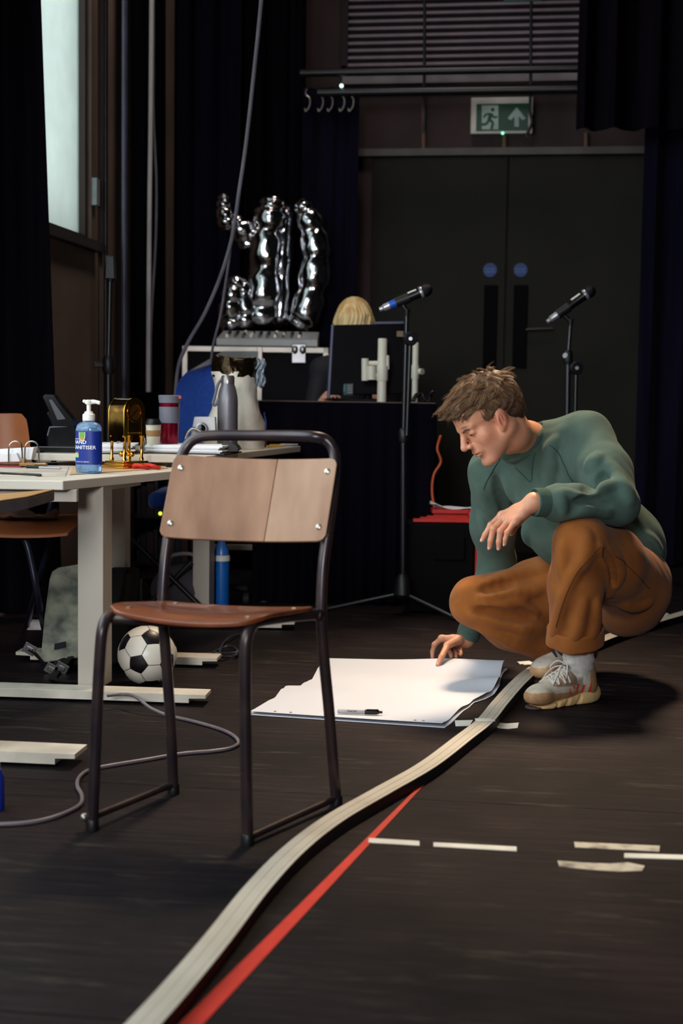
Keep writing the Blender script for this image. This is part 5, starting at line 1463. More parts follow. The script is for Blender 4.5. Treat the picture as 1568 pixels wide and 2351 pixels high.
# orient: a black panel low centre-left facing us (pixel 327,1527)
def ballpt(u, v):
    r = ray(u, v).normalized(); oc = CPOS - cb_; b = r.dot(oc); c = oc.dot(oc) - RBALL ** 2; t = -b - math.sqrt(max(0, b * b - c)); return (CPOS + r * t - cb_).normalized()
n1 = ballpt(316, 1526); n2 = ballpt(352, 1456)
src1 = ico[0]; src2 = ico[5]
def frame(a, b):
    z = a.normalized(); x = (b - z * b.dot(z)).normalized(); return Matrix((x, z.cross(x), z)).transposed()
RB = frame(n1, n2) @ frame(src1, src2).transposed()
def panel(corners, m, nm):
    cs = [c.normalized() for c in corners]; ctr = sum(cs, Vector()).normalized()
    cs = [(c + (ctr - c) * 0.035).normalized() for c in cs]
    n = len(cs); ring = []; vs = [ctr * 1.004]; fs = []
    K = 3
    for k in range(1, K + 1):
        for i in range(n):
            for h in (0, 0.5):
                p = cs[i].lerp(cs[(i + 1) % n], h)
                p = (ctr + (p - ctr) * (k / K)).normalized() * (1.004 if k < K else 0.998)
                vs.append(p)
    vs += [p.normalized() * 0.975 for p in vs[-2 * n:]]
    m2 = 2 * n
    for i in range(m2): fs.append((0, 1 + i, 1 + (i + 1) % m2))
    for k in range(K):
        for i in range(m2):
            a = 1 + k * m2 + i; b = 1 + k * m2 + (i + 1) % m2
            fs.append((a, a + m2, b + m2, b))
    MB().add([cb_ + RB @ (v * RBALL) for v in vs], fs).build(nm, m, fb, angle=50)
nbr = {i: [] for i in range(12)}
for f in icf:
    for k in range(3):
        nbr[f[k]] += [x for x in f if x != f[k]]
for i in range(12):
    ns_ = list(dict.fromkeys(nbr[i])); a = ico[i]; ref = a.orthogonal().normalized(); r2 = a.cross(ref)
    ns_.sort(key=lambda j: math.atan2(ico[j].dot(r2), ico[j].dot(ref)))
    panel([a.lerp(ico[j], 1 / 3) for j in ns_], m_bk, 'black_panel')
for f in icf:
    pts = []
    for k in range(3):
        a, b = ico[f[k]], ico[f[(k + 1) % 3]]; pts += [a.lerp(b, 1 / 3), a.lerp(b, 2 / 3)]
    panel(pts, m_bw, 'white_panel')

# pale cable running from the desk foot --------------------------------------------------
m_cabl = mat('grey_power_cable', (118, 108, 112), 0.35, col2=(100, 92, 98))
cpx = [(246, 1597), (285, 1594), (312, 1600), (345, 1625), (385, 1642), (440, 1655), (500, 1672), (535, 1688), (548, 1705), (530, 1717), (490, 1724), (420, 1730), (330, 1745), (250, 1758), (205, 1768), (182, 1785), (178, 1805), (188, 1825), (186, 1845), (160, 1862), (110, 1880), (50, 1890), (-40, 1894)]
cz = [0.04, 0.04, 0.042, 0.02] + [0.0055] * 30
props(MB().tube(cr([G(u, v, cz[i]) for i, (u, v) in enumerate(cpx)], 8), 0.0048, 10).build('power_cable', m_cabl), 'grey power cable looping over the floor under the wooden chair', 'cable')
# dark cable coil behind the chair
cl = [(408, 1508), (470, 1506), (500, 1492), (520, 1484), (540, 1488), (545, 1500), (528, 1508), (505, 1504), (512, 1478), (530, 1462), (550, 1458), (572, 1464), (572, 1480), (548, 1496), (500, 1500), (420, 1502)]
props(MB().tube(cr([G(u, v, 0.006 + 0.012 * (i % 2)) for i, (u, v) in enumerate(cl)], 8), 0.0042, 8).build('coiled_cable', mat('slate_cable', (56, 56, 66), 0.4)), 'dark looped cable on the floor right of the football', 'cable')

def PC(u, v, d):
    p = P(u, v, d); p.z = max(p.z, 0.004); return p
# satchel leaning under the desk ---------------------------------------------------------
m_sat = mat('distressed_grey_green', (178, 178, 156), 0.7, col2=(74, 82, 82), scale=13, detail=8, lo=0.35, hi=0.65, bump=0.2, bscale=50)
m_satk = mat('black_webbing', (16, 14, 18), 0.7); m_buck = mat('buckle_metal', (168, 164, 164), 0.25, 0.9)
ds_ = 4.62
sb = thing('messenger_bag', 'distressed grey-green satchel with dangling straps leaning under the desk', 'bag', xyz(P(170, 1560, ds_), 0))
fl_px = [(92, 1512), (100, 1420), (112, 1330), (118, 1312), (132, 1303), (180, 1295), (236, 1297), (236, 1440), (232, 1478), (222, 1496), (204, 1508), (160, 1513), (104, 1521), (96, 1519)]
MB().prism([PC(u, v, ds_ + 0.04 * (1520 - v) / 220) for u, v in fl_px], (0.01, 0.012, 0.0)).build('front_flap', m_sat, sb, smooth=False, bevel=0.005, bseg=3)
MB().prism([PC(120, 1556, ds_ + 0.02), PC(118, 1340, ds_ + 0.05), PC(240, 1310, ds_ + 0.06), PC(300, 1310, ds_ + 0.10), PC(290, 1420, ds_ + 0.09), PC(300, 1556, ds_ + 0.09)], (0.02, 0.11, 0)).build('bag_body', m_satk, sb, smooth=False, bevel=0.012, bseg=3)
zmin = PC(120, 1556, ds_ + 0.02).z
MB().prism([PC(125, 1478, ds_ - 0.002), PC(150, 1473, ds_ - 0.002), PC(150, 1486, ds_ - 0.002), PC(124, 1492, ds_ - 0.002)], (0, 0.008, 0)).build('flap_badge', mat('badge_navy', (28, 30, 44), 0.4), sb, smooth=False, bevel=0.001)
MB().prism([PC(247, 1315, ds_ + 0.05), PC(285, 1308, ds_ + 0.05), PC(270, 1400, ds_ + 0.05), PC(247, 1400, ds_ + 0.05)], (0, 0.05, 0)).build('inner_pocket', m_satk, sb, smooth=False)
def strapx(pts, w, nm, bk):
    q = cr(pts, 5); o = MB().tube(q, w, 8, flat=0.18).build(nm, m_satk, sb)
    if bk:
        e = q[0]; MB().box(e, (0.042, 0.006, 0.034), Matrix.Rotation(0.5, 3, 'Y')).box(e + Vector((0.0, -0.006, 0.0)), (0.022, 0.006, 0.014), Matrix.Rotation(0.5, 3, 'Y')).build('buckle', m_buck, o, smooth=False, bevel=0.002)
strapx([PC(68, 1490, ds_ - 0.02), PC(85, 1505, ds_ - 0.02), PC(105, 1525, ds_), PC(140, 1535, ds_ + 0.02)], 0.017, 'strap', True)
strapx([PC(118, 1536, ds_ - 0.06), PC(130, 1524, ds_ - 0.03), PC(150, 1512, ds_)], 0.014, 'strap', True)
strapx([PC(142, 1534, ds_ - 0.06), PC(152, 1520, ds_ - 0.04), PC(162, 1508, ds_)], 0.012, 'strap', True)
q_ = [PC(60, 1482, ds_ - 0.02), PC(75, 1470, ds_ - 0.02), PC(92, 1500, ds_ - 0.01)]
gb2 = G(140, 1565)
strapx([xyz(gb2, 0.006) + Vector((0.08, -0.02, 0)), xyz(gb2, 0.006) + Vector((0.02, -0.02, 0)), xyz(gb2, 0.008) + Vector((-0.03, 0.02, 0)), PC(140, 1530, ds_ + 0.01)], 0.012, 'strap', False)
# black document wallet behind it
o = MB().prism([P(285, 1420, 4.86), P(286, 1332, 4.86), P(322, 1328, 4.86), P(322, 1440, 4.86)], (0, 0.03, 0)); zlow = 0.0
a_, b_2 = P(278, 1420, 4.90), P(322, 1420, 4.90); zh = P(300, 1330, 4.90).z
o = MB().prism([xyz(a_, 0.001), xyz(b_2, 0.001), xyz(b_2, zh), xyz(a_, zh - 0.006)], (0, 0.05, 0)).build('document_wallet', m_black, smooth=False, bevel=0.003)
props(o, 'black document wallet standing on the floor behind the satchel', 'folder')
# white paper on floor under the brown chair
tape([(62, 1446), (104, 1446), (106, 1424), (74, 1423)], m_paper, 'paper_sheet', 'white paper lying on the floor below the brown shell chair')
# blue water drum behind desk B leg
q = G(508, 1412); sc = q.y / FPX
wb = thing('water_jug', 'blue water jug with a white rim standing behind the desk leg', 'jug', q)
def f5(v): return P(508, v, q.y).z
r0 = 18 * sc
MB().lathe([(r0 * 0.95, 0), (r0, 0.01), (r0, f5(1287)), (r0 * 0.98, f5(1284))], q, None, 26).build('jug_body', mat('blue_plastic', (16, 98, 180), 0.35), wb)
MB().lathe([(r0 * 1.08, f5(1287)), (r0 * 1.08, f5(1278)), (r0 * 1.0, f5(1274))], q, None, 26).build('jug_rim', m_white, wb)
MB().lathe([(r0 * 0.95, f5(1275)), (r0 * 0.9, f5(1262)), (r0 * 0.5, f5(1245)), (r0 * 0.4, f5(1240))], q, None, 26).build('jug_lid', mat('blue_translucent', (60, 120, 200), 0.3), wb)
# dark folding stand and grey bag in the gloom behind the desks
fs_ = thing('folding_stand', 'dark folding keyboard stand with crossed legs in the gloom under the desks', 'stand', G(375, 1400))
dz_ = 5.668
for a_, b_ in (((300, 1235), (450, 1382)), ((440, 1290), (330, 1400))):
    pa_, pb_ = P(*a_, dz_), P(*b_, dz_)
    dirn = (pb_ - pa_); k = (pa_.z - 0.012) / -dirn.z if dirn.z else 1
    e = pa_ + dirn * k
    MB().tube([pa_, e], 0.011, 10).build('cross_leg', m_blackmetal, fs_); dz_ += 0.022
gbq = xyz(P(418, 1400, 5.79), 0)
gg = thing('grey_holdall', 'grey soft bag with a pale top handle on the floor behind the desk leg', 'bag', gbq)
MB().sphere(gbq + Vector((0, 0, 0.11)), (0.13, 0.1, 0.11), 20, 12).build('bag_body', mat('dim_grey_canvas', (74, 70, 78), 0.85), gg)
MB().tube(cr([gbq + Vector((-0.09, -0.02, 0.17)), gbq + Vector((-0.05, -0.03, 0.25)), gbq + Vector((0.05, -0.03, 0.26)), gbq + Vector((0.09, -0.02, 0.18))], 5), 0.008, 8).build('bag_handle', mat('pale_strap', (150, 146, 140), 0.6), gg)
# equipment rack with tiny lit lamp behind, in the dark
rk = thing('equipment_rack', 'dark equipment shelf with a tiny lit yellow-green lamp under the desks', 'shelf', xyz(P(370, 1300, 6.75), 0))
xa, xb = P(300, 1178, 6.6).x, P(440, 1178, 6.6).x; zr = 0.56; ya, yb_ = 6.64, 6.92
m_rack = mat('rack_dark', (20, 16, 20), 0.7)
xa -= 0.0; xb -= 0.0
for z in (0.12, 0.34, zr): MB().box(((xa + xb) / 2, (ya + yb_) / 2, z), (xb - xa, yb_ - ya, 0.016)).build('shelf_board', m_rack, rk, smooth=False)
for x in (xa, xb): MB().box((x, (ya + yb_) / 2, zr / 2), (0.016, yb_ - ya, zr)).build('side_panel', m_rack, rk, smooth=False)
cl_ = [(58, 40, 44), (36, 36, 50), (70, 30, 30), (48, 44, 42), (30, 26, 34), (64, 56, 52)]
for z, h in ((0.128, 0.15), (0.348, 0.16)):
    x = xa + 0.02; k = 0
    while x < xb - 0.035:
        w_ = 0.018 + 0.008 * ((k * 7) % 3)
        zz = h * (0.75 + 0.08 * ((k * 5) % 4))
        o = MB().box((x + w_ / 2, ya + 0.09, z + zz / 2 + 0.0005), (w_ - 0.002, 0.14, zz)).build('folder', mat('dim_folder_%d' % (k % 6), cl_[k % 6], 0.7), smooth=False)
        props(o, 'dim upright folder on the dark shelf under the desks', 'folder', 'folders on the dark shelf'); x += w_ + 0.001; k += 1
MB().sphere(P(368, 1179, 6.60), 0.0085, 12, 8).build('indicator_lamp', mat('lime_led', (210, 225, 60), 0.4, emit=2.0), rk)
MB().box(P(368, 1179, 6.618), (0.03, 0.02, 0.03)).build('lamp_holder', m_rack, rk, smooth=False)
# blue edge of a bottle at the left border
q = G(-8, 1860); bbl = thing('blue_bottle', 'blue bottle just showing at the left edge of the floor', 'bottle', q)
MB().lathe([(0.016, 0), (0.0175, 0.004), (0.0175, 0.075), (0.012, 0.09)], q, None, 20).build('bottle_body', mat('royal_blue_plastic', (28, 48, 150), 0.35), bbl)
MB().lathe([(0.0085, 0.089), (0.0085, 0.106)], q, None, 16).build('bottle_cap', m_white, bbl)
# ================================================================== FIGURES: smooth implicit surfaces -> one continuous mesh
F4 = np.float32
def V3(p): return np.array(p, dtype=F4)
class SDF:
    def __init__(self): self.ops = []
    def _add(self, kind, k, fn, lo, hi): self.ops.append((kind, k, fn, lo - k - 0.03, hi + k + 0.03)); return self
    def cone(self, a, b, ra, rb, k=0.02, kind='u', flat=None):
        a, b = V3(a), V3(b); ab = b - a; L2 = max(float(ab @ ab), 1e-9)
        def fn(p):
            t = np.clip(((p - a) @ ab) / L2, 0, 1); q = p - (a + t[:, None] * ab)
            return np.sqrt((q * q).sum(1)) - (ra + (rb - ra) * t)
        m = max(ra, rb)
        return self._add(kind, k, fn, np.minimum(a, b) - m, np.maximum(a, b) + m)
    def chain(self, pts, rs, k=0.02, kind='u'):
        for i in range(len(pts) - 1): self.cone(pts[i], pts[i + 1], rs[i], rs[i + 1], k, kind)
        return self
    def ell(self, c, r, rot=None, k=0.02, kind='u'):
        c, r = V3(c), V3(r); M = np.eye(3, dtype=F4) if rot is None else np.array(rot, dtype=F4)
        def fn(p):
            q = (p - c) @ M
            k0 = np.sqrt(((q / r) ** 2).sum(1)); k1 = np.sqrt(((q / (r * r)) ** 2).sum(1)) + 1e-9
            return k0 * (k0 - 1) / k1
        m = float(r.max())
        return self._add(kind, k, fn, c - m, c + m)
    def torus(self, c, rx, ry, r, rot, k=0.01, kind='u', hgt=1.0):
        c = V3(c); M = np.array(rot, dtype=F4)
        def fn(p):
            q = (p - c) @ M
            e = np.sqrt((q[:, 0] / rx) ** 2 + (q[:, 1] / ry) ** 2) + 1e-9
            dr = (e - 1) * np.sqrt(q[:, 0] ** 2 + q[:, 1] ** 2) / e
            return np.sqrt(dr * dr + (q[:, 2] / hgt) ** 2) - r
        m = max(rx, ry) + r * max(1, hgt)
        return self._add(kind, k, fn, c - m, c + m)
    def plane_cut(self, c, n, k=0.004, rad=0.2):
        """remove everything on the +n side of the plane through c, within radius rad"""
        c, n = V3(c), V3(n); n = n / np.linalg.norm(n)
        def fn(p):
            d = (p - c) @ n; q = p - c
            lat = np.sqrt(np.maximum((q * q).sum(1) - d * d, 0)) - rad
            return np.maximum(np.maximum(-d, lat), d - rad)
        return self._add('s', k, fn, c - rad * 1.5, c + rad * 1.5)
    def warp(self, fn, lo, hi):
        self.ops.append(('w', 0, fn, V3(lo), V3(hi))); return self
    def __call__(self, p):
        d = np.full(len(p), 9.0, dtype=F4)
        if len(p) == 0: return d
        pl, ph_ = p.min(0), p.max(0)
        for kind, k, fn, lo, hi in self.ops:
            if (pl > hi).any() or (ph_ < lo).any(): continue
            if (pl >= lo).all() and (ph_ <= hi).all():
                ix = slice(None)
            else: ix = None
            if ix is None: m = np.all((p >= lo) & (p <= hi), axis=1)
            if ix is None:
                ix = np.nonzero(m)[0]
                if len(ix) == 0: continue
            q = p[ix]; x = fn(q).astype(F4); y = d[ix]
            if kind == 'u':
                h = np.clip(0.5 + 0.5 * (y - x) / k, 0, 1); d[ix] = y * (1 - h) + x * h - k * h * (1 - h)
            elif kind == 's':
                x = -x; h = np.clip(0.5 - 0.5 * (y - x) / k, 0, 1); d[ix] = y * (1 - h) + x * h + k * h * (1 - h)
            else:
                d[ix] = y + x
        return d
    def bounds(self):
        lo = np.min([o[3] for o in self.ops if o[0] == 'u'], axis=0); hi = np.max([o[4] for o in self.ops if o[0] == 'u'], axis=0)
        return lo, hi
    def grad(self, p, e=0.002):
        g = np.stack([self(p + V3(v) * e) - self(p - V3(v) * e) for v in ((1, 0, 0), (0, 1, 0), (0, 0, 1))], 1)
        return g / (np.linalg.norm(g, axis=1, keepdims=True) + 1e-9)
    def project(self, pts, it=6):
        p = np.array([tuple(q) for q in pts], dtype=F4)
        for _ in range(it): p = p - self.grad(p) * self(p)[:, None] * 0.9
        return p
    def hit(self, px, d0=3.6, d1=5.4):
        """first surface point behind each pixel of the reference frame"""
        o = np.array(CPOS, dtype=F4); r = np.array([tuple(ray(u, v).normalized()) for u, v in px], dtype=F4)
        t = np.full(len(px), d0, dtype=F4)
        for _ in range(70):
            t = np.minimum(t + np.clip(self(o + r * t[:, None]), -0.05, 0.05) * 0.75, d1)
        return o + r * t[:, None]

def surface_nets(f, h, lo=None, hi=None, clip=None):
    l0, h0 = f.bounds()
    lo = l0 if lo is None else V3(lo); hi = h0 if hi is None else V3(hi)
    nb = 8; bs = nb * h
    dims = np.ceil((hi - lo) / bs).astype(int) + 1
    g = np.stack(np.meshgrid(*[np.arange(n) for n in dims], indexing='ij'), -1).reshape(-1, 3)
    c = lo + (g + 0.5) * bs
    d = f(c.astype(F4))
    act = g[np.abs(d) < bs * 1.35]
    act = act[np.lexsort((act[:, 2] // 3, act[:, 1] // 3, act[:, 0] // 3))]
    # corner samples of each active block
    off = np.stack(np.meshgrid(*[np.arange(nb + 1)] * 3, indexing='ij'), -1).reshape(-1, 3)
    n1 = nb + 1
    gd = dims * nb + 2
    def cid(ijk): return (ijk[..., 0].astype(np.int64) * gd[1] + ijk[..., 1]) * gd[2] + ijk[..., 2]
    cells_id = []; cells_v = []; quads = []
    for s in range(0, len(act), 24):
        ab = act[s:s + 24]
        ijk = ab[:, None, :] * nb + off[None]
        p = (lo + ijk.reshape(-1, 3) * h).astype(F4)
        val = f(p).reshape(len(ab), n1, n1, n1)
        val = np.where(np.abs(val) < 1e-7, 1e-7, val)
        corners = np.stack([val[:, a:a + nb, b:b + nb, c_:c_ + nb] for a in (0, 1) for b in (0, 1) for c_ in (0, 1)], -1)
        sg = corners < 0; mixed = sg.any(-1) & ~sg.all(-1)
        bi, i, j, k = np.nonzero(mixed)
        cv = corners[bi, i, j, k]; base = ab[bi] * nb + np.stack([i, j, k], 1)
        acc = np.zeros((len(bi), 3)); cnt = np.zeros(len(bi))
        cc = np.array([(a, b, c_) for a in (0, 1) for b in (0, 1) for c_ in (0, 1)], float)
        for e0 in range(8):
            for e1 in range(e0 + 1, 8):
                if np.abs(cc[e0] - cc[e1]).sum() != 1: continue
                v0, v1 = cv[:, e0], cv[:, e1]; m = (v0 < 0) != (v1 < 0)
                t = np.where(m, v0 / np.where(m, v0 - v1, 1), 0)
                acc += np.where(m[:, None], cc[e0] + (cc[e1] - cc[e0]) * t[:, None], 0); cnt += m
        if len(bi) == 0: continue
        cells_id.append(cid(base)); cells_v.append(lo + (base + acc / cnt[:, None]) * h)
        for ax in range(3):
            sl0 = [slice(None), slice(0, nb), slice(0, nb), slice(0, nb)]; sl1 = list(sl0); sl1[ax + 1] = slice(1, nb + 1)
            v0, v1 = val[tuple(sl0)], val[tuple(sl1)]
            bi, i, j, k = np.nonzero((v0 < 0) != (v1 < 0))
            if len(bi) == 0: continue
            base = ab[bi] * nb + np.stack([i, j, k], 1); neg = v0[bi, i, j, k] < 0
            u, w_ = (ax + 1) % 3, (ax + 2) % 3
            du = np.zeros(3, int); du[u] = 1; dw = np.zeros(3, int); dw[w_] = 1
            q = np.stack([cid(base), cid(base - du), cid(base - du - dw), cid(base - dw)], 1)
            q[~neg] = q[~neg][:, ::-1]
            quads.append(q[:, ::-1] if False else q)
    ids = np.concatenate(cells_id); vs = np.concatenate(cells_v); qs = np.concatenate(quads)
    o = np.argsort(ids); ids = ids[o]; vs = vs[o]
    ids, un = np.unique(ids, return_index=True); vs = vs[un]
    ix = np.searchsorted(ids, qs); ix = np.minimum(ix, len(ids) - 1)
    ok = (ids[ix] == qs).all(1); ix = ix[ok]
    return vs, ix
def sdf_obj(name, f, h, m, parent=None, smooth_it=0, col=None, keep=None, lo=None, hi=None):
    vs, qs = surface_nets(f, h, lo, hi)
    if keep is not None:
        kp = keep(vs); qs = qs[kp[qs].all(1)]
        used = np.unique(qs); mp = np.full(len(vs), -1); mp[used] = np.arange(len(used)); vs = vs[used]; qs = mp[qs]
    me = bpy.data.meshes.new(name)
    me.from_pydata(vs.tolist(), [], qs.tolist()); me.update()
    bm = bmesh.new(); bm.from_mesh(me); bmesh.ops.recalc_face_normals(bm, faces=bm.faces)
    for _ in range(smooth_it): bmesh.ops.smooth_vert(bm, verts=bm.verts, factor=0.5, use_axis_x=True, use_axis_y=True, use_axis_z=True)
    bm.to_mesh(me); bm.free()
    me.polygons.foreach_set('use_smooth', [True] * len(me.polygons))
    if col is not None:
        ca = me.color_attributes.new('tint', 'FLOAT_COLOR', 'POINT')
        c = np.ones((len(me.vertices), 4), dtype=F4)
        pv = np.empty(len(me.vertices) * 3, dtype=F4); me.vertices.foreach_get('co', pv)
        c[:, :3] = col(pv.reshape(-1, 3)); ca.data.foreach_set('color', c.ravel())
    return mesh_obj(name, me, m, parent)
def vcol_mat(name, rough=0.5, sss=0.0, sheen=0.0, bump=0.0, bscale=200, var=0.12, vscale=40, spec=0.5):
    m = mat(name, (200, 160, 140), rough, bump=bump, bscale=bscale, sheen=sheen, spec=spec)
    nt = m.node_tree; N = nt.nodes; L = nt.links; b = N['Principled BSDF']
    at = N.new('ShaderNodeAttribute'); at.attribute_name = 'tint'
    tc = N.new('ShaderNodeTexCoord'); nz = N.new('ShaderNodeTexNoise'); nz.inputs['Scale'].default_value = vscale; nz.inputs['Detail'].default_value = 5
    L.new(tc.outputs['Object'], nz.inputs['Vector'])
    mr = N.new('ShaderNodeMapRange'); mr.inputs['To Min'].default_value = 1 - var; mr.inputs['To Max'].default_value = 1 + var; L.new(nz.outputs['Fac'], mr.inputs['Value'])
    mx_ = N.new('ShaderNodeMixRGB'); mx_.blend_type = 'MULTIPLY'; mx_.inputs[0].default_value = 1.0
    L.new(at.outputs['Color'], mx_.inputs[1]); L.new(mr.outputs['Result'], mx_.inputs[2]); L.new(mx_.outputs['Color'], b.inputs['Base Color'])
    if sss:
        b.inputs['Subsurface Weight'].default_value = sss; b.inputs['Subsurface Radius'].default_value = (0.012, 0.005, 0.003); b.inputs['Subsurface Scale'].default_value = 1.0
    return m

# ------------------------------------------------------------------ the crouching man
def np3(v): return np.array(tuple(v), dtype=F4)
HP_L, HP_R = P(1452, 1342, 4.50), P(1398, 1335, 4.72)
KN_L, AN_L = P(1332, 1243, 4.16), Vector((0.722, 4.245, 0.105))
KN_R, AN_R = P(1092, 1380, 4.50), P(1302, 1478, 4.62)
SH_L, EL_L, WR_L = P(1345, 1012, 4.46), P(1418, 1158, 4.22), P(1226, 1153, 4.12)
SH_R, EL_R, WR_R = P(1132, 1085, 4.70), P(1142, 1290, 4.86), P(1070, 1470, 4.87)
PEL = Vector((0.925, 4.615, 0.325)); NB = P(1206, 1012, 4.52)
HEAD = P(1118, 952, 4.38)
yaw, pit = math.radians(20), math.radians(37)
HF = Vector((-math.cos(yaw) * math.cos(pit), -math.sin(yaw) * math.cos(pit), -math.sin(pit)))
HU = Vector((-math.cos(yaw) * math.sin(pit), -math.sin(yaw) * math.sin(pit), math.cos(pit)))
# slight sideways tilt of the head
tl = math.radians(4); HLf = HU.cross(HF); HU = (HU * math.cos(tl) - HLf * math.sin(tl)).normalized(); HLf = HU.cross(HF).normalized()
HM = Matrix((HLf, HF, HU)).transposed()
HS_ = 1.06
def hd(x, y, z): return HEAD + HM @ (Vector((x, y, z)) * HS_)
HMn = np.array(HM, dtype=F4)
def headlocal(p): return ((p - np3(HEAD)) @ HMn) / HS_
def add_head(f):
    k = HS_
    f.ell(hd(0, -.014, .030), (.077 * k, .099 * k, .082 * k), HM, 0.01)
    f.ell(hd(0, .042, .028), (.062 * k, .052 * k, .055 * k), HM, 0.02)
    f.ell(hd(0, .040, -.038), (.056 * k, .050 * k, .062 * k), HM, 0.02)
    f.ell(hd(0, .040, -.086), (.043 * k, .044 * k, .034 * k), HM, 0.02)
    f.ell(hd(0, .080, -.108), (.022 * k, .017 * k, .017 * k), HM, 0.014)
    for s in (-1, 1):
        f.cone(hd(s * .058, -.004, -.058), hd(s * .022, .066, -.106), .018 * k, .014 * k, 0.02)
        f.cone(hd(s * .062, -.006, -.01), hd(s * .058, -.004, -.058), .016 * k, .018 * k, 0.02)
        f.ell(hd(s * .041, .056, -.032), (.023 * k, .022 * k, .022 * k), HM, 0.02)
        f.ell(hd(s * .040, .032, -.062), (.021 * k, .034 * k, .034 * k), HM, 0.02)
        f.cone(hd(s * .012, .090, .012), hd(s * .044, .075, .013), .0095 * k, .0085 * k, 0.012)
        f.ell(hd(s * .033, .094, -.005), (.0145 * k, .0085 * k, .0085 * k), HM, 0.014, 's')
        f.ell(hd(s * .032, .0775, -.005), (.0165 * k, .0115 * k, .0115 * k), HM, 0.006)
    f.cone(hd(0, .090, .006), hd(0, .114, -.033), .0080 * k, .0105 * k, 0.010)
    f.ell(hd(0, .1155, -.036), (.0112 * k, .0098 * k, .0095 * k), HM, 0.006)
    for s in (-1, 1): f.ell(hd(s * .0115, .101, -.040), (.0075 * k, .0105 * k, .0075 * k), HM, 0.006)
    for s in (-1, 1): f.ell(hd(s * .006, .106, -.0475), (.0035 * k, .005 * k, .003 * k), HM, 0.003, 's')
    f.ell(hd(0, .083, -.062), (.027 * k, .016 * k, .022 * k), HM, 0.012)
    f.ell(hd(0, .0955, -.0655), (.021 * k, .0070 * k, .0050 * k), HM, 0.005)
    f.ell(hd(0, .0935, -.0765), (.0185 * k, .0075 * k, .0058 * k), HM, 0.005)
    f.cone(hd(-.022, .096, -.071), hd(.022, .096, -.071), .0018, .0018, 0.004, 's')
    f.cone(hd(-.012, .098, -.0885), hd(.012, .098, -.0885), .005, .005, 0.012, 's')
    for s in (-1, 1):   # nasolabial crease, ears
        f.cone(hd(s * .019, .097, -.040), hd(s * .034, .083, -.074), .0020, .0020, 0.006, 's')
        f.cone(hd(s * .050, .076, -.004), hd(s * .058, .064, -.002), .0010, .0010, 0.004, 's')
        em = HM @ Matrix.Rotation(s * math.radians(-20), 3, 'Z') @ Matrix.Rotation(math.radians(24), 3, 'X')
        eo = Vector((0, .014, -.024))
        f.ell(hd(s * .077, .000, -.020), (.0085 * k, .018 * k, .030 * k), em, 0.008)
        f.ell(hd(s * .075, .012, -.043), (.0065 * k, .0090 * k, .011 * k), em, 0.006)
        f.ell(hd(s * .0865, .004, -.022), (.0058 * k, .0100 * k, .017 * k), em, 0.004, 's')
        f.cone(hd(s * .082, .000, -.012), hd(s * .081, .000, -.026), .0035, .003, 0.003)
    f.chain([hd(0, -.040, -.035), hd(0, -.030, -.085), NB + Vector((0.01, 0.01, 0)), NB + Vector((0.06, 0.03, -0.06))], [.056, .054, .057, .058], 0.03)
    for s in (-1, 1): f.cone(hd(s * .055, -.02, -.055), NB + Vector((-0.055, -0.05 if s > 0 else -0.02, -0.03)), .011, .010, 0.025)
# ---- hands: five separate fingers ------------------------------------------
LHAND = dict(
    index=[(1152, 1183, 4.165), (1127, 1206, 4.150), (1114, 1227, 4.145), (1107, 1240, 4.145)],
    middle=[(1158, 1190, 4.140), (1133, 1214, 4.120), (1126, 1241, 4.118), (1124, 1257, 4.120)],
    ring=[(1169, 1195, 4.118), (1149, 1219, 4.098), (1145, 1244, 4.098), (1145, 1258, 4.102)],
    little=[(1183, 1197, 4.100), (1165, 1222, 4.080), (1160, 1238, 4.082), (1158.5, 1249, 4.086)],
    thumb=[(1207, 1175, 4.175), (1188, 1199, 4.185), (1178, 1215, 4.180), (1174, 1224, 4.175)])
RHAND = dict(
    thumb=[(1050, 1470, 4.83), (1027, 1482, 4.775), (1014, 1508, 4.72), (1006, 1525, 4.70)],
    index=[(1014, 1466, 4.875), (998, 1480, 4.885), (993, 1497, 4.885), (993, 1510, 4.872)],
    middle=[(1020, 1469, 4.90), (1030, 1490, 4.92), (1035, 1501, 4.905), (1036, 1508, 4.89)],
    ring=[(1030, 1473, 4.92), (1043, 1492, 4.935), (1047, 1501, 4.92), (1047, 1508, 4.905)],
    little=[(1044, 1478, 4.93), (1055, 1492, 4.945), (1058, 1499, 4.93), (1058, 1504, 4.92)])
RAD = dict(thumb=(.0135, .0115, .0105, .0088), index=(.0112, .0094, .0083, .0072), middle=(.0115, .0097, .0085, .0074), ring=(.0110, .0092, .0081, .0070), little=(.0100, .0080, .0070, .0062))
def add_hand(f, H, wr, el):
    pts = {k: [P(*q) for q in v] for k, v in H.items()}
    fd = (wr - el).normalized()
    f.cone(wr - fd * 0.06, wr, .027, .023, 0.02)
    for k in ('index', 'middle', 'ring', 'little'):
        f.cone(wr, pts[k][0], .0195, .0118, 0.012)
        f.cone(pts[k][0], pts[k][0], .0128, .0128, 0.008)
    f.cone(wr.lerp(pts['index'][0], 0.55), wr.lerp(pts['little'][0], 0.6), .0135, .013, 0.012)
    f.cone(wr, pts['thumb'][0], .019, .0165, 0.014)
    f.cone(pts['thumb'][0], pts['thumb'][1], .0165, .0125, 0.012)
    for k, q in pts.items():
        r = RAD[k]; kk = 0.0035
        f.cone(q[0], q[1], r[0], r[1], kk); f.cone(q[1], q[2], r[1] * 1.02, r[2], kk); f.cone(q[2], q[3], r[2], r[3], kk)
        f.ell(q[1], (r[1] * 1.12,) * 3, None, 0.004)
    return pts

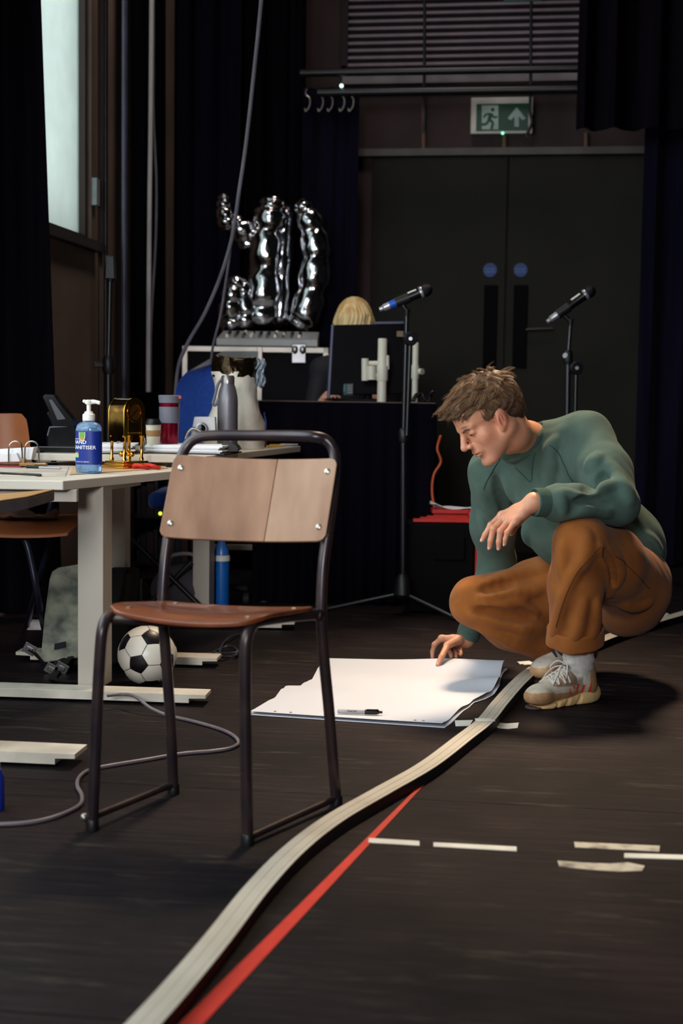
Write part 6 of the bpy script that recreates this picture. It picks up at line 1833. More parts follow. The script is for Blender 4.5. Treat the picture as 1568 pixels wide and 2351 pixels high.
# ---- bare body: one continuous surface -----------------------------------------
body = SDF()
SP = (NB - PEL)
body.chain([PEL, PEL.lerp(NB, 0.4) + Vector((0.05, 0.02, 0.0)), PEL.lerp(NB, 0.8) + Vector((0.03, 0.02, 0)), NB + Vector((0.03, 0.02, -0.04))], [.09, .095, .09, .06], 0.05)
body.chain([HP_L, KN_L, AN_L], [.07, .050, .036], 0.03); body.chain([HP_R, KN_R, AN_R], [.07, .050, .036], 0.03)
body.chain([PEL, HP_L], [.09, .08], 0.03); body.chain([PEL, HP_R], [.09, .08], 0.03)
body.chain([SH_L, EL_L, WR_L], [.048, .038, .026], 0.02); body.chain([SH_R, EL_R, WR_R], [.048, .038, .026], 0.02)
body.chain([NB + Vector((0.03, 0.02, -0.06)), SH_L], [.045, .042], 0.02); body.chain([NB + Vector((0.03, 0.02, -0.06)), SH_R], [.045, .042], 0.02)
FT_L = Vector((0.612, 4.164, 0.036)); HE_L = Vector((0.738, 4.255, 0.05))
FT_R = Vector((0.685, 4.555, 0.04)); HE_R = Vector((0.79, 4.645, 0.095))
body.chain([AN_L, HE_L.lerp(FT_L, 0.12)], [.034, .030], 0.02); body.chain([HE_L.lerp(FT_L, 0.12), HE_L.lerp(FT_L, 0.45) + Vector((0, 0, 0.012)), FT_L], [.030, .029, .022], 0.02)
body.chain([AN_R, HE_R], [.034, .028], 0.02); body.chain([HE_R, FT_R], [.028, .022], 0.02)
add_head(body)
LP = add_hand(body, LHAND, WR_L, EL_L); RP = add_hand(body, RHAND, WR_R, EL_R)
skin_c = np.array(lin((204, 142, 111)), dtype=F4)
def skin_col(p):
    q = headlocal(p); c = np.tile(skin_c, (len(p), 1))
    def blob(ctr, rad, col, amt):
        nonlocal c
        d = (((q - np.array(ctr)) / np.array(rad)) ** 2).sum(1); w_ = (amt * np.exp(-d))[:, None]
        c = c * (1 - w_) + np.array(lin(col), dtype=F4) * w_
    near = (np.abs(q) < 0.2).all(1)
    c0 = c.copy()
    for s in (-1, 1):
        blob((s * .05, .06, -.04), (.025, .03, .025), (204, 126, 104), 0.5)
        blob((s * .082, .002, -.022), (.012, .022, .034), (200, 110, 88), 0.6)
        blob((s * .028, .090, .019), (.018, .012, .0035), (86, 58, 44), 0.85)
        blob((s * .032, .088, -.0095), (.016, .010, .0022), (70, 44, 38), 0.75)
        blob((s * .04, .04, -.085), (.035, .045, .028), (160, 112, 92), 0.55)
    blob((0, .118, -.04), (.014, .014, .014), (206, 126, 106), 0.5)
    blob((0, .096, -.071), (.020, .012, .0085), (176, 88, 80), 0.85)
    blob((0, .085, -.105), (.03, .03, .02), (160, 112, 94), 0.5); blob((0, .1, -.056), (.022, .014, .008), (166, 116, 98), 0.45)
    c = np.where(near[:, None], c, c0)
    # redder knuckles and fingertips
    for H in (LP, RP):
        for k, pts in H.items():
            for i_, amt in ((0, .35), (1, .40), (3, .35)):
                d = ((p - np3(pts[i_])) ** 2).sum(1) / (0.013 ** 2); w_ = (amt * np.exp(-d))[:, None]
                c = c * (1 - w_) + np.array(lin((214, 128, 108)), dtype=F4) * w_
    return c
m_skin = vcol_mat('skin', 0.48, sss=0.12, bump=0.05, bscale=300, var=0.06, vscale=60)
man = sdf_obj('person', body, 0.0028, m_skin, smooth_it=1, col=skin_col)
props(man, 'crouching man in a green sweatshirt and brown trousers holding the paper edge', 'person')
# finger nails on the visible hand and thumb
m_nail = mat('finger_nail', (226, 172, 154), 0.3)
def nail(pts, r, up_):
    d = (pts[3] - pts[2]).normalized(); n = (up_ - d * up_.dot(d)).normalized()
    c = pts[3] + n * (r * 0.72) + d * (r * 0.15)
    MB().sphere(c, (r * 0.62, r * 0.30, r * 0.80), 12, 8, rot_to(d, d.cross(n))).build('nail', m_nail, man)
for k in ('index', 'middle', 'ring', 'little'): nail(LP[k], RAD[k][3], Vector((-0.5, -0.8, 0.25)))
nail(RP['thumb'], RAD['thumb'][3], Vector((-0.2, -0.5, 0.8)))
# eyebrows: short tapering tufts hugging the brow ridge
m_brow = mat('brow_hair', (84, 60, 46), 0.7)
for s in (-1, 1):
    q = body.project([hd(s * x, .095, z) for x, z in ((.014, .0065), (.021, .0085), (.030, .0098), (.040, .0095), (.049, .0065))]); q = q + body.grad(q) * 0.0006
    MB().tube(cr([Vector(z) for z in q.tolist()], 4), [.0012] + [.0026] * 6 + [.0024] * 6 + [.0018] * 3 + [.0008], 8).build('eyebrow', m_brow, man)
# eyes: lowered gaze, thin lid slit
m_eye = mat('eye_white', (220, 214, 208), 0.2); m_iris = mat('iris_dark', (44, 34, 30), 0.15)
for s in (-1, 1):
    e = MB().sphere(hd(s * .032, .0745, -.0085), .0115, 16, 12).build('eyeball', m_eye, man)
    q = body.project([hd(s * x, .090, z) for x, z in ((.022, -.0105), (.028, -.0125), (.036, -.0128), (.044, -.0100))]); q = q + body.grad(q) * 0.0002
    MB().tube(cr([Vector(z) for z in q.tolist()], 4), [.0006] + [.0016] * 11 + [.0008], 6).build('eyelash', m_iris, man)

# ------------------------------------------------------------------ sweatshirt
LFT = Vector((0.72, -0.69, 0.10)).normalized()
UPS = SP.normalized(); LFT = (LFT - UPS * LFT.dot(UPS)).normalized(); FWD = LFT.cross(UPS) * -1.0
if FWD.x > 0: FWD = -FWD
TM = Matrix((LFT, FWD, UPS)).transposed()
def tor(l, fw, up_): return PEL + LFT * l + FWD * fw + UPS * up_
TL_ = SP.length
sw = SDF()
sw.ell(tor(0.00, -0.015, TL_ * 0.74), (.190, .122, .165), TM, 0.05)
sw.ell(tor(0.00, -0.035, TL_ * 0.45), (.172, .128, .20), TM, 0.06)
sw.ell(tor(-0.005, -0.03, TL_ * 0.17), (.188, .172, .17), TM, 0.05)
sw.ell(P(1275, 1165, 4.50), (.115, .11, .135), None, 0.06)
sw.ell(P(1312, 1228, 4.52), (.125, .11, .105), None, 0.06)
sw.cone(NB + Vector((0.05, 0.04, -0.02)), SH_L + Vector((0.0, 0.02, 0.01)), .070, .078, 0.05)
sw.cone(NB + Vector((0.03, 0.04, -0.04)), SH_R, .066, .070, 0.05)
sw.chain([SH_L, SH_L.lerp(EL_L, 0.5) + Vector((0.012, 0, 0)), EL_L], [.084, .074, .064], 0.045)
sw.chain([EL_L, EL_L.lerp(WR_L, 0.5), EL_L.lerp(WR_L, 0.74), EL_L.lerp(WR_L, 0.815)], [.062, .056, .053, .036], 0.02)
sw.chain([SH_R, SH_R.lerp(EL_R, 0.6) + Vector((-0.01, 0, 0)), EL_R], [.078, .070, .062], 0.04)
sw.chain([EL_R, EL_R.lerp(WR_R, 0.6), EL_R.lerp(WR_R, 0.92)], [.060, .050, .039], 0.03)
base_sw = len(sw.ops)
def ridge(f, px, r, k=0.022, depth=0.0, kind='u'):
    """a cloth fold running along a traced line on the surface already built"""
    q = f.hit(px)
    ok = np.abs(f(q)) < 0.006
    dm = np.median(q[ok][:, 1]) if ok.any() else 0
    ok &= np.abs(q[:, 1] - dm) < 0.10
    q = q[ok]; px = [x for x, o_ in zip(px, ok) if o_]
    if len(q) < 2: return []
    g = f.grad(q); q = q - g * depth
    n = len(px)
    qs = cr([Vector(x) for x in q.tolist()], 4)
    m_ = len(qs)
    rs = [r * (0.15 + 0.95 * math.sin(math.pi * min(1, max(0, (i + 0.5) / m_))) ** 0.7) for i in range(m_)]
    k = k * 0.8
    return [(qs[i], qs[i + 1], rs[i], rs[i + 1], k, kind) for i in range(m_ - 1)]
folds = []
for px, r, k, dp, kd in (
    # upper left sleeve, raglan side and elbow
    ([(1300, 1040), (1318, 1100), (1332, 1150)], .016, .03, .010, 'u'),
    ([(1352, 1140), (1385, 1118), (1420, 1112), (1446, 1130)], .013, .025, .006, 'u'),
    ([(1345, 1128), (1378, 1104), (1410, 1092)], .011, .03, -.004, 's'),
    ([(1330, 1108), (1352, 1072), (1372, 1050)], .012, .03, .006, 'u'),
    ([(1400, 1060), (1428, 1110), (1448, 1150)], .012, .03, .006, 'u'),
    ([(1280, 1128), (1292, 1150), (1296, 1180)], .010, .02, .003, 'u'),
    ([(1296, 1128), (1330, 1146), (1370, 1166)], .009, .025, .004, 'u'),
    ([(1300, 1188), (1350, 1172), (1400, 1180)], .009, .025, .004, 'u'),
    ([(1320, 1150), (1360, 1150), (1400, 1160)], .007, .02, -.003, 's'),
    # chest drape between the arms
    ([(1255, 1060), (1256, 1110), (1250, 1150)], .014, .03, .008, 'u'),
    ([(1160, 1090), (1178, 1140), (1190, 1190)], .014, .035, .008, 'u'),
    ([(1140, 1095), (1152, 1150), (1165, 1215)], .010, .03, -.004, 's'),
    ([(1100, 1120), (1130, 1175), (1175, 1225)], .012, .03, .006, 'u'),
    ([(1098, 1180), (1118, 1225), (1150, 1260)], .012, .03, .006, 'u'),
    ([(1205, 1215), (1212, 1245), (1215, 1270)], .012, .03, .006, 'u'),
    ([(1275, 1010), (1262, 1040), (1268, 1075)], .010, .03, .004, 'u'),
    # back and waist
    ([(1430, 1040), (1462, 1110), (1480, 1180)], .013, .035, .006, 'u'),
    ([(1450, 1200), (1490, 1232), (1518, 1275)], .014, .03, .006, 'u'),
    ([(1425, 1205), (1465, 1245), (1500, 1290)], .012, .03, .006, 'u'),
    ([(1445, 1218), (1480, 1250), (1512, 1300)], .010, .03, -.004, 's')):
    folds += ridge(sw, px, r, k, dp, kd)
for a, b, ra, rb, k, kd in folds: sw.cone(a, b, ra, rb, k, kd)
sw.plane_cut(tor(0, 0, -0.028), -UPS + FWD * -0.25, 0.006, 0.32)
# rib bands: cuffs, neckband, hem
cL = EL_L.lerp(WR_L, 0.95)
dWL = (WR_L - EL_L).normalized(); dWR = (WR_R - EL_R).normalized()
sw.cone(EL_L.lerp(WR_L, 0.80), EL_L.lerp(WR_L, 1.0), .037, .037, 0.004)
sw.cone(EL_R.lerp(WR_R, 0.82), EL_R.lerp(WR_R, 0.97), .038, .037, 0.006)
sw.plane_cut(EL_L.lerp(WR_L, 1.0), dWL, 0.004, 0.055); sw.plane_cut(EL_R.lerp(WR_R, 0.97), dWR, 0.004, 0.05)
sw.cone(EL_L.lerp(WR_L, 0.97), EL_L.lerp(WR_L, 1.10), .032, .032, 0.003, 's'); sw.cone(EL_R.lerp(WR_R, 0.94), EL_R.lerp(WR_R, 1.1), .031, .031, 0.003, 's')
# neck opening: neckband ring following the tilted neckline
nkn = (NB - (NB + Vector((0.06, 0.03, -0.06)))).normalized()
nkx = LFT
NKM = rot_to(Vector((-0.52, -0.16, 0.80)), nkx)
NKC = NB + Vector((0.006, 0.008, -0.012))
sw.cone(NKC, NKC + Vector((-0.52, -0.16, 0.80)) * 0.2, .070, .11, 0.006, 's')
sw.torus(NKC, .079, .079, .0105, NKM, 0.006, hgt=1.5)
sw.cone(NKC - Vector((-0.52, -0.16, 0.80)) * 0.06, NKC + Vector((-0.52, -0.16, 0.80)) * 0.05, .066, .068, 0.004, 's')
# fine cloth creasing
def swarp(p):
    return (0.0016 * np.sin(p[:, 0] * 31 + 14 * p[:, 2] + 2.5 * np.sin(p[:, 1] * 27 + p[:, 2] * 11)) * np.sin(p[:, 2] * 19 - p[:, 0] * 9 + 3 * np.sin(p[:, 0] * 13)) +
            0.0005 * np.sin(p[:, 0] * 73 + p[:, 2] * 51 + 5 * np.sin(p[:, 1] * 31))).astype(F4)
sw.warp(swarp, (-1, 3, 0), (3, 6, 2))
m_sweat = mat('green_sweatshirt', (76, 94, 86), 0.9, col2=(67, 85, 77), scale=14, bump=0.10, bscale=700, sheen=0.06, spec=0.1)
swo = sdf_obj('sweatshirt', sw, 0.0040, m_sweat, man, smooth_it=1)
def rib(c0, ax_, n, amp, lo=(-1, 3, 0), hi=(3, 6, 2)):
    A = np.array(rot_to(ax_), dtype=F4); c0 = np3(c0)
    def fn(p):
        q = (p - c0) @ A; return (amp * np.sin(np.arctan2(q[:, 1], q[:, 0]) * n)).astype(F4)
    return fn
m_rib = mat('green_rib_knit', (70, 89, 81), 0.92, col2=(62, 81, 73), scale=20, bump=0.1, bscale=600, spec=0.1)
for c_a, c_b, r_a, r_b, dd_ in ((EL_L.lerp(WR_L, 0.80), EL_L.lerp(WR_L, 1.005), .0435, .0420, dWL), (EL_R.lerp(WR_R, 0.83), EL_R.lerp(WR_R, 0.975), .0405, .0390, dWR)):
    cf = SDF(); cf.cone(c_a, c_b, r_a, r_b, 0.002); cf.plane_cut(c_b, dd_, 0.003, 0.08); cf.plane_cut(c_a, -dd_, 0.003, 0.08)
    cf.cone(c_a - dd_ * 0.05, c_b + dd_ * 0.05, r_a - .007, r_b - .007, 0.002, 's'); cf.warp(rib(c_a, dd_, 46, .0005), (-1, 3, 0), (3, 6, 2))
    sdf_obj('cuff', cf, 0.0024, m_rib, swo, smooth_it=1)
nb_ = SDF(); nb_.torus(NKC + Vector((-0.52, -0.16, 0.80)) * 0.010, .0775, .0775, .0135, NKM, 0.002, hgt=1.5); nb_.warp(rib(NKC, Vector(NKM.col[2]), 70, .0005), (-1, 3, 0), (3, 6, 2))
sdf_obj('neckband', nb_, 0.0024, m_rib, swo, smooth_it=1)
# seams: raglan lines, neckline V and rib band edges lie just proud of the cloth
m_seam2 = mat('green_seam', (34, 66, 62), 0.9)
def seam(f, px, r, nm, par, m_):
    q = f.hit(px); q = f.project([Vector(x) for x in cr([Vector(z) for z in q.tolist()], 6)]); q = q + f.grad(q) * 0.0012
    MB().tube([Vector(x) for x in q.tolist()], r, 6).build(nm, m_, par)
seam(sw, [(1262, 1022), (1286, 1046), (1300, 1076), (1316, 1106)], .0016, 'seam', swo, m_seam2)
seam(sw, [(1150, 1052), (1132, 1080), (1116, 1108), (1110, 1125)], .0014, 'seam', swo, m_seam2)
seam(sw, [(1228, 1040), (1222, 1075), (1219, 1106), (1200, 1090), (1184, 1074)], .0013, 'neck_v_seam', swo, m_seam2)

# ------------------------------------------------------------------ trousers
tr = SDF()
tr.ell(PEL + Vector((0.0, 0.0, -0.015)), (.155, .135, .125), TM, 0.05)
tr.ell(Vector((0.935, 4.585, 0.262)), (.120, .13, .118), None, 0.05)
tr.chain([HP_L, HP_L.lerp(KN_L, 0.55), KN_L + Vector((0.01, 0.01, -0.008))], [.122, .108, .078], 0.05)
tr.chain([HP_R, HP_R.lerp(KN_R, 0.5), KN_R + Vector((0.0, 0.0, -0.004))], [.122, .104, .078], 0.05)
CUF_L = AN_L + Vector((-0.014, -0.012, 0.090))
tr.chain([KN_L, KN_L.lerp(CUF_L, 0.45) + Vector((-0.006, 0.0, 0)), CUF_L], [.076, .078, .076], 0.03)
CUF_R = KN_R.lerp(AN_R, 0.86) + Vector((-0.02, 0, -0.022))
tr.chain([KN_R, KN_R.lerp(CUF_R, 0.5) + Vector((0, 0, -0.006)), CUF_R], [.077, .080, .062], 0.03)
fl2 = []
for px, r, k, dp, kd in (
    ([(1115, 1340), (1180, 1318), (1250, 1302), (1290, 1300)], .013, .03, .007, 'u'),
    ([(1100, 1372), (1170, 1362), (1240, 1356), (1290, 1358)], .013, .028, .007, 'u'),
    ([(1105, 1356), (1175, 1342), (1260, 1332)], .009, .028, -.003, 's'),
    ([(1100, 1392), (1150, 1390), (1190, 1382), (1205, 1376)], .010, .022, .005, 'u'),
    ([(1175, 1372), (1205, 1392), (1235, 1408), (1270, 1414)], .012, .022, .006, 'u'),
    ([(1190, 1400), (1225, 1420), (1262, 1430)], .008, .02, -.002, 's'),
    ([(1080, 1410), (1130, 1424), (1200, 1440), (1250, 1444)], .011, .03, .006, 'u'),
    ([(1095, 1400), (1150, 1408), (1210, 1424)], .008, .03, -.003, 's'),
    ([(1100, 1440), (1160, 1470), (1220, 1500)], .010, .03, .005, 'u'),
    # left shin: long vertical folds and the bunched cloth behind the knee
    ([(1292, 1240), (1288, 1290), (1296, 1330)], .012, .03, .006, 'u'),
    ([(1285, 1400), (1300, 1350), (1330, 1300), (1372, 1258)], .009, .03, .005, 'u'),
    ([(1372, 1250), (1390, 1280), (1400, 1320), (1398, 1370)], .013, .025, .006, 'u'),
    ([(1392, 1258), (1412, 1282), (1422, 1318), (1412, 1350)], .014, .02, .006, 'u'),
    ([(1384, 1262), (1400, 1300), (1406, 1340)], .008, .02, -.003, 's'),
    ([(1340, 1380), (1330, 1430), (1318, 1470)], .010, .03, .006, 'u'),
    ([(1372, 1380), (1366, 1430), (1358, 1465)], .010, .03, .006, 'u'),
    ([(1290, 1390), (1278, 1430), (1268, 1460)], .009, .03, .005, 'u'),
    ([(1430, 1385), (1455, 1395), (1490, 1385)], .010, .03, .005, 'u'),
    ([(1340, 1225), (1345, 1260), (1335, 1300)], .010, .035, .006, 'u')):
    fl2 += ridge(tr, px, r, k, dp, kd)
for a, b, ra, rb, k, kd in fl2: tr.cone(a, b, ra, rb, k, kd)
# turned-up cuff
dl = (CUF_L - KN_L).normalized()
tr.plane_cut(CUF_L + dl * 0.012, dl + Vector((0.0, 0.0, -0.0)), 0.004, 0.10)
tr.cone(CUF_L - dl * 0.01, CUF_L + dl * 0.06, .066, .066, 0.003, 's')
drr = (CUF_R - KN_R).normalized()
tr.plane_cut(CUF_R + drr * 0.025, drr, 0.004, 0.10)
tr.cone(CUF_R + drr * 0.005, CUF_R + drr * 0.06, .052, .052, 0.003, 's')
def twarp(p):
    return (0.0013 * np.sin(p[:, 0] * 37 - 12 * p[:, 2] + 3 * np.sin(p[:, 1] * 17 + p[:, 2] * 9)) +
            0.0004 * np.sin(p[:, 2] * 80 + p[:, 0] * 50 + 5 * np.sin(p[:, 1] * 27))).astype(F4)
tr.warp(twarp, (-1, 3, 0), (3, 6, 2))
m_trou = mat('brown_corduroy', (150, 90, 42), 0.85, col2=(130, 75, 35), scale=9, bump=0.10, bscale=420, sheen=0.08, spec=0.1)
tro = sdf_obj('trousers', tr, 0.0042, m_trou, man, smooth_it=1)
cu = SDF()
cu.cone(CUF_L - dl * 0.034, CUF_L + dl * 0.014, .0845, .0870, 0.002); cu.plane_cut(CUF_L + dl * 0.016, dl + Vector((0.05, 0, 0)), 0.003, 0.12); cu.plane_cut(CUF_L - dl * 0.036, -dl + Vector((-0.04, 0, 0)), 0.003, 0.12)
cu.cone(CUF_L - dl * 0.06, CUF_L + dl * 0.06, .072, .0745, 0.003, 's'); cu.warp(twarp, (-1, 3, 0), (3, 6, 2))
sdf_obj('trouser_cuff', cu, 0.0032, m_trou, tro, smooth_it=1)
m_seam3 = mat('brown_seam', (100, 56, 24), 0.9)
seam(tr, [(1378, 1255), (1352, 1282), (1328, 1310), (1308, 1345), (1290, 1390), (1276, 1440)], .0014, 'seam', tro, m_seam3)
seam(tr, [(1412, 1276), (1440, 1300), (1468, 1326), (1492, 1352)], .0013, 'seam', tro, m_seam3)

# ------------------------------------------------------------------ socks and shoes
m_sock = mat('grey_rib_sock', (200, 194, 188), 0.9, col2=(186, 180, 174), stretch=(6, 6, 0.4), scale=30, bump=0.3, bscale=120)
so = SDF()
so.chain([AN_L + Vector((-0.004, -0.004, 0.085)), AN_L + Vector((0, 0, 0.02)), HE_L.lerp(FT_L, 0.12)], [.0455, .0430, .0375], 0.02); so.cone(HE_L.lerp(FT_L, 0.12), HE_L.lerp(FT_L, 0.45) + Vector((0, 0, 0.012)), .037, .034, 0.02)
def sockw(p): return (0.0012 * np.sin(p[:, 2] * 260 + 3 * np.sin(p[:, 0] * 60)) * (p[:, 2] > 0.09)).astype(F4)
so.warp(sockw, (-1, 3, 0), (3, 6, 2))
sdf_obj('sock', so, 0.003, m_sock, man, smooth_it=1)
so = SDF(); so.chain([AN_R.lerp(KN_R, 0.12), AN_R, HE_R], [.041, .040, .036], 0.02)
sdf_obj('sock', so, 0.004, mat('navy_sock', (40, 40, 54), 0.9), man)
def shoe(heel, toe, cols, lace_m, full):
    """running shoe from heel point to toe point (ground projected), pitched when the heel is raised"""
    ax = (toe - heel); L = ax.length; ax.normalize()
    side = Vector((0, 0, 1)).cross(ax).normalized(); upv = ax.cross(side)
    M = Matrix((ax, side, upv)).transposed()
    def s(x, y, z): return heel + M @ Vector((x * L, y * L, z * L))
    Mn = np.array(M, dtype=F4); o3 = np3(heel)
    rt = man
    up_ = SDF()
    up_.ell(s(.84, 0, .125), (.150 * L, .155 * L, .105 * L), M, 0.02)
    up_.chain([s(.78, 0, .14), s(.55, 0, .20), s(.40, 0, .27)], [.125 * L, .130 * L, .120 * L], 0.03)
    up_.chain([s(.40, 0, .17), s(.12, 0, .17)], [.145 * L, .145 * L], 0.03)
    up_.chain([s(.12, 0, .17), s(.13, 0, .34)], [.145 * L, .160 * L], 0.03)
    up_.cone(s(.38, 0, .27), s(.30, 0, .38), .125 * L, .12 * L, 0.02)
    up_.plane_cut(s(.5, 0, .055), -upv, 0.004, 1.2 * L)
    up_.cone(s(.17, 0, .36), s(.20, 0, .75), .140 * L, .16 * L, 0.006, 's'); up_.plane_cut(s(.10, 0, .40), upv + ax * 0.35, 0.006, 0.30 * L)
    def colf(p):
        q = ((p - o3) @ Mn) / L; c = np.tile(np.array(lin(cols[0]), dtype=F4), (len(p), 1))
        def put(m, col): c[m] = np.array(lin(col), dtype=F4)
        put((q[:, 0] > .70) & (q[:, 2] < .20 - .12 * np.abs(q[:, 0] - .85)), cols[1])
        put((q[:, 2] < .17) & (q[:, 0] > .30) & (q[:, 0] <= .72), cols[1]); put((np.abs(q[:, 1]) > .085) & (q[:, 2] > .24) & (q[:, 0] > .36) & (q[:, 0] < .66), cols[2])
        put((q[:, 0] < .16), cols[1])
        put((q[:, 0] < .38) & (q[:, 0] > .14) & (q[:, 2] > .13) & (q[:, 2] < .25) & (np.sin(q[:, 0] * 60 + q[:, 2] * 25) > .25), cols[3])
        put((q[:, 0] < .50) & (q[:, 0] > .40) & (q[:, 2] > .12) & (q[:, 2] < .24) & (np.sin(q[:, 0] * 70 - q[:, 2] * 40) > .55), cols[3])
        return c
    u_ = sdf_obj('shoe', up_, 0.0026, vcol_mat('shoe_fabric_' + full, 0.8, bump=0.12, bscale=300, var=0.55, vscale=34), rt, smooth_it=1, col=colf)
    so_ = SDF()
    so_.chain([s(.90, .02, .045), s(.70, .0, .05), s(.45, 0, .06), s(.22, 0, .065), s(.05, 0, .075)], [.105 * L, .145 * L, .135 * L, .150 * L, .140 * L], 0.03)
    so_.cone(s(.10, 0, .06), s(-.04, 0, .085), .13 * L, .085 * L, 0.03)
    so_.plane_cut(s(.35, 0, .125), upv + ax * 0.17, 0.008, 1.2 * L); so_.plane_cut(s(.45, 0, .0), -upv, 0.006, 1.2 * L)
    for xx in (.30, .48, .63): 
        for sd in (-1, 1): so_.cone(s(xx, sd * .155, .10), s(xx + .05, sd * .155, .0), .012 * L, .026 * L, 0.006, 's')
    sl_ = sdf_obj('sole', so_, 0.003, mat('cream_foam_sole', (226, 190, 130), 0.7, col2=(206, 168, 112), scale=20), u_, smooth_it=1)
    ot = SDF(); ot.cone(s(.885, .01, .02), s(.70, 0, .012), .112 * L, .138 * L, 0.02); ot.plane_cut(s(.8, 0, .03), upv, 0.004, L); ot.plane_cut(s(.8, 0, -.004), -upv, 0.003, L)
    sdf_obj('toe_guard', ot, 0.003, mat('dark_rubber_toe', (70, 48, 38), 0.7), u_, smooth_it=1)
    # tongue and laces
    MB().sphere(s(.33, 0, .42), (.055 * L, .02 * L, .10 * L), 14, 10, M @ Matrix.Rotation(-0.35, 3, 'Y') @ Matrix.Rotation(math.pi / 2, 3, 'Z')).build('tongue', mat('grey_tongue', (150, 146, 146), 0.8), u_)
    rows = [(.40, .095), (.47, .095), (.54, .092), (.61, .088), (.68, .080)]
    for i, (x, w_) in enumerate(rows):
        for sgn in (-1, 1):
            x2 = rows[min(i + 1, 4)][0] if i < 4 else x
            pts = [s(x2, -sgn * w_, .16), s((x + x2) / 2 + .0, -sgn * .03, .40), s(x, sgn * .03, .42), s(x, sgn * w_, .20)]
            q = up_.project([s(x2, -sgn * w_, .26 - .10 * (x - .4)), s((x * .4 + x2 * .6), -sgn * w_ * .35, .40 - .25 * (x - .4)), s(x * .6 + x2 * .4, sgn * w_ * .35, .40 - .25 * (x - .4)), s(x, sgn * w_, .26 - .10 * (x - .4))])
            g = up_.grad(q); q = q + g * 0.003
            MB().tube(cr([Vector(z) for z in q.tolist()], 4), .0026, 6).build('lace', lace_m, u_)
    if full == 'near':
        kn = s(.385, 0.01, .44)
        for pts in ([(0, 0, 0), (.10, .10, .05), (.16, .16, -.04), (.13, .12, -.12), (.04, .05, -.06), (0, 0, 0)], [(0, 0, 0), (.06, -.09, .05), (.10, -.17, -.03), (.06, -.15, -.12), (.01, -.06, -.05), (0, 0, 0)],
                    [(0, 0, 0), (.14, .05, .02), (.26, .11, -.06), (.36, .14, -.16)], [(0, 0, 0), (.10, -.10, -.02), (.18, -.17, -.12), (.22, -.20, -.22)]):
            MB().tube(cr([kn + M @ (Vector(p_) * L) for p_ in pts], 6), .0026, 6).build('bow_lace', lace_m, u_)
    return u_
m_lace = mat('grey_lace', (196, 186, 178), 0.9); m_laced = mat('dark_lace', (64, 60, 72), 0.9)
HL0 = Vector((0.762, 4.272, 0.0)); TL0 = Vector((0.552, 4.120, 0.0)); shoe(HL0, TL0, [(178, 166, 148), (160, 120, 82), (140, 114, 90), (206, 66, 28)], m_lace, 'near')
shoe(Vector((0.825, 4.675, 0.055)), Vector((0.628, 4.505, 0.0)), [(196, 184, 170), (188, 146, 104), (180, 170, 160), (206, 84, 44)], m_laced, 'far')

# ------------------------------------------------------------------ hair
m_hair = vcol_mat('brown_hair', 0.55, var=0.35, vscale=90, spec=0.4)
hs = SDF(); k = HS_
hs.ell(hd(0, -.016, .032), (.0805 * k, .104 * k, .086 * k), HM, 0.01)
hs.ell(hd(0, .026, .058), (.062 * k, .066 * k, .044 * k), HM, 0.02)
hs.ell(hd(0, .076, .070), (.050 * k, .030 * k, .022 * k), HM, 0.02)
hs.ell(hd(0, -.06, -.02), (.066 * k, .048 * k, .058 * k), HM, 0.03)
nf = HF * 0.76 - HU * 0.65
hs.plane_cut(hd(0, .060, .030), nf, 0.018, 0.16)
for s_ in (-1, 1): hs.ell(hd(s_ * .088, .006, -.026), (.030 * k, .024 * k, .034 * k), HM, 0.012, 's')
hs.plane_cut(hd(0, -.03, -.058), -HU + HF * 0.25, 0.018, 0.14)
def hwarp(p):
    q = headlocal(p)
    a = np.arctan2(q[:, 0], q[:, 1]); 
    return (0.0022 * np.sin(q[:, 0] * 260 + 22 * q[:, 1] / 0.1 * 0.6 + 4 * np.sin(q[:, 2] * 60)) + 0.0018 * np.sin(q[:, 0] * 140 + q[:, 2] * 120)).astype(F4)
hs.warp(hwarp, (-1, 3, 0), (3, 6, 2))
def hair_col(p):
    q = headlocal(p); c = np.tile(np.array(lin((104, 76, 56)), dtype=F4), (len(p), 1))
    dk = np.clip((-q[:, 2] + 0.035) / 0.07, 0, 1)[:, None]
    return c * (1 - dk) + np.array(lin((66, 46, 36)), dtype=F4) * dk
hr = sdf_obj('hair', hs, 0.0032, m_hair, man, smooth_it=0, col=hair_col)
